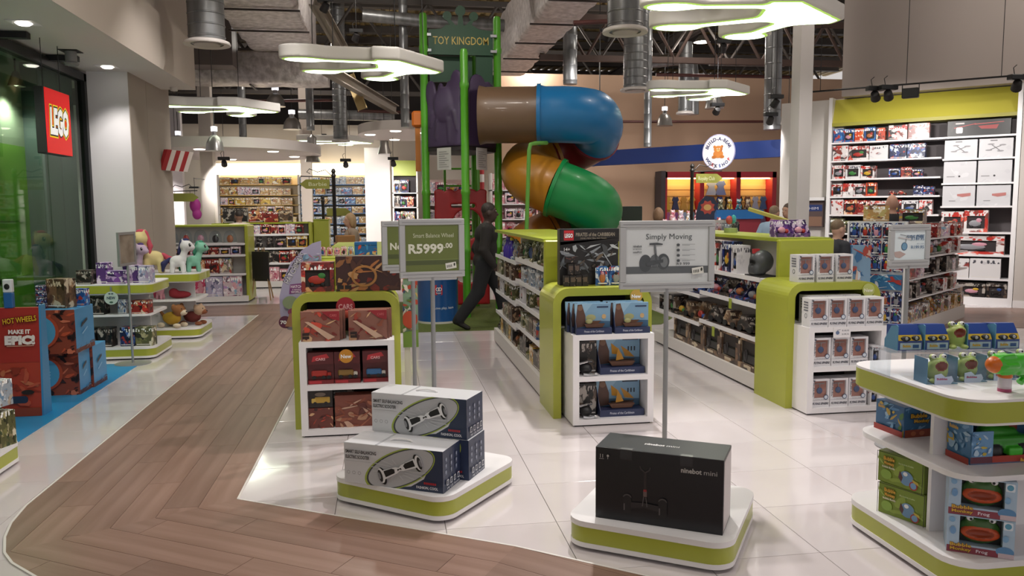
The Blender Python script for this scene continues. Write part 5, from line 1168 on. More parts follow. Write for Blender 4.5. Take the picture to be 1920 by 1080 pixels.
# ------------------------------------------------------------------ gondolas behind the end caps
gondola('centre aisle shelving full of brown and green toys', 1.32, 2.08, 6.77, 10.0, [.18, .46, .72, .94, 1.17], 1.40, (1.34, 2.05))
gz = [.18, .46, .72, .94, 1.17]; gk = [['tray', 'carton', 'carton'], ['blister', 'carton'], ['blister', 'window'], ['blister', 'carton'], ['blister', 'plushie', 'dome']]
gm = [['yellow', 'dark', 'brown', 'olive'], ['olive', 'brown', 'mixed'], ['olive', 'brown', 'white'], ['brown', 'olive', 'cool'], ['olive', 'brown', 'cool']]
nmz = ['lowest', 'second', 'middle', 'fourth', 'top']
for bay, (ya, yb) in enumerate(((8.42, 6.86), (9.97, 8.45))):
    for i, z in enumerate(gz): row((1.365, ya), (1.365, yb), z-(.05*(bay) if i else 0), gk[i], gm[i], (.13, .24), (.15, .19) if i in (1, 2, 3) else (.16, .22), .18, 'the %s centre shelf, %s half' % (nmz[i], 'near' if bay == 0 else 'far'), 'toys on the %s centre aisle shelf, %s half' % (nmz[i], 'near' if bay == 0 else 'far'), 100+i+10*bay)
for i in range(3): T(B().lathe([(.05, 0), (.055, .02), (.05, .12), (.03, .16), (.02, .18), (.02, .21), (.012, .21)], M('#3d2a9a', .25), 12).lathe([(.022, .21), (.022, .24), (0, .25)], M(['#d8c84a', '#3d2a9a', '#8a6ac8'][i], .3), 10).obj('toy_bottle', None, (1.40, 8.98+.16*i, 1.17-.05+.003)), ['purple toy bottle with a yellow cap', 'purple toy bottle standing between two others', 'purple toy bottle with a lilac cap'][i]+' on the centre aisle', 'bottle')
gondola('right aisle shelving with dark vehicle boxes and tall figures', 3.31, 4.08, 6.72, 9.6, [.15, .48, .79, 1.04], 1.38, (3.49, 4.03))
for j in range(5):
    t = T(B().box(-.22, .22, .02, .30, 0, .30, M('#241d1b', .5)).obj('large_vehicle_box', None, (3.345, 6.99+.44*j, .15), R(-90)), '%s large dark window box from the green arch, lowest right aisle shelf' % ['first', 'second', 'third', 'fourth', 'fifth'][j], 'box', 'large dark vehicle boxes')
    m_ed = PK['brown']; B().box(-.22, .22, 0, .02, 0, .055, m_ed).box(-.22, -.175, 0, .02, .055, .30, m_ed).box(.16, .22, 0, .02, .055, .22, m_ed).box(-.22, .22, .0, .02, .275, .30, m_ed).obj('card_frame', t)
    B().box(-.15, .15, .012, .03, .05, .16, M('#171516', .3), bev=.02).ell((-.07, .015, .13), (.03, .02, .06), M('#2a2628', .3), 10, 6).obj('toy_vehicle', t); B().box(-.09, .06, -.002, 0, .02, .045, M('#c9b9a0', .5)).obj('name_strip', t)
row((3.35, 8.0), (3.35, 6.80), .48, ['vehicle'], ['dark', 'brown'], (.30, .36), (.17, .21), .2, 'the second right aisle shelf', 'armoured toy vehicles', 141, jit=.1)
row((3.35, 9.5), (3.35, 8.05), .43, ['vehicle', 'window', 'tray'], ['dark', 'brown'], (.2, .36), (.17, .23), .2, 'the second right shelf, far half', 'dark toys, second right aisle shelf', 142)
row((3.35, 8.0), (3.35, 6.80), .79, ['tray', 'tray'], ['navy', 'dark', 'navy'], (.24, .30), (.17, .2), .2, 'the third right aisle shelf', 'navy tray boxes', 143)
row((3.35, 9.5), (3.35, 8.05), .74, ['tray', 'window', 'carton'], ['dark', 'navy', 'mixed'], (.2, .3), (.17, .2), .2, 'the third right shelf, far half', 'dark boxes, third right aisle shelf', 144)
for j, (y, w_, mt, lb) in enumerate(((7.42, .13, 'white', 'white tall figure box nearest the helmet'), (7.62, .18, 'navy', 'blue tall figure box beside the white one'), (7.84, .14, 'redwhite', 'white tall figure box in the middle of the top right aisle shelf'), (8.0, .14, 'redwhite', 'white tall figure box beside the yellow box'), (8.22, .24, 'yellow', 'yellow tall figure box on the top right aisle shelf'))): prod('tall_figure_box', 'window', mt, (3.45, y, 1.04 if y < 8.1 else .99), (w_, .14, .31 if j else .28), R(-90), lb, 'box', None, 1+j)
row((3.36, 9.5), (3.36, 8.40), .99, ['window', 'carton'], ['yellow', 'dark', 'redwhite'], (.14, .2), (.24, .31), .15, 'the top right shelf, far end', 'tall boxed figures', 145)
hm = thing('toy_helmet', 'grey toy helmet with black visor beside the green end panel', 'helmet', (3.47, 7.02, 1.045), R(-90))
hm.scale = (.86, .86, .86)
link('shell', blob([('e', (0, 0, .16), (.12, .13, .13), M('#47494c', .35)), ('b', (0, -.05, .07), (.10, .07, .06), .04, M('#4a4c50', .35))], .012, .03, 'shell', sub=[('e', (0, -.14, .15), (.08, .06, .035), m_black)]), hm); B().box(-.15, .15, -.12, .1, 0, .015, m_dark).box(-.02, .02, -.1, -.03, .25, .30, M('#b03038', .4)).obj('stand', hm)
for j, (y, z) in enumerate(((7.35, .79), (7.75, .45))): T(B().box(-.03, .03, 0, .003, -.10, 0, M('#9aa838', .5)).obj('shelf_tag', None, (3.315, y, z+.01), R(-90)), 'green price tag hanging from the %s right aisle shelf' % ('third' if j == 0 else 'second'), 'tag')
for j in range(2): prod('purple_toy_box', 'tray', 'purple', (3.68+.17*j, 7.05, 1.41), (.16, .16, .16), 0, '%s purple and pink tray box on top of the right end panel' % ('left' if j == 0 else 'right'), 'box', None, 7)
T(B().prism([(-.2, -.03), (.2, -.03), (.22, .03), (-.2, .03)], 0, .03, M('#b0a850', .5)).obj('open_lid', None, (3.62, 7.2, 1.60), (R(10), R(18), R(-20))), 'loose olive green lid lying on the purple boxes', 'lid')
gondola('left aisle shelving behind the red car display', -.73, .05, 6.85, 10.2, [.17, .48, .78, 1.0], 1.26, (-.62, -.06))
row((.02, 6.95), (.02, 10.1), .17, ['carton', 'window'], ['blue', 'mixed', 'teal'], (.16, .26), (.2, .26), .2, 'the low left aisle shelf', 'toys low on the left aisle', 160)
row((.02, 6.95), (.02, 10.1), .48, ['blister', 'window'], ['blue', 'mixed', 'teal'], (.14, .2), (.2, .24), .18, 'the second left aisle shelf', 'toys on the left aisle second shelf', 161)
row((-.60, 7.2), (-.30, 7.2), 1.29, ['blister'], ['cool', 'pink'], (.05, .06), (.07, .09), .05, 'the left aisle panel top', 'tiny figure packs', 162)
picbox('blue_toy_box', 'bright blue box on top of the left aisle shelving', (-.20, 7.3, 1.29), (.20, .14, .115), 0, '#1d5ea0', ['#3a86c8', '#8a5a4a', '#c8a878', '#c84a3a'], 71, n=9, extra=lambda a: a.rect(0, .09, .2, .025, '#1d5ea0'))
sd_ = thing('display_standee', 'curved lilac cardboard display with HATCHIMALS lettering beside the car display', 'cardboard display', (-.755, 6.823, 0), 0)
sil = [(-.09, .70), (.02, .68), (.20, .70), (.20, 1.44), (.13, 1.42), (.04, 1.36), (-.05, 1.26), (-.11, 1.13), (-.15, .98), (-.15, .84), (-.13, .74)]
B().prism(sil, -.012, .012, M('#a9a3c2', .5), ax='y').obj('board', sd_); B().box(.03, .20, .012, .03, .72, .80, M('#8a86a0', .5)).obj('bracket', sd_)
a = Art(2, 2); a.text('HATCHIMALS', .925, 1.08, .05, '#262430', width=.29, bold=.05, rot=60); a.text('HATCHIMALS', .928, 1.081, .047, '#d9d6e0', width=.285, bold=.01, rot=60); a.poly([(.93, 1.0), (1.04, 1.01), (1.05, 1.09), (.94, 1.08)], '#7a3a7a'); a.text('HATCH', .99, 1.05, .024, '#e8dce8', 'c', width=.09, bold=.02); a.text('A WHOLE', .99, 1.03, .012, '#e8dce8', 'c', width=.07, bold=.02); a.text('WORLD', .99, 1.008, .018, '#e8dce8', 'c', width=.09, bold=.02)
picture(a, ['#8fb0cf', '#6f95bd', '#c9c5da', '#7f9a8a', '#a8748f'], 22, 72, 1.05, 1.12, .14, .22); a.ell(.94, .93, .065, .055, '#8f9d7c'); a.ell(.97, .85, .055, .035, '#8a3a5a'); a.poly([(.89, .73), (1.0, .72), (1.02, .83), (.93, .84)], '#a8785a')
a.build('display_print', sd_, (-1, -.013, 0), (1, 0, 0), (0, 0, 1)); bq = badge('purple round 70+ tag on the lilac display', (-.865, 6.80, .765), .052, '#5f2444', '70+')
sp3_ = thing('side_poster', 'narrow colourful poster strip on the right side of the car display', 'poster', (.17, 6.80, 0)); B().prism([(-.06, .52), (.07, .52), (.07, 1.20), (-.05, 1.20)], 0, .012, M('#7f9a86', .5), ax='y').obj('board', sp3_); B().box(-.05, .0, .012, .03, .02, .6, m_offw).obj('bracket', sp3_)
a = Art(.13, .68); picture(a, ['#b0402a', '#c8a868', '#d8d0c8', '#5a7a3a', '#9a5a3a', '#3a4a6a'], 22, 73); a.ell(.06, .24, .065, .075, '#b8442a'); a.poly([(.0, .13), (.13, .15), (.13, 0), (.0, 0)], '#6f8f3c'); a.build('poster_print', sp3_, (-.06, -.001, .52), (1, 0, 0), (0, 0, 1))
# ------------------------------------------------------------------ bubble toy stand, front right
podium('white and green tiered stand with bubble toys at the right edge', 2.40, 3.62, 2.96, 3.86, cross=(.62, .40))
def greenbox(label, loc, rot, s=1.0):
    def ex(a):
        a.ell(.05, .045, .03, .025, '#8aa848'); a.ell(.16, .055, .038, .036, '#6f93b8'); a.ell(.155, .075, .012, .010, '#e8e8ea'); a.poly([(.125, .085), (.118, .05), (.135, .03), (.142, .055)], '#5a3a3a'); a.ell(.20, .028, .022, .022, '#a83a34'); a.ell(.20, .028, .016, .016, '#7aa0c8'); a.poly([(.19, .06), (.225, .05), (.23, .035), (.20, .045)], '#c8b04a')
        a.text('Bubble', .035, .118, .020, '#5a2a1c', width=.062, bold=.09); a.text('Bubble', .036, .119, .019, '#d8a838', width=.06, bold=.03); a.text('Monkey', .038, .096, .018, '#5a2a1c', width=.058, bold=.09); a.text('Monkey', .039, .097, .017, '#d8a838', width=.056, bold=.03); a.text('Bubble Buddy', .03, .08, .009, '#e8dcd0', width=.07, bold=.02); a.text('Blow hundreds of bubbles', .12, .118, .008, '#d8e0b0', width=.08)
        for x in (.0, a.w-.003): a.rect(x, 0, .003, a.h, '#1d1a18')
        a.rect(0, a.h-.003, a.w, .003, '#1d1a18')
    return picbox('bubble_toy_box', label, loc, (.25, .17, .158), rot, '#7d9136', ['#8fa344', '#6f8a34', '#9ab052'], 81, 'green bubble toy boxes', n=6, extra=ex)
greenbox('lower of two stacked green boxes on the right hand stand', (2.485, 3.47, .15), R(-68)); greenbox('upper of two stacked green boxes on the right hand stand', (2.48, 3.48, .310), R(-70))
T(link('toy_in_pack', blob([('e', (0, 0, .02), (.07, .045, .025), M('#c8d8e4', .2)), ('e', (.04, -.01, .025), (.035, .03, .02), M('#4a9ab0', .2)), ('b', (0, .02, .005), (.1, .05, .006), .004, M('#7a2028', .4))], .008, .01, 'toy_in_pack'), None, (2.56, 3.51, .470), R(-70)), 'blue and white toy lying on the upper green box', 'toy')
def frogbox(label, z):
    w_, d_, h_ = .26, .16, .172; t = thing('frog_toy_box', label, 'box', (2.565, 3.035, z), R(-33), 'frog toy boxes'); m_c = M('#a9c0d6', .35)
    b = B().box(-w_/2, w_/2, .05, d_, 0, h_, m_c); x0, x1, z0, z1 = -.082, .085, .038, .168
    for q in ((-w_/2, w_/2, 0, z0), (-w_/2, w_/2, z1, h_), (-w_/2, x0, z0, z1), (x1, w_/2, z0, z1)): b.box(q[0], q[1], 0, .05, q[2], q[3], m_c)
    b.obj('carton', t); B().add([(x0, .049, z0), (x1, .049, z0), (x1, .049, z1), (x0, .049, z1)], [(0, 1, 2, 3)], m_black).obj('window_back', t)
    m_g = M('#3a5f26', .35); m_o = M('#b8481c', .4); m_o2 = M('#8a3416', .4)
    me = blob([('e', (0, .045, .10), (.082, .035, .062), m_g), ('e', (-.042, .035, .155), (.02, .018, .018), m_g), ('e', (.046, .035, .155), (.02, .018, .018), m_g), ('e', (0, .02, .092), (.078, .018, .033), m_o)], .005, .008, 'frog_toy', sub=[('e', (0, -.0, .095), (.055, .018, .018), m_o2)]); f = link('frog_toy', me, t)
    B().ell((-.042, .018, .158), (.014, .008, .013), m_white, 10, 7).ell((-.038, .010, .156), (.006, .004, .006), m_black, 8, 6).ell((.046, .018, .158), (.014, .008, .013), m_white, 10, 7).ell((.042, .010, .156), (.006, .004, .006), m_black, 8, 6).obj('eyes', f)
    a = Art(w_, h_); a.rect(.0, 0, w_, .03, '#8a3a4a'); a.ell(.225, .03, .035, .022, '#5a8ab8'); a.rect(.2, .0, .06, .022, '#c9b6be'); a.text('Bubble', .012, .028, .016, '#5a3a1c', width=.085, bold=.09); a.text('Bubble', .013, .029, .015, '#d8a838', width=.083, bold=.03); a.text('Monkey', .012, .010, .015, '#5a3a1c', width=.085, bold=.09); a.text('Monkey', .013, .011, .014, '#d8a838', width=.083, bold=.03); a.text('Frog', .115, .010, .014, '#e8dce6', width=.045, bold=.02)
    a.rr(.215, .13, .036, .036, .006, '#dce4ee'); a.ell(.233, .148, .013, .013, '#5a9ab8'); a.ell(.022, .10, .012, .018, '#6f9ac8'); a.ell(.018, .15, .012, .012, '#7faad0'); a.ell(.225, .09, .012, .015, '#7faad0'); a.build('front_print', t, (-w_/2, 0, 0), (1, 0, 0), (0, 0, 1))
frogbox('lower of two stacked green frog toy boxes', .151); frogbox('upper of two stacked green frog toy boxes', .325)
t = picbox('bubble_toy_box', 'blue bubble toy box standing cornerwise on the left of the middle shelf', (2.555, 3.69, .525), (.21, .17, .155), R(-85), '#3f6f9e', ['#5a8fc0', '#7fb0d8', '#a8c8e0', '#c8a848', '#4a7a3a'], 83, n=14, extra=lambda a: (a.rect(0, 0, a.w, .03, '#a83a34'), a.text('Bubble', .03, .122, .016, '#d8a838', width=.05, bold=.04)))
a = Art(.17, .155); a.rect(0, 0, .17, .155, '#3f6f9e'); picture(a, ['#5a8fc0', '#7fb0d8'], 8, 84); a.rect(0, 0, .17, .04, '#8f4432'); a.text('Bubble', .03, .10, .022, '#3a2a1a', width=.10, bold=.1); a.text('Bubble', .032, .101, .021, '#d8a838', width=.098, bold=.04); a.text('Monkey', .05, .075, .018, '#3a2a1a', width=.095, bold=.1); a.text('Monkey', .052, .076, .017, '#d8a838', width=.093, bold=.04); a.ell(.05, .02, .016, .012, '#b86a4a'); a.ell(.10, .02, .016, .012, '#b86a4a'); a.build('side_print', t, (.105, 0, 0), (0, 1, 0), (0, 0, 1))
# mower toy box
mb = thing('mower_toy_box', 'blue open front box with a green toy mower on the middle shelf', 'box', (2.785, 3.14, .525), R(-1)); w_, d_, h_ = .40, .155, .19; m_c = M('#6f9cc6', .35)
b = B().box(-w_/2, -w_/2+.006, 0, d_, 0, h_, m_c).box(w_/2-.006, w_/2, 0, d_, 0, h_, m_c).box(-w_/2, w_/2, d_-.006, d_, 0, h_, m_c).box(-w_/2, w_/2, 0, d_, 0, .006, m_c).box(-w_/2, w_/2, d_*.45, d_, h_-.006, h_, M('#7a4434', .5)).box(-w_/2, -.09, 0, .008, 0, h_*.8, m_c).box(.13, w_/2, 0, .008, 0, h_*.8, m_c).box(-w_/2, w_/2, 0, .008, 0, .035, M('#a83f34', .4)); b.obj('carton', mb)
m_gr = M('#2f8a24', .3); link('toy_mower', blob([('b', (.02, .085, .08), (.11, .055, .035), .02, m_gr), ('c', (-.06, .09, .12), (.07, .09, .11), .04, .03, m_gr), ('b', (.03, .03, .05), (.035, .03, .02), .006, M('#3fae2c', .3)), ('c', (-.09, .05, .045), (-.05, .05, .045), .042, .042, m_black), ('c', (.08, .05, .045), (.12, .05, .045), .042, .042, m_black), ('b', (.06, .115, .145), (.05, .025, .025), .01, M('#8a3a28', .4))], .007, .008, 'toy_mower'), mb)
a = Art(w_, h_); picture(a, ['#8fb6d8', '#b8d0e4', '#5a86b0', '#c8b048'], 12, 85, 0, .04, .10, .105); picture(a, ['#8fb6d8', '#b8d0e4', '#5a86b0'], 8, 86, .345, .04, .05, .105); a.text('Bubble Monkey', .24, .01, .016, '#d8a838', width=.11, bold=.04); a.build('front_print', mb, (-w_/2, 0, 0), (1, 0, 0), (0, 0, 1))
a = Art(d_, h_); a.rect(0, 0, d_, h_, '#4a7fae'); picture(a, ['#6f9cc6', '#9abcd8', '#c8a838'], 12, 87); a.rect(0, 0, d_, .03, '#a83f34'); a.text('Bubble', .02, .145, .018, '#d8a838', width=.06, bold=.04); a.build('side_print', mb, (-w_/2, d_, 0), (0, -1, 0), (0, 0, 1))
# frogs in clear packs on the tray
def frogpack(label, x, y, packed):
    m_f = M('#a9b86a', .35); m_mo = M('#7a2a1c', .4); t = thing('frog_bubble_toy', label, 'toy', (x, y, .872), R(-6), 'pale green frog bubble toys')
    me = blob([('e', (0, 0, .055), (.052, .045, .05), m_f), ('e', (0, -.02, .085), (.042, .034, .034), m_f), ('e', (-.024, -.008, .118), (.017, .015, .017), m_f), ('e', (.024, -.008, .118), (.017, .015, .017), m_f), ('e', (-.03, -.035, .012), (.02, .02, .012), m_f), ('e', (.03, -.035, .012), (.02, .02, .012), m_f)], .005, .008, 'frog_body', sub=[('e', (0, -.055, .082), (.030, .02, .022), m_mo)]); link('frog_body', me, t)
    B().ell((-.024, -.018, .124), (.012, .009, .012), m_white, 10, 7).ell((.024, -.018, .124), (.012, .009, .012), m_white, 10, 7).ell((-.022, -.026, .125), (.005, .003, .005), m_black, 8, 5).ell((.026, -.026, .125), (.005, .003, .005), m_black, 8, 5).obj('eyes', t)
    if packed:
        c = B().box(-.075, .075, -.055, .055, .003, .125, m_clear); c.obj('clear_pack', t); B().box(-.075, .075, -.052, .056, 0, .003, M('#7fa0b8', .4)).box(-.075, -.073, -.055, .055, .003, .12, M('#6f9cc0', .4)).obj('pack_base', t)
        o = B().prism([(-.04, 0), (.035, 0), (.05, .02), (.04, .04), (.01, .035), (-.01, .052), (-.04, .045)], -.060, -.057, M('#b4c0dc', .4), ax='y').obj('label_card', t); Art(.09, .05).text('Bubbles', .004, .022, .010, '#a84a70', width=.05, bold=.03).build('lettering', o, (-.035, -.0605, 0), (1, 0, 0), (0, 0, 1))
for i in range(4): frogpack('%s from the left of the frogs in clear packs on the tray' % ORD[i], 2.53+.165*i, 3.325+.015*i, True)
frogpack('bare pale green frog with a big open mouth among the blue packs', 2.80, 3.60, False)
def bluepack(label, x, y, z):
    t = thing('bubble_vehicle_pack', label, 'box', (x, y, z), R(-6), 'blue vehicle packs on the tray'); m_b = M('#22418a', .3)
    B().prism([(-.06, 0), (.06, 0), (.06, .04), (.0, .115), (-.045, .125), (-.06, .12)], 0, .004, M('#5a8fb0', .4), ax='x').obj('end_card', t, (-.066, 0, 0)); 
    pf = [(-.055, .0), (.055, 0), (.055, .115), (-.005, .12), (-.04, .075), (-.055, .05)]
    B().prism(pf, -.06, .062, m_b, ax='x').obj('tray_pack', t); B().prism([(-.0575, .048), (-.043, .074), (-.041, .072), (-.055, .047)], -.058, .06, M('#c8a838', .35), ax='x').obj('yellow_band', t)
    B().ell((-.02, -.05, .055), (.028, .012, .014), m_black, 10, 6).ell((.03, -.05, .058), (.022, .012, .014), m_black, 10, 6).ell((-.02, -.06, .058), (.009, .004, .009), m_alu, 8, 5).ell((.03, -.06, .06), (.009, .004, .009), m_alu, 8, 5).obj('toy_vehicle', t)
    B().box(-.05, .055, -.058, -.054, .004, .036, M('#a9bccb', .4)).obj('label_strip', t); a = Art(.1, .03); a.text('Bubble', .01, .012, .012, '#c8a030', width=.04, bold=.05); a.rect(.06, .008, .03, .016, '#2a4f8a'); a.build('label_print', t, (-.047, -.0585, .004), (1, 0, 0), (0, 0, 1))
STK = thing('clear_shelf_riser', 'clear plastic riser holding the blue vehicle packs on the tray', 'riser', (2.84, 3.50, .872), R(-6)); B().box(-.45, .45, -.09, .10, .118, .122, m_clear).obj('riser_top', STK); B().box(-.45, -.446, -.09, .10, 0, .118, m_clear).obj('riser_leg', STK); B().box(.446, .45, -.09, .10, 0, .118, m_clear).obj('riser_leg', STK)
for i, x in enumerate((2.51, 2.645, 2.86, 3.0)): bluepack('%s from the left of the blue vehicle packs above the frogs' % ORD[i], x, 3.54-.1*(x-2.51), .995)
fr = [o for o in bpy.data.objects if o.get('label', '').startswith('bare pale')][0]; fr.location = (2.755, 3.50, .995)
gun = thing('bubble_gun', 'green and orange bubble gun standing on its clear bottle', 'toy gun', (2.70, 3.10, .872), R(14)); m_gg = M('#3fae2a', .3); m_go = M('#c8641c', .35)
link('gun_barrel', blob([('c', (-.055, 0, .125), (.06, 0, .12), .042, .046, m_gg), ('b', (.09, 0, .115), (.05, .035, .045), .015, m_gg), ('c', (-.075, 0, .126), (-.062, 0, .126), .036, .038, m_go)]+[('c', (-.05, .042*math.cos(R(a_)), .125+.042*math.sin(R(a_))), (.02, .046*math.cos(R(a_)), .122+.046*math.sin(R(a_))), .009, .009, m_gg) for a_ in range(0, 360, 60)], .006, .006, 'gun_barrel'), gun)
B().lathe([(.026, .062), (.03, .066), (.03, .085), (.024, .09)], m_go, 16).obj('collar', gun); B().lathe([(0, .0), (.027, .0), (.028, .01), (.028, .055), (.024, .064)], M('#d6ccd6', .15, alpha=.7), 16).lathe([(.0, .001), (.0285, .0), (.0285, .014)], M('#a8446a', .3), 16).obj('bottle', gun); B().tube([(.12, 0, .10), (.125, 0, .05), (.10, 0, .03)], .016, m_gg, 8).obj('grip', gun)
# ------------------------------------------------------------------ left side displays
podium('white and green tiered stand with purple and black building sets', -3.62, -2.68, 9.55, 10.38, r=.1)
LG = [(-3.42, 'dark', .17, .16, 'black building set box at the left of the upper tray'), (-3.24, 'purple', .13, .24, 'tall purple building set box on the upper tray'), (-3.08, 'purple', .22, .15, 'purple and white building set box in the middle of the upper tray'), (-2.90, 'purple', .14, .20, 'purple building set box behind the silver pole'), (-2.77, 'lilac', .13, .20, 'lilac building set box at the right of the upper tray')]
for i, (x, m, w_, h_, lb) in enumerate(LG): prod('building_set_box', 'carton', m, (x, 9.72+.05*(i % 2), .872), (w_, .14, h_), R(-8), lb, 'box')
for i, (x, z, m, w_, h_, lb) in enumerate([(-3.41, .525, 'olive', .10, .2, 'green building set box left on the middle shelf'), (-3.28, .525, 'dark', .15, .19, 'black building set box left on the middle shelf'), (-3.02, .525, 'cool', .09, .17, 'white building set box in the centre of the middle shelf'), (-2.83, .525, 'red', .20, .15, 'red building set box right on the middle shelf'), (-3.40, .15, 'dark', .16, .22, 'black building set box left on the bottom board'), (-3.22, .15, 'dark', .16, .22, 'second black building set box on the bottom board'), (-2.98, .15, 'navy', .16, .22, 'navy building set box on the bottom board'), (-2.80, .15, 'olive', .19, .22, 'brown and green building set box right on the bottom board')]):
    o = prod('building_set_box', 'carton', m, (x, 9.68, z), (w_, .14, h_), R(-6), lb, 'box')
ns = thing('round_sign', 'small round white NEW sign on the edge of the building set stand', 'sign', (-3.11, 9.53, .72)); B().cyl((0, 0, 0), (0, .006, 0), .075, .075, M('#c3d2c8', .4), 24).obj('disc', ns); Art(.15, .15).text('NEW', .075, .062, .032, '#24384a', 'c', width=.09, bold=.03).ell(.075, .028, .02, .01, '#4a6a5a').ell(.06, .125, .012, .008, '#4a5a6a').ell(.09, .125, .012, .008, '#4a5a6a').build('lettering', ns, (-.075, -.0005, -.075), (1, 0, 0), (0, 0, 1)); B().box(-.008, .008, .006, .012, .06, .13, m_grey).obj('hanger', ns)
st = thing('sign_stand', 'thin silver sign stand with a framed panel beside the purple boxes', 'sign stand', (-2.85, 9.32, 0), R(83)); B().cyl((0, 0, .01), (0, 0, 1.12), .013, .013, m_alu, 12).obj('pole', st); B().lathe([(.19, 0), (.19, .006), (.17, .012), (0, .014)], m_alu, 28).obj('foot', st)
for q in ((-.21, .21, 1.10, 1.13), (-.21, .21, 1.44, 1.47), (-.21, -.18, 1.13, 1.44), (.18, .21, 1.13, 1.44)): B().box(q[0], q[1], -.012, .012, q[2], q[3], m_alu).obj('frame_bar', st)
B().box(-.18, .18, -.004, .006, 1.13, 1.44, noisy('foil_poster', '#8a8272', '#b0a898', 6, .2, metal=.5)).obj('panel', st)
podium('white and green tiered stand with plush ponies and plush dogs', -3.45, -2.50, 11.0, 11.85, r=.12)
def pony(label, loc, rot, s, body, mane, tail=None):
    mb_ = M(body, .9); mm = noisy('mane', mane, mane, 30, .9); t = thing('plush_pony', label, 'plush toy', loc, rot, 'plush ponies'); t.scale = (s, s, s)
    me = blob([('e', (0, 0, .20), (.13, .085, .10), mb_), ('c', (.08, 0, .24), (.13, 0, .40), .065, .05, mb_), ('e', (.15, 0, .46), (.105, .105, .10), mb_), ('e', (.235, 0, .43), (.055, .06, .045), mb_), ('c', (.10, .055, .53), (.09, .06, .58), .022, .008, mb_), ('c', (.10, -.055, .53), (.09, -.06, .58), .022, .008, mb_), ('c', (.08, .045, .15), (.09, .05, .03), .042, .04, mb_), ('c', (.08, -.045, .15), (.09, -.05, .03), .042, .04, mb_), ('c', (-.08, .045, .15), (-.09, .05, .03), .042, .04, mb_), ('c', (-.08, -.045, .15), (-.09, -.05, .03), .042, .04, mb_)], .012, .03, 'body'); link('body', me, t)
    link('mane', blob([('e', (.14, .0, .555), (.06, .04, .035), mm), ('c', (.09, 0, .53), (.03, .02, .36), .042, .03, mm), ('c', (.03, .02, .36), (.04, .06, .24), .03, .012, mm)], .012, .02, 'mane'), t); link('tail', blob([('c', (-.12, 0, .24), (-.22, 0, .16), .03, .045, mm), ('c', (-.22, 0, .16), (-.24, 0, .04), .045, .02, mm)], .012, .02, 'tail'), t)
    for sd in (1, -1): B().ell((.205, sd*.080, .475), (.026, .016, .032), m_black, 10, 7).ell((.218, sd*.086, .485), (.008, .008, .010), m_white, 8, 5).obj('eye', t)
pony('large yellow plush pony on the plush stand', (-3.10, 11.22, .872), R(190), 1.0, '#d3c08a', '#b8485a'); pony('lilac plush pony in front of the yellow one', (-3.30, 11.10, .872), R(-20), .70, '#b8a0b8', '#4a3470'); pony('white plush pony with a navy mane on the plush stand', (-2.78, 11.15, .872), R(10), .78, '#d6d4d6', '#2c2c58'); pony('mint green plush pony at the right of the plush stand', (-2.62, 11.32, .872), R(20), .72, '#7fb8a0', '#3f8a70')
pony('pink plush pony sitting on the middle shelf of the plush stand', (-3.02, 11.15, .525), R(-30), .42, '#c88a98', '#b03a5a')
T(link('red_plush_shoe', blob([('e', (0, 0, .05), (.14, .06, .05), M('#8f2430', .8)), ('e', (-.08, 0, .09), (.06, .055, .05), M('#8f2430', .8))], .012, .02, 'red_plush_shoe'), None, (-2.78, 11.2, .525), R(10)), 'dark red soft toy on the middle shelf of the plush stand', 'plush toy')
def pup(label, loc, rot, c1, c2, c3, s=1):
    a_, b_, v_ = M(c1, .9), M(c2, .9), M(c3, .8); t = thing('plush_dog', label, 'plush toy', loc, rot, 'plush dogs'); t.scale = (s, s, s)
    me = blob([('e', (0, 0, .12), (.13, .085, .085), v_), ('e', (.12, 0, .23), (.085, .08, .08), a_), ('e', (.19, 0, .20), (.05, .05, .035), b_), ('e', (.10, .08, .27), (.03, .03, .05), a_), ('e', (.10, -.08, .27), (.03, .03, .05), a_), ('e', (.13, .07, .03), (.06, .035, .032), b_), ('e', (.13, -.07, .03), (.06, .035, .032), b_), ('e', (-.10, .09, .035), (.06, .035, .035), b_), ('e', (-.10, -.09, .035), (.06, .035, .035), b_), ('c', (-.12, 0, .14), (-.19, 0, .22), .025, .015, a_)], .011, .02, 'body'); link('body', me, t)
    B().ell((.235, 0, .215), (.012, .014, .010), m_black, 8, 6).ell((.185, .035, .25), (.010, .010, .014), m_black, 8, 6).ell((.185, -.035, .25), (.010, .010, .014), m_black, 8, 6).obj('face_buttons', t)
pup('brown and cream plush dog in a yellow vest', (-2.88, 11.12, .15), R(-25), '#8a5a34', '#d0bfa8', '#b8902a'); pup('brown plush dog with a red cap behind the yellow vested one', (-2.66, 11.30, .15), R(-15), '#b89a80', '#8a5236', '#6a2a24', .9)
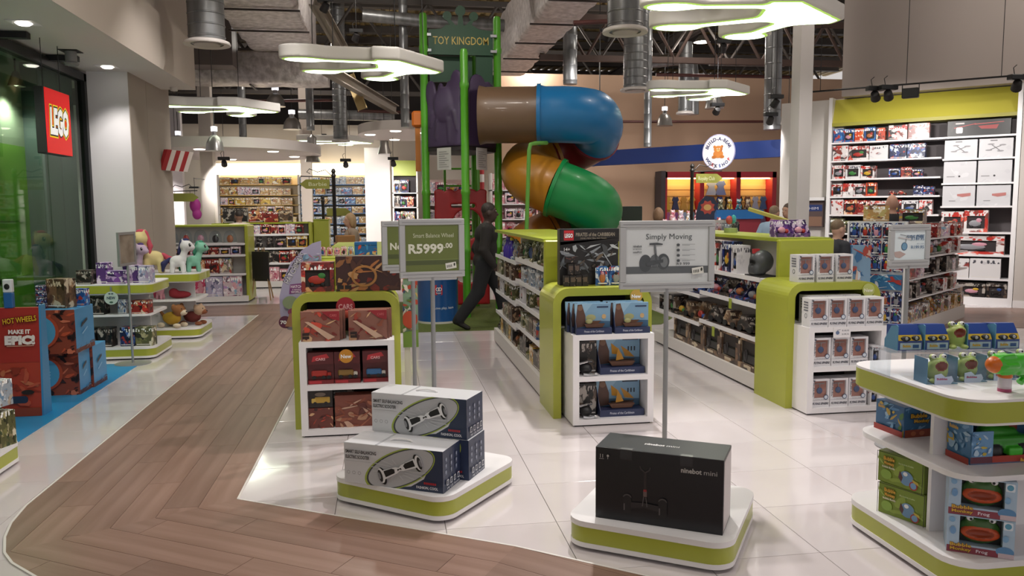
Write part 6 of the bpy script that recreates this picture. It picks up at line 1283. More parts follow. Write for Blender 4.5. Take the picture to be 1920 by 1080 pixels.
# racing track boxes
hw = thing('cardboard_display', 'tall red cardboard display reading MAKE IT EPIC', 'cardboard display', (-3.09, 7.04, .004)); pf = [(.0, 0), (.14, 0), (.14, .90), (.07, .90)]
B().prism(pf, -.20, .20, M('#a83a2a', .45), ax='x').obj('body', hw); B().prism([(p[0]-.003, p[1]) for p in pf[:1]]+[(.16, 0), (.16, .92), (.065, .92)], .20, .215, M('#3f86b8', .4), ax='x').obj('side_panel', hw)
a = Art(.40, .905); a.poly([(0, .45), (.4, .45), (.4, .905), (0, .905)], '#a02c26'); picture(a, ['#8a2f22', '#b8503a', '#c06a4a', '#7a2a20'], 16, 91, 0, .06, .4, .35); a.rr(.14, .11, .16, .06, .025, '#24304a'); a.ell(.30, .2, .05, .02, '#2a1a1a'); a.rect(0, 0, .4, .07, '#8a3a28')
a.text('HOT WHEELS', .125, .77, .046, '#6a1c18', width=.265, bold=.09, rot=6); a.text('HOT WHEELS', .127, .771, .044, '#d8b02a', width=.26, bold=.02, rot=6); a.text('MAKE IT', .165, .69, .034, '#e6dcd8', width=.17, bold=.05); a.text('EPIC!', .135, .605, .066, '#e6dcd8', width=.235, bold=.08); a.rect(.15, .585, .21, .006, '#c9a08a')
a.build('front_print', hw, (-.20, -.001, 0), (1, 0, 0), (0, .0771, .997))
fl_ = T(B().cyl((0, 0, 0), (0, .012, 0), .13, .13, M('#2f6fa8', .4), 28).obj('round_header', None, (-3.30, 6.99, .90)), 'round blue header badge above the red cardboard display', 'badge'); Art(.26, .26).ring(.13, .13, .12, .015, '#d8dce2').ell(.13, .13, .07, .05, '#c8962a').build('badge_print', fl_, (-.13, -.0005, -.13), (1, 0, 0), (0, 0, 1))
def trackbox(label, loc, w_, d_, h_, rot):
    t = T(B().box(-w_/2, w_/2, 0, d_, 0, h_, M('#3f8cc0', .35), bev=.002).obj('race_track_box', None, loc, rot), label, 'box', 'blue and orange race track boxes')
    a = Art(w_, h_); a.rect(0, 0, w_, h_, '#8a4434'); picture(a, ['#b8543a', '#3a2a2a', '#6a3028', '#c8745a', '#241a1c'], 18, 92, w_*.3, 0, w_*.7, h_); a.ell(w_*.22, h_*.52, w_*.40, h_*.38, '#a84a34'); a.ell(w_*.18, h_*.52, w_*.36, h_*.34, '#4f9ac6'); a.text('Epic', w_*.08, h_*.48, h_*.13, '#a8cfe4', width=w_*.25); a.rect(w_*.04, h_*.40, w_*.28, h_*.02, '#a8cfe4'); a.build('front_print', t, (-w_/2, 0, 0), (1, 0, 0), (0, 0, 1))
    a = Art(d_, h_); a.rect(0, 0, d_, h_*.1, '#6a3028'); picture(a, ['#2a2222', '#8a8a90', '#5a2a22'], 9, 93, 0, 0, d_, h_*.16); a.poly([(d_*.25, h_*.55), (d_*.62, h_*.68), (d_*.6, h_*.74), (d_*.3, h_*.65)], '#1f2c3c'); a.line((d_*.3, h_*.4), (d_*.6, h_*.52), h_*.03, '#8fc0de'); a.build('side_print', t, (w_/2, 0, 0), (0, 1, 0), (0, 0, 1))
trackbox('upper front race track box beside the red display', (-3.02, 7.72, .405), .36, .46, .405, R(0)); trackbox('lower front race track box beside the red display', (-3.04, 7.80, .004), .36, .28, .40, R(0)); trackbox('lower rear race track box at the back of the blue mat', (-3.02, 8.10, .004), .36, .36, .40, R(0))
prod('puzzle_box', 'carton', 'brown', (-3.02, 7.93, .81), (.20, .14, .27), R(-20), 'brown box standing on the upper race track box', 'box'); prod('car_pack', 'tabbed', 'blue', (-3.16, 8.08, .81), (.10, .12, .22), 0, 'blue pack behind the brown box on the race track boxes', 'box'); prod('car_pack', 'carton', 'blue', (-2.90, 8.08, .81), (.11, .08, .16), R(-12), 'blue pack right of the brown box on the race track boxes', 'box')
for i in range(4): prod('small_car_pack', 'carton', 'navy', (-3.165, 7.86, .81+.055*i), (.07, .06, .052), 0, '%s small car pack counted from the bottom of the pile by the brown box' % ORD[i], 'box', 'small car packs')
tb2 = thing('toy_tube', 'white and blue tube standing on the red display', 'toy', (-3.12, 7.10, .905)); B().box(-.035, .035, .0, .05, 0, .13, M('#2a5f9a', .35), bev=.006).box(-.035, .035, .0, .05, .13, .24, M('#d0d4d8', .35), bev=.006).obj('carton', tb2); B().ell((0, -.002, .18), (.022, .004, .025), m_black, 10, 6).obj('printed_figure', tb2)
pl = thing('display_platform', 'corner of a low green and white platform at the left edge', 'platform', (-3.05, 5.15, 0)); platform_parts(pl, 1.08, 1.20, .05)
for i, (x, y, z, m, s, lb) in enumerate([(-2.575, 5.64, .15, 'olive', (.13, .11, .27), 'green pack on the low platform at the left edge'), (-2.58, 5.64, .42, 'cool', (.13, .11, .2), 'pale pack above the green one at the left edge'), (-2.62, 5.44, .15, 'olive', (.13, .14, .3), 'second green pack on the low platform at the left edge'), (-2.75, 5.62, .15, 'mixed', (.14, .14, .5), 'tall mixed pack at the back of the left platform')]): prod('bagged_toy', 'tabbed', m, (x, y, z), s, R(70), lb, 'toy pack')
# ------------------------------------------------------------------ far left shelving
def gondx(label, xr, y, L_, wd, lv, ht):
    t = gondola(label, -wd/2, wd/2, 0, L_, lv, ht, (-wd*.40, wd*.40)); t.location = (xr, y+wd/2, 0); t.rotation_euler = (0, 0, PI/2); return t
gondx('white shelving with clear dome toys and a green end panel', -2.56, 15.2, 2.3, .9, [.12, .53, .88, 1.09], 1.40)
FS = [('domes', ['dome'], ['pastel'], (.22, .27), (.24, .27)), ('small carded toys', ['window', 'carton'], ['red', 'pastel', 'brown'], (.14, .2), (.13, .16)), ('red and green boxes', ['window', 'carton'], ['red', 'mixed', 'olive'], (.2, .26), (.26, .3)), ('pink cartons', ['carton', 'carton', 'window'], ['pastel', 'pink', 'lilac'], (.24, .34), (.34, .38))]
for (nm_, k, m, wr, hr), z, wd in zip(FS, (1.09, .88, .53, .12), ('top', 'second', 'third', 'lowest')): row((-4.8, 15.24), (-2.66, 15.24), z, k, m, wr, hr, .2, 'the %s left cross shelf' % wd, '%s on the %s left cross shelf' % (nm_, wd), 200+int(z*10))
gondx('white shelving with pony packs behind the black easel board', -1.66, 17.9, 1.5, .9, [.15, .54, .87, 1.17], 1.40)
for z, k, m, wr, hr, wd in ((1.17, ['window', 'carton'], ['red', 'pink', 'pastel'], (.14, .2), (.2, .23), 'top'), (.87, ['window', 'plushie'], ['dark', 'warm', 'yellow'], (.2, .24), (.22, .26), 'second'), (.54, ['window', 'carton'], ['dark', 'red', 'olive'], (.16, .22), (.25, .29), 'third'), (.15, ['carton', 'window'], ['pink', 'pastel', 'mixed'], (.18, .26), (.26, .34), 'lowest')): row((-3.12, 17.94), (-1.72, 17.94), z, k, m, wr, hr, .2, 'the %s shelf behind the easel' % wd, 'packs on the %s shelf behind the easel' % wd, 230+int(z*10))
row((-3.0, 18.15), (-1.9, 18.15), 1.43, ['carton', 'tabbed'], ['brown', 'red', 'warm'], (.24, .32), (.24, .34), .2, 'top of the easel shelving', 'large boxes on top', 240)
es = thing('easel_board', 'black board leaning on a wooden easel beside the green end panel', 'easel', (-2.38, 15.55, 0), R(-25)); m_wd = M('#9a7a58', .6)
B().box(-.17, .17, -.03, -.005, .36, .92, M('#1f1c1c', .6)).obj('board', es)
for a_, b_ in (((-.2, -.05, 0), (-.05, .03, 1.0)), ((.2, -.05, 0), (.05, .03, 1.0)), ((0, .42, 0), (0, .05, .98))): B().cyl(a_, b_, .014, .012, m_wd, 8).obj('leg', es)
es.rotation_euler = (0, 0, R(-20))
cb_ = thing('green_counter', 'tall yellow green counter block behind the pony shelving', 'counter', (-1.48, 18.6, 0)); B().box(-.17, .17, -.2, .3, 0, 1.46, m_green, bev=.01).obj('block', cb_); B().box(-.18, .18, -.21, .31, 1.46, 1.48, m_green2).obj('top', cb_)
cb_ = thing('service_counter', 'long yellow green counter in front of the far lit shelves', 'counter', (-3.45, 19.3, 0)); B().box(-.5, 1.5, -.25, .25, 0, 1.36, m_green, bev=.01).obj('block', cb_); B().box(-.52, 1.52, -.28, .28, 1.36, 1.40, m_green2).obj('top', cb_)
for i in range(2): prod('dark_box', 'carton', 'dark', (-3.62+.28*i, 19.3, 1.40), (.26, .2, .36), 0, '%s dark box standing on the far left counter' % ('left' if i == 0 else 'right'), 'box')
lo = thing('low_shelf', 'low white shelf with small packs behind the dome toys', 'shelving', (-4.9, 17.4, 0)); B().box(-.7, .7, 0, .5, 0, .9, m_offw).obj('body', lo); B().box(-.7, .7, 0, .5, 1.05, 1.08, m_offw).box(-.7, .7, .46, .5, .9, 1.4, m_offw).obj('shelf', lo)
row((-5.5, 17.42), (-4.25, 17.42), 1.08, ['carton', 'blister'], ['cool', 'navy', 'dark'], (.1, .16), (.12, .18), .15, 'the low shelf behind dome toys', 'small packs on the low shelf', 250); row((-5.5, 17.42), (-4.25, 17.42), .9, ['carton', 'blister'], ['cool', 'pastel', 'dark'], (.1, .16), (.11, .13), .15, 'the lower board behind dome toys', 'small packs on the lower board', 251)
# ------------------------------------------------------------------ lit back wall shelving
pA, pB = at(408, 330, 25.5), at(706, 330, 25.5); bx0, bx1 = pA.x, pB.x
bw = thing('tall_shelving', 'tall lit wall shelving full of small boxes at the back', 'shelving', (0, 25.5, 0)); B().box(bx0, bx1, .36, .42, 0, 2.78, M('#d8c8a8', .7)).obj('back_panel', bw)
B().box(bx0-.04, bx1+.04, .05, .40, 2.78, 3.12, M('#ffedc8', .4, emit=3.4)).obj('light_box', bw)
BZ = [.3, .62, .94, 1.26, 1.58, 1.86, 2.16, 2.48]
for z in BZ:
    B().box(bx0, (bx0+bx1)/2, 0, .36, z-.025, z, M('#d6b060', .5)).obj('shelf', bw); B().box((bx0+bx1)/2, bx1, 0, .36, z-.025, z, M('#5a7fb0', .5)).obj('shelf', bw)
for x in (bx0, (bx0+bx1)/2, bx1): B().box(x-.03, x+.03, 0, .4, 0, 2.78, m_offw).obj('upright', bw)
for i, z in enumerate(BZ):
    row((bx0+.05, 25.52), ((bx0+bx1)/2-.05, 25.52), z, ['carton', 'window', 'carton'], ['warm', 'yellow', 'pastel', 'warm'], (.18, .34), (.20, .25), .2, 'back wall shelf %s, left half' % ['one', 'two', 'three', 'four', 'five', 'six', 'seven', 'eight'][i], 'boxes on the left half of the back wall, row %d' % (i+1), 300+i)
    row(((bx0+bx1)/2+.05, 25.52), (bx1-.05, 25.52), z, ['carton', 'window', 'carton'], ['cool', 'blue', 'warm', 'cool'], (.18, .34), (.20, .25), .2, 'back wall shelf %s, right half' % ['one', 'two', 'three', 'four', 'five', 'six', 'seven', 'eight'][i], 'boxes on the right half of the back wall, row %d' % (i+1), 320+i)
def wallunit(label, x0, x1, y, z1, lv, header, mats, seed, what, wr=(.18, .3), back='#3a3436', kinds=('carton', 'window', 'blister')):
    t = thing('tall_shelving', label, 'shelving', ((x0+x1)/2, y, 0)); W2 = (x1-x0)/2; B().box(-W2, W2, .34, .40, 0, z1, M(back, .7)).obj('back_panel', t)
    for x in (-W2, W2-.04): B().box(x, x+.04, 0, .40, 0, z1+(.42 if header else 0), m_offw).obj('upright', t)
    if header: B().box(-W2, W2, .02, .36, z1, z1+.42, m_green2).obj('header', t)
    for i, z in enumerate(lv):
        B().box(-W2, W2, 0, .34, z-.025, z, m_shelf).obj('shelf', t); gap = (lv[i+1] if i+1 < len(lv) else z1)-z
        row((x0+.05, y+.02), (x1-.05, y+.02), z, list(kinds), mats, wr, (gap*.6, gap*.85), .2, '%s level %s' % (what, ['one', 'two', 'three', 'four', 'five', 'six', 'seven', 'eight'][i]), '%s level %d' % (label, i+1), seed+i)
a0, a1 = at(735, 330, 22.5), at(783, 330, 22.5); wallunit('narrow wall unit with a green header left of the tower', a0.x, a1.x, 22.5, 2.62, [.3, .65, 1.0, 1.35, 1.75, 2.15], True, ['dark', 'mixed', 'red', 'navy'], 350, 'the narrow wall unit', (.14, .24))
S(B().box(a0.x-.75, a0.x-.05, 22.7, 22.9, 0, 3.4, M('#c9c0be', .7)).obj('wall_pier_2'), 'pale wall beside the narrow wall unit')
wallunit('pink wall unit behind the tube slide', 2.35, 4.6, 18.2, 2.5, [.25, .65, 1.05, 1.45, 1.8, 2.12], False, ['pink', 'pastel', 'pink', 'redwhite'], 360, 'the pink wall unit', (.2, .3), '#d8b8b4')
wallunit('pale doll wall unit behind the tower posts', .95, 2.25, 20.5, 2.45, [.25, .65, 1.05, 1.45, 1.8, 2.12], False, ['pastel', 'pink'], 370, 'the pale doll unit', (.2, .3), '#cdb4ae')
# candy striped pole
cp = thing('striped_pole', 'thin red and white striped pole behind the play tower', 'pole', (1.95, 16.5, 0))
for i in range(16): B().cyl((0, 0, .16*i), (0, 0, .16*i+.16), .05, .05, M('#a83034' if i % 2 else '#d8d0cc', .5), 10).obj('stripe', cp)
# ------------------------------------------------------------------ tall shelving on the right
PL, PR = Vector((8.09, 13.70, 0)), Vector((10.15, 11.70, 0)); dv = (PR-PL).normalized(); LW = (PR-PL).length; fr_ = Vector((dv.y, -dv.x, 0)); rotW = math.atan2(dv.y, dv.x)
rw = thing('tall_shelving', 'tall right hand wall shelving under a yellow green header', 'shelving', PL, rotW)
SPL = LW*.63
B().box(0, LW, .40, .46, 0, 3.2, M('#4a4446', .7)).obj('back_panel', rw)
B().box(-.06, 0, -.02, .46, 0, 3.66, m_white).obj('upright', rw); B().box(LW, LW+.07, -.02, .46, 0, 3.66, m_white).obj('upright', rw)
m_hd = M('#b0a83a', .5); B().prism([(.02, 3.20), (.46, 3.20), (.46, 3.64), (.20, 3.64)], 0, LW, m_hd, ax='x').obj('header', rw); B().box(0, LW, -.01, .40, 3.14, 3.20, M('#9a9434', .5)).obj('header_lip', rw)
B().box(0, LW, .02, .40, 0, .14, m_white).obj('base_plinth', rw)
LZ = [.5, .86, 1.2, 1.54, 1.87, 2.19, 2.52]; RZ = [.14, .46, .86, 1.24, 1.68, 2.07, 2.48]
for z in LZ: B().box(0, SPL-.01, .0, .40, z-.03, z, m_shelf).obj('shelf', rw)
for z in RZ[1:]: B().box(SPL+.01, LW, .0, .40, z-.03, z, m_shelf).obj('shelf', rw)
B().box(0, LW, .0, .40, 2.82, 2.85, m_shelf).obj('shelf', rw)
def W(s): q = PL+dv*s; return (q.x, q.y)
def rrow(s0, s1, z, kinds, mats, wr, hr, lab, seed, dep=.2, **kw): row(W(s0), W(s1), z, kinds, mats, wr, hr, dep, 'the '+lab.split(' on the ')[1]+(', right half' if .9 < s0 < 1.5 and 'bay' not in lab else ''), 'right wall: '+lab, seed, inset=.03, **kw)
rrow(.02, .92, 2.85, ['carton', 'window'], ['orange', 'blue'], (.14, .2), (.22, .25), 'orange and blue box on the topmost right wall shelf', 400); rrow(.95, 1.75, 2.85, ['carton'], ['navy', 'redwhite'], (.26, .34), (.24, .27), 'striped blue and red box on the topmost right wall shelf', 401)
picbox('helicopter_box', 'wide black box with a red helicopter at the right of the topmost shelf', (PL+dv*2.33-fr_*.03+Vector((0, 0, 2.85))), (.92, .2, .26), rotW, '#171416', ['#2a2022'], 402, n=2, extra=lambda a: (a.poly([(.45, .16), (.75, .17), (.72, .10), (.5, .11)], '#8f2a2a'), a.line((.40, .19), (.82, .21), .012, '#a8423c'), a.line((.1, .14), (.42, .20), .012, '#a02c2c'), a.rr(.13, .05, .10, .10, .02, '#c9c4c4'), a.rect(.12, .2, .13, .025, '#b0aaaa')))
rrow(.02, .95, 2.52, ['carton', 'window', 'carton'], ['redwhite', 'redwhite', 'white'], (.24, .34), (.24, .27), 'white and red box on the second right wall shelf', 403); rrow(.98, 1.60, 2.52, ['carton'], ['navy'], (.27, .30), (.25, .27), 'blue striped box on the second right wall shelf', 404)
rrow(.02, .95, 2.19, ['carton', 'window'], ['redwhite', 'white'], (.22, .28), (.22, .26), 'white and red drone box on the third right wall shelf', 405); rrow(.98, 1.70, 2.19, ['window', 'carton'], ['navy', 'red', 'white'], (.16, .22), (.13, .24), 'small mixed pack on the third right wall shelf', 406)
rrow(.02, .95, 1.87, ['window', 'carton'], ['orange', 'redwhite', 'redwhite'], (.15, .2), (.22, .25), 'red and white robot box on the fourth right wall shelf', 407); rrow(.98, 1.35, 1.87, ['vehicle'], ['red'], (.1, .14), (.08, .1), 'small red toy car on the fourth right wall shelf', 408); rrow(1.38, 1.75, 1.87, ['carton'], ['navy'], (.13, .16), (.15, .17), 'small navy box on the fourth right wall shelf', 409)
rrow(.02, 1.75, 1.54, ['carton', 'window'], ['redwhite', 'red', 'white'], (.2, .3), (.22, .27), 'boxed toy on the fifth right wall shelf', 410)
rrow(.02, 1.75, 1.2, ['window', 'carton'], ['olive', 'mixed', 'dark'], (.2, .3), (.22, .27), 'boxed toy on the sixth right wall shelf', 411); rrow(.02, 1.75, .86, ['window', 'carton'], ['mixed', 'redwhite'], (.2, .3), (.22, .27), 'boxed toy on the seventh right wall shelf', 412); rrow(.02, 1.75, .5, ['carton'], ['mixed', 'dark'], (.2, .3), (.22, .27), 'boxed toy on the lowest right wall shelf', 413)
for z, h, n_, wd in ((2.48, .31, 2, 'upper'), (2.07, .36, 2, 'second'), (1.68, .34, 2, 'third')):
    for i in range(2):
        x = SPL+.03+.51*i
        def dr(a, q=wd):
            if q == 'upper':
                for k in range(4): a.line((.24, .16), (.24+.12*math.cos(R(35+90*k)), .16+.07*math.sin(R(35+90*k))), .012, '#6a686c'); a.ell(.24+.12*math.cos(R(35+90*k)), .16+.07*math.sin(R(35+90*k)), .05, .012, '#8a888c')
                a.rect(.16, .27, .10, .016, '#6a686c')
            elif q == 'third': a.poly([(.22, .20), (.42, .22), (.42, .17), (.3, .15), (.22, .17)], '#b0706c'); a.rect(.1, .08, .1, .012, '#8a888c')
            else: a.rect(.05, .1, .12, .014, '#8a888c'); a.ell(.24, .11, .016, .016, '#3a383c')
        q = PL+dv*(x+.245)-fr_*.03; picbox('drone_box', '%s large white drone box on the %s shelf of the right bay' % ('left' if i == 0 else 'right', wd), (q.x, q.y, z), (.485, .22, h), rotW, '#c6c5c9', ['#cfced2', '#c0bfc4'], 420+i, 'large white drone boxes', n=3, extra=dr)
rrow(SPL+.03, LW, 1.24, ['window'], ['redwhite'], (.33, .35), (.34, .37), 'white and red car box on the fourth right bay shelf', 430, jit=0); q = PL+dv*(SPL+.5)-fr_*.03; prod('long_vehicle_box', 'window', 'redwhite', (q.x-fr_.x*.12, q.y-fr_.y*.12, .86), (.95, .2, .32), rotW, 'long white window box on the fifth right bay shelf', 'box', None, 4)
rrow(SPL+.03, LW, .46, ['carton'], ['white'], (.44, .46), (.32, .34), 'wide white box on the sixth right bay shelf', 432, jit=0); rrow(SPL+.03, LW, .14, ['window'], ['dark'], (.3, .4), (.24, .26), 'dark box on the lowest right bay shelf', 433)
# wall surfaces on the right
wr_ = link('wall_right', None, None, PL, rotW); S(wr_, 'grey bulkhead wall above the right hand shelving')
B().box(.16, 8, -.06, .46, 3.66, 7, M('#b3a8a3', .8)).obj('bulkhead', wr_); B().box(-1.0, .14, .25, .5, 0, 3.66, M('#cfc9c6', .7)).obj('left_wall_panel', wr_); B().box(LW+.08, 8, -.06, .5, 0, 3.66, M('#c3bbb6', .7)).obj('right_wall_panel', wr_)
B().box(LW+.08, 8, -.075, -.06, 0, .12, m_white).obj('baseboard', wr_)
sgn = thing('wall_poster', 'white hooded wall case with a poster left of the tall shelving', 'poster', PL-dv*.42+fr_*(-.18), rotW); B().box(-.28, .28, -.02, .04, 1.30, 1.80, M('#5a4a4a', .5)).obj('poster', sgn); B().box(-.30, .30, -.10, .04, 1.80, 1.86, m_white).obj('hood', sgn); Art(.5, .45).rect(0, .28, .5, .12, '#2a3a70').text('FOR HIM', .03, .31, .05, '#d8d8e0', width=.4).rect(0, 0, .5, .18, '#8a6a5a').build('poster_print', sgn, (-.25, -.021, 1.32), (1, 0, 0), (0, 0, 1))
# track rail in front of the right wall
ra, rb2 = at(1500, 174, 11.6), at(1925, 140, 9.8); rl = T(B().tube([ra, rb2], .014, m_black, 6).obj('track_rail'), 'long black lighting rail in front of the right wall', 'rail')
for f_ in (.1, .5, .9): pp = ra.lerp(rb2, f_); B().cyl(pp, (pp.x, pp.y, 6.9), .005, .005, m_black, 5).obj('rod', rl)
for f_, u_, lb in ((.36, 1, 'left of two spotlights on the rail before the right wall'), (.42, 1, 'right of two spotlights on the rail before the right wall'), (.965, 1, 'spotlight on the rail at the right edge')):
    pp = ra.lerp(rb2, f_); q = PL.lerp(PR, f_*.8+.1); spot(pp-Vector((0, 0, .06)), (q.x, q.y, 1.9), lb, 150, 90, rod=False)
sb_ = thing('rail_box', 'black square floodlight hanging from the rail before the right wall', 'floodlight', ra.lerp(rb2, .52)-Vector((0, 0, .20)), rotW); B().box(-.11, .11, -.05, .05, 0, .14, m_black, bev=.01).obj('housing', sb_); B().box(-.115, -.105, -.01, .01, .05, .2, m_black).box(.105, .115, -.01, .01, .05, .2, m_black).obj('bracket', sb_)
for i, (u, v, Y, aim, lb) in enumerate([(1345, 200, 14.5, (6.5, 19, 1.2), 'spotlight left of the small lamp cluster near the round sign'), (1455, 185, 13.5, (6.0, 16, 1), 'bright spotlight just left of the white column'), (1445, 218, 14.2, (8, 18, 1), 'lower spotlight left of the white column'), (648, 303, 20, (-1, 25, 1), 'left spotlight before the lit back shelves'), (737, 300, 20, (.5, 22.5, 1.2), 'right spotlight before the lit back shelves'), (420, 300, 19, (-4, 22, 1), 'spotlight above the far left shelves'), (330, 306, 19, (-6, 20.4, 1), 'spotlight aimed at the far left white wall')]): spot(at(u, v, Y), aim, lb, 120 if u > 1000 else 300, 90)
# ------------------------------------------------------------------ white stand with pegged packs
gr = thing('peg_display', 'white shelving with a pegged end panel of blue packs', 'shelving', (6.12, 9.25, 0), R(-52.2)); w2 = .34; L_ = 2.9
B().box(-w2, w2, .0, .03, .0, 1.50, M('#cfd0d4', .5)).obj('end_panel', gr); B().box(-w2, w2, .03, L_, .0, .2, m_offw).obj('base_plinth', gr); B().box(-.02, .02, .03, L_, .2, 1.45, M('#4a4648', .6)).obj('spine_panel', gr); B().box(-w2-.02, -w2, -.02, .03, 0, 1.5, m_white).obj('upright', gr); B().box(w2, w2+.02, -.02, .03, 0, 1.5, m_white).obj('upright', gr)
for z in (.5, .76, 1.02, 1.26): B().box(.02, w2, .05, L_, z-.02, z, m_shelf).obj('shelf', gr)
ca, sa = math.cos(R(-52.2)), math.sin(R(-52.2)); G = lambda x, y: (6.12+x*ca-y*sa, 9.25+x*sa+y*ca)
for i, z in enumerate((.2, .5, .76, 1.02, 1.26)): row(G(w2, .08), G(w2, L_-.05), z, ['blister', 'carton', 'blister'] if i else ['carton', 'tray'], [['mixed', 'warm'], ['dark', 'redwhite', 'brown'], ['pastel', 'dark', 'red'], ['redwhite', 'pastel'], ['red', 'pastel', 'white']][i], (.12, .2), (.16, .22), .2, 'white stand shelf %s' % ['one', 'two', 'three', 'four', 'five'][i], 'white stand row %d' % (i+1), 450+i)
m_bl = PK['navy']
for r_ in range(6):
    for c_ in range(5):
        if r_ in (2,) and c_ != 9: continue
        x = -.27+.135*c_; z = .22+.21*r_+(.02 if r_ > 2 else 0); p_ = G(x, -.03); prod('pegged_pack', 'blister', 'navy', (p_[0], p_[1], z), (.12, .06, .19), R(-52.2), 'blue pack in peg row %s, %s from the left on the white end panel' % (['one', 'two', '', 'three', 'four', 'five'][r_], NTH[c_]), 'toy pack', 'pegged blue packs')
p_ = G(0, -.035); picbox('toy_banner', 'blue and red picture strip between the pegged packs', (p_[0], p_[1], .645), (.66, .02, .19), R(-52.2), '#3a6f9a', ['#c8e0ec', '#a83a34', '#d8d8da', '#5a9ac0'], 461, n=14)
p_ = G(-.05, .1); prod('small_poster', 'carton', 'warm', (p_[0], p_[1], 1.5), (.30, .03, .20), R(-30), 'small framed picture card on top of the pegged stand', 'card'); p_ = G(.15, .9); prod('figure_box', 'window', 'mixed', (p_[0], p_[1], 1.46), (.32, .14, .19), R(-40), 'boxed figure set on top of the white stand', 'box')
lb_ = thing('leaning_board', 'tilted blue and red picture board left of the pegged packs', 'board', (5.70, 8.95, 0), R(-30)); B().box(-.13, .13, 0, .02, .02, 1.22, M('#7a9ab8', .5)).obj('board', lb_); a = Art(.26, 1.2); picture(a, ['#a8443a', '#c8d4e0', '#3a6a9a', '#d8b8a8'], 26, 462); a.build('board_print', lb_, (-.13, 0, .02), (1, 0, 0), (0, 0, 1))
# ------------------------------------------------------------------ bear shop on the right
b0, b1 = Vector((4.95, 18.95, 0)), Vector((8.35, 14.95, 0)); db = (b1-b0).normalized(); LB = (b1-b0).length; rotB = math.atan2(db.y, db.x)
bb = thing('blue_beam', 'long dark blue fascia beam carrying the round bear sign', 'beam', b0, rotB); B().box(0, LB, -.08, .08, 2.70, 3.05, M('#10265c', .45)).obj('fascia', bb); B().box(-.01, 0, -.085, .085, 2.69, 3.06, M('#2a4a9a', .4)).obj('end_cap', bb)
for s_ in (.2, LB-.2): B().cyl((s_, .0, 3.05), (s_, .0, 6.8), .012, .012, m_black, 6).obj('hanger', bb)
s_c = 3.35
rs = thing('round_sign', 'round white sign with a brown bear and coloured letters on the blue beam', 'sign', b0+db*s_c+Vector((db.y, -db.x, 0))*.10, rotB); rs.location.z = 2.86; rr0 = .37
B().cyl((0, -.02, 0), (0, .02, 0), rr0, rr0, M('#d9d6da', .4), 40).obj('disc', rs); B().tube([(rr0*math.cos(2*PI*i/40), -.02, rr0*math.sin(2*PI*i/40)) for i in range(40)], .008, M('#8a8ab0', .4), 6, closed=True).obj('rim', rs)
a = Art(.74, .74); c3 = ['#24305f', '#24305f', '#a83040', '#24305f', '#3a5a9a']; a.arctext('BUILD-A-BEAR', .37, .37, .245, 158, 22, .075, ['#1a2450']); a.arctext('WORKSHOP', .37, .37, .325, 212, 328, .07, c3, True)
o_ = '#b87438'; a.ell(.37, .33, .115, .085, o_); a.ell(.37, .43, .10, .075, o_); a.ell(.285, .485, .03, .03, o_); a.ell(.455, .485, .03, .03, o_); a.ell(.37, .41, .035, .028, '#d8a868'); a.ell(.37, .42, .012, .009, '#3a2018'); a.ell(.345, .445, .009, .011, '#f0e8e0'); a.ell(.395, .445, .009, .011, '#f0e8e0'); a.ell(.28, .27, .055, .032, '#a8642c'); a.ell(.46, .27, .055, .032, '#a8642c'); a.line((.44, .38), (.47, .50), .012, '#7a3a30'); a.build('sign_print', rs, (-.37, -.0205, -.37), (1, 0, 0), (0, 0, 1))
ra0, ra1 = at(1247, 330, 20.9), at(1452, 330, 20.9); X0, X1 = ra0.x, ra1.x; zb = .4; zt = at(1350, 322, 20.9).z
bs = thing('red_wall_case', 'red framed wall case of three lit bays hung with doll outfits', 'shelving', (0, 20.9, 0)); m_rf = M('#9c1f2c', .45); nb = 3; bw_ = (X1-X0)/nb
B().box(X0, X1, .40, .46, zb, zt, M('#c8a468', .6)).obj('back_panel', bs); B().box(X0-.12, X0, -.05, .46, zb, zt+.02, M('#3a3438', .6)).obj('dark_side', bs); B().box(X0, X1+.05, -.02, .46, zt-.16, zt, m_rf).obj('top_frame', bs); B().box(X0, X1+.05, -.02, .46, zb, .95, m_rf).obj('lower_panel', bs)
for i in range(nb+1): B().box(X0+bw_*i-.06, X0+bw_*i+.06, -.02, .46, zb, zt, m_rf).obj('upright', bs)
for i in range(nb):
    xc = X0+bw_*(i+.5); B().box(xc-bw_/2+.1, xc+bw_/2-.1, .05, .35, zt-.19, zt-.165, M('#ffd890', .4, emit=9)).obj('light_strip', bs)
    for k in range(7): B().box(xc-bw_/2+.06, xc+bw_/2-.06, .385, .40, 1.1+.18*k, 1.24+.18*k, M('#d0ae74', .55)).obj('slat', bs)
OUT = [['#b89a3a', '#2a3458', '#a88440', '#c0a24a'], ['#9a5a8a', '#7a4a80', '#8aa0c0', '#6a9ab0']]
for i in range(nb):
    xc = X0+bw_*(i+.5)
    for r_, z in ((0, 1.62), (1, 1.20)):
        for k in range(4):
            col = OUT[r_][k] if i == 0 else ['#8a94b0', '#3a5a8a', '#3a2a28', '#6a5a7a', '#7a3a34', '#2a3a7a', '#1f1b1c', '#5a3a30'][(k+3*i+r_*2) % 8]
            prod('doll_outfit', 'dress', M(col, .8), (xc-bw_*.34+bw_*.225*k, 21.18, z), (bw_*.2, .05, .36), 0, '%s doll outfit from the left in the %s row of the %s red bay' % (NTH[k], ('upper', 'lower')[r_], ('left', 'middle', 'right')[i]), 'outfit', 'outfits %d-%d' % (i, r_))
for k, (x_, c_) in enumerate(((.36, '#8a94b0'), (.62, '#5a6aa0'))): prod('doll_outfit', 'dress', M(c_, .8), (X0+bw_*(1+x_), 21.16, 2.02), (bw_*.3, .05, .4), R(0), 'larger %s doll outfit hanging high in the middle red bay' % ('white and blue' if k == 0 else 'blue'), 'outfit')
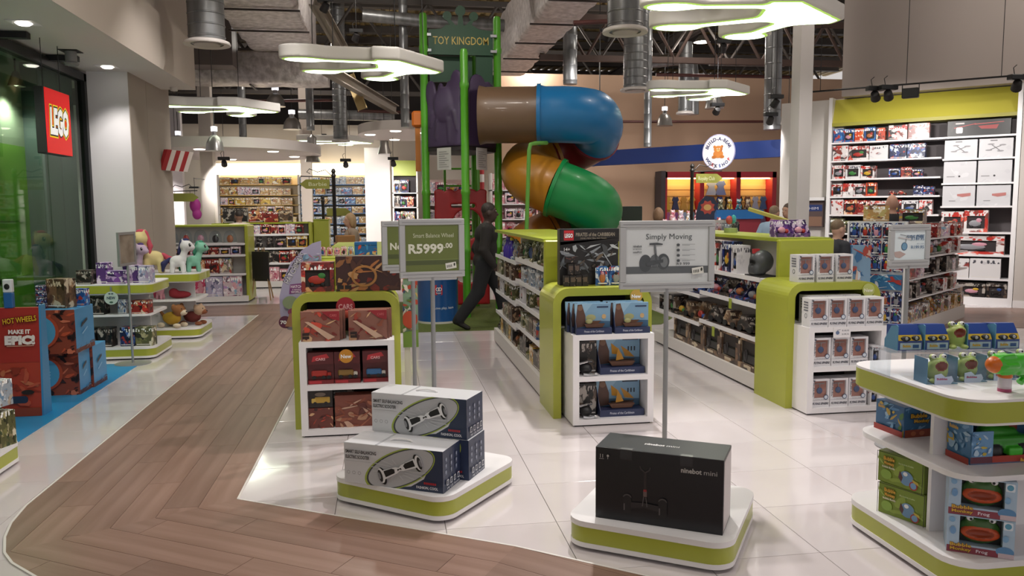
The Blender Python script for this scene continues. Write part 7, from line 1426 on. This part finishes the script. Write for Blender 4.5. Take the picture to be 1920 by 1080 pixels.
rp = picbox('red_poster', 'red poster with white lettering under the middle red bay', (X0+bw_*1.35, 20.848, .62), (.62, .03, .55), 0, '#b02a48', ['#b83050'], 470, n=1, texts=(('PICK YOUR', .12, .75, .12, '#e8c8d0', .75), ('PARTY', .25, .52, .14, '#e8c8d0', .5), ('PACKAGE', .2, .28, .12, '#e8c8d0', .6)))
tbl = thing('display_table', 'low table piled with small pastel plush toys before the red case', 'table', (6.9, 17.6, 0)); B().box(-1.1, 1.1, -.4, .4, .98, 1.04, m_white).obj('table_top', tbl)
for sx_ in (-1, 1):
    for sy_ in (-1, 1): B().box(sx_*1.02-.03, sx_*1.02+.03, sy_*.34-.03, sy_*.34+.03, 0, .98, m_white).obj('leg', tbl)
for r_ in range(3): row((5.95+.25*r_, 17.32+.16*r_), (7.85-.15*r_, 17.32+.16*r_), 1.04+.17*r_, ['plushie'], ['pink', 'pastel', 'white', 'teal', 'redwhite'], (.16, .22), (.2, .26), .2, 'the %s plush row' % ['front', 'middle', 'back'][r_], 'plush pile row %d' % r_, 480+r_, jit=.5)
for r_ in (1, 2):
    rz = thing('pile_riser', '%s white riser under the plush pile' % ('lower' if r_ == 1 else 'upper'), 'riser', (6.9, 17.4+.16*r_, 1.04)); B().box(-.95+.12*r_, .95-.1*r_, 0, .12, 0, .17*r_-.002, m_white).obj('step', rz); B().box(-.95+.12*r_, .95-.1*r_, -.004, 0, 0, .02, m_offw).obj('edge', rz)
bc = thing('blue_counter', 'bright blue counter board at the right of the bear shop', 'counter', (8.35, 18.4, 0)); B().box(-.5, .6, -.2, .2, 0, 1.4, M('#7a2430', .5)).obj('base', bc); B().box(-.55, .65, -.25, .25, 1.4, 1.62, M('#1f5f9a', .45)).obj('top', bc)
for k in range(4): prod('small_plush_toy', 'plushie', ['olive', 'yellow', 'teal', 'brown'][k], (8.0+.24*k, 18.4, 1.62), (.2, .2, .26), R(-20*k), '%s plush toy from the left on the bright blue counter' % ORD[k], 'plush toy')
lw = thing('low_shelving', 'low white shelving with small packs behind the right aisle', 'shelving', (5.55, 13.2, 0)); B().box(-.9, .7, .0, .5, 0, .12, m_white).obj('base', lw); B().box(-.9, .7, .46, .5, .12, 1.46, m_offw).obj('spine', lw)
for z in (.5, .86, 1.18): B().box(-.9, .7, .12, .46, z-.025, z, m_shelf).obj('shelf', lw)
for z in (.86, 1.18): row((4.68, 13.34), (6.2, 13.34), z, ['carton', 'blister'], ['cool', 'dark', 'pastel'], (.1, .16), (.2, .25), .15, 'the %s low shelf at the back' % ('upper' if z > 1 else 'lower'), 'low shelving packs %.2f' % z, 490+int(z*10))
nb_ = thing('shaped_board', 'navy cut out board with a red emblem above the right aisle', 'board', (4.62, 11.2, 0)); B().prism([(-.12, .02), (.16, .02), (.16, 1.60), (.22, 1.72), (.14, 1.84), (.02, 1.86), (-.08, 1.76), (-.12, 1.60)], 0, .02, M('#232a40', .5), ax='y').obj('board', nb_); a = Art(.4, .4); a.poly([(.05+.12*(1 if k % 2 else .75)*math.cos(2*PI*k/16)+.1, .15+.11*(1 if k % 2 else .75)*math.sin(2*PI*k/16)) for k in range(16)], '#a84438'); a.ell(.15, .15, .06, .045, '#c8a060'); a.build('emblem', nb_, (-.10, -.001, 1.54), (1, 0, 0), (0, 0, 1))
cj = thing('clear_jar', 'clear jar with red and teal toys on top of the right aisle cap', 'jar', (3.78, 8.4, 1.41)); B().lathe([(.07, 0), (.075, .01), (.075, .16), (.07, .16)], m_clear, 18).obj('jar_wall', cj); B().lathe([(.0, 0), (.072, 0), (.072, .05), (0, .055)], M('#a8b070', .5), 16).obj('label_band', cj); B().ell((-.02, 0, .14), (.04, .03, .05), M('#c84a4a', .4), 10, 6).ell((.03, 0, .15), (.03, .03, .05), M('#3aa8a8', .4), 10, 6).obj('toys', cj)
oc = thing('olive_counter', 'olive green counter top with dark screen behind the scooter sign', 'counter', (4.35, 14.6, 0)); B().box(-.45, .9, -.3, .3, 0, 1.30, M('#8a9236', .5), bev=.01).obj('block', oc); B().box(-.5, .95, -.34, .34, 1.30, 1.36, m_green2).obj('top', oc)
sn = thing('screen', 'dark green framed screen standing on the olive counter', 'screen', (4.55, 14.5, 1.36)); B().box(-.2, .2, -.015, .015, .02, .36, M('#26302a', .4), bev=.008).obj('panel', sn); B().box(-.06, .06, -.06, .06, 0, .02, m_black).obj('foot', sn)
row((3.3, 13.9), (4.2, 13.9), 1.38, ['blister', 'carton'], ['dark', 'redwhite'], (.12, .18), (.12, .16), .12, 'the shelf beside the olive counter', 'small dark packs by the counter', 495)
lk = thing('low_shelving', 'low shelf left of the olive counter', 'shelving', (3.75, 14.0, 0)); B().box(-.5, .45, -.12, .2, 0, 1.36, m_offw).obj('body', lk); B().box(-.5, .45, -.14, .2, 1.36, 1.38, m_white).obj('top', lk)
# ------------------------------------------------------------------ arrow sign posts
def post(label, x, y, h, txt, dirn, zs):
    t = thing('sign_post', label, 'sign post', (x, y, 0)); m_i = M('#1c1716', .45)
    B().lathe([(0, h+.14), (.03, h+.12), (.045, h+.08), (.03, h+.04), (.05, h), (.035, h-.03), (.035, .3), (.07, .25), (.09, .02), (.10, 0)][::-1], m_i, 14).obj('pole', t)
    B().tube([(0, 0, zs+.22), (dirn*.62, 0, zs+.24)], .012, m_i, 6).obj('arm', t); B().tube([(dirn*.05, 0, zs+.26), (dirn*.15, 0, zs+.36), (dirn*.3, 0, zs+.32), (dirn*.45, 0, zs+.38), (dirn*.5, 0, zs+.32), (dirn*.44, 0, zs+.29)], .009, m_i, 6).obj('scroll', t)
    pts = [(dirn*.08, zs), (dirn*.52, zs), (dirn*.64, zs+.09), (dirn*.52, zs+.18), (dirn*.08, zs+.18)]
    if dirn < 0: pts = pts[::-1]
    o = B().prism(pts, -.012, .012, M('#8a8a3a', .5), ax='y').obj('arrow_board', t)
    if txt: Art(.4, .18).text(txt, .2, .055, .075, '#d6d6b0', 'c', width=.34).build('lettering', o, (.1 if dirn > 0 else -.5, -.0125, zs), (1, 0, 0), (0, 0, 1))
    for xx in (.14, .46): B().cyl((dirn*xx, 0, zs+.18), (dirn*xx, 0, zs+.225), .005, .005, m_i, 5).obj('chain', t)
p_ = at(625, 320, 15.8); post('dark iron sign post with a green arrow pointing left', p_.x, 15.8, 2.35, 'Barbie', -1, at(600, 354, 15.8).z)
p_ = at(1298, 310, 15.2); post('dark iron sign post with a green arrow pointing right', p_.x, 15.2, 2.42, 'Royalty Club', 1, at(1320, 343, 15.2).z)
p_ = at(315, 360, 18.6); post('far dark sign post with a small arrow near the white wall', p_.x, 18.6, 2.0, '', 1, at(330, 378, 18.6).z)
p_ = at(605, 360, 19.2); post('thin dark sign post behind the tall one', p_.x, 19.2, 1.9, '', 1, 1.55)
bl = thing('balloon_toy', 'magenta plush toy hanging on the left column', 'plush toy', at(366, 385, 18.9)); link('body', blob([('e', (0, 0, 0), (.12, .1, .16), M('#a8308a', .6)), ('e', (.03, 0, -.2), (.1, .09, .12), M('#a8308a', .6)), ('e', (-.06, 0, .14), (.06, .05, .06), M('#a8308a', .6))], .015, .03, 'body'), bl); B().cyl((0, 0, .15), (0, 0, .62), .006, .006, m_black, 5).cyl((0, 0, .6), (.1, .62, .6), .008, .008, m_black, 5).box(-.1, .1, -.05, .05, .38, .42, m_black).obj('hook', bl)
# ------------------------------------------------------------------ ceiling spots: first two cast the platform shadows, the others are added fill
for i, (p_, aim, en, sz, lb) in enumerate([
    ((2.2, 7.6, 5.0), (.1, 4.2, .1), 900, 75, 'ceiling spotlight aimed at the scooter boxes'), ((2.2, 7.3, 5.2), (1.35, 3.4, .1), 800, 75, 'ceiling spotlight aimed at the black box'),
    ((-1.0, 3.0, 5.4), (-.3, 6.6, .4), 330, 90, 'added ceiling fill spotlight aimed at the car display'), ((2.6, 2.6, 5.4), (1.9, 6.6, .4), 380, 85, 'added ceiling fill spotlight aimed at the pirate display'),
    ((5.0, 3.2, 5.4), (3.6, 6.3, .4), 380, 85, 'added ceiling fill spotlight aimed at the flying toy display'), ((1.6, 4.9, 5.4), (3.0, 3.2, .5), 300, 85, 'added ceiling fill spotlight aimed at the bubble toy stand'),
    ((-1.6, 5.0, 5.2), (-3.0, 7.6, .3), 300, 90, 'added ceiling fill spotlight aimed at the race track boxes'), ((2.4, 7.0, 5.0), (3.2, 8.2, .2), 420, 80, 'added ceiling fill spotlight aimed at the right aisle'),
    ((.5, 8.0, 5.2), (1.2, 9.0, .2), 260, 85, 'added ceiling fill spotlight aimed at the centre aisle'), ((-1.0, 9.5, 5.2), (-3.0, 10.8, .4), 320, 80, 'added ceiling fill spotlight aimed at the plush stand'),
    ((4.8, 9.0, 5.2), (6.4, 9.6, .5), 420, 90, 'added ceiling fill spotlight aimed at the white stand'), ((-.9, 13.4, 5.0), (-3.4, 15.6, .6), 420, 85, 'added ceiling fill spotlight aimed at the dome toys'),
    ((.2, 10.0, 5.6), (1.9, 12.2, 2.4), 260, 85, 'added ceiling fill spotlight aimed at the play tower'), ((-.5, 15.6, 5.0), (-2.3, 18.0, .6), 420, 85, 'added ceiling fill spotlight aimed at the pony packs'), ((4.2, 15.0, 5.0), (3.4, 18.3, 1.0), 420, 90, 'added ceiling fill spotlight aimed at the pink wall unit'), ((6.0, 13.8, 4.6), (6.6, 18.0, 1.0), 420, 95, 'added ceiling fill spotlight aimed at the plush pile')]):
    spot(p_, aim, lb, en*.54, sz, 'ceiling spotlights')
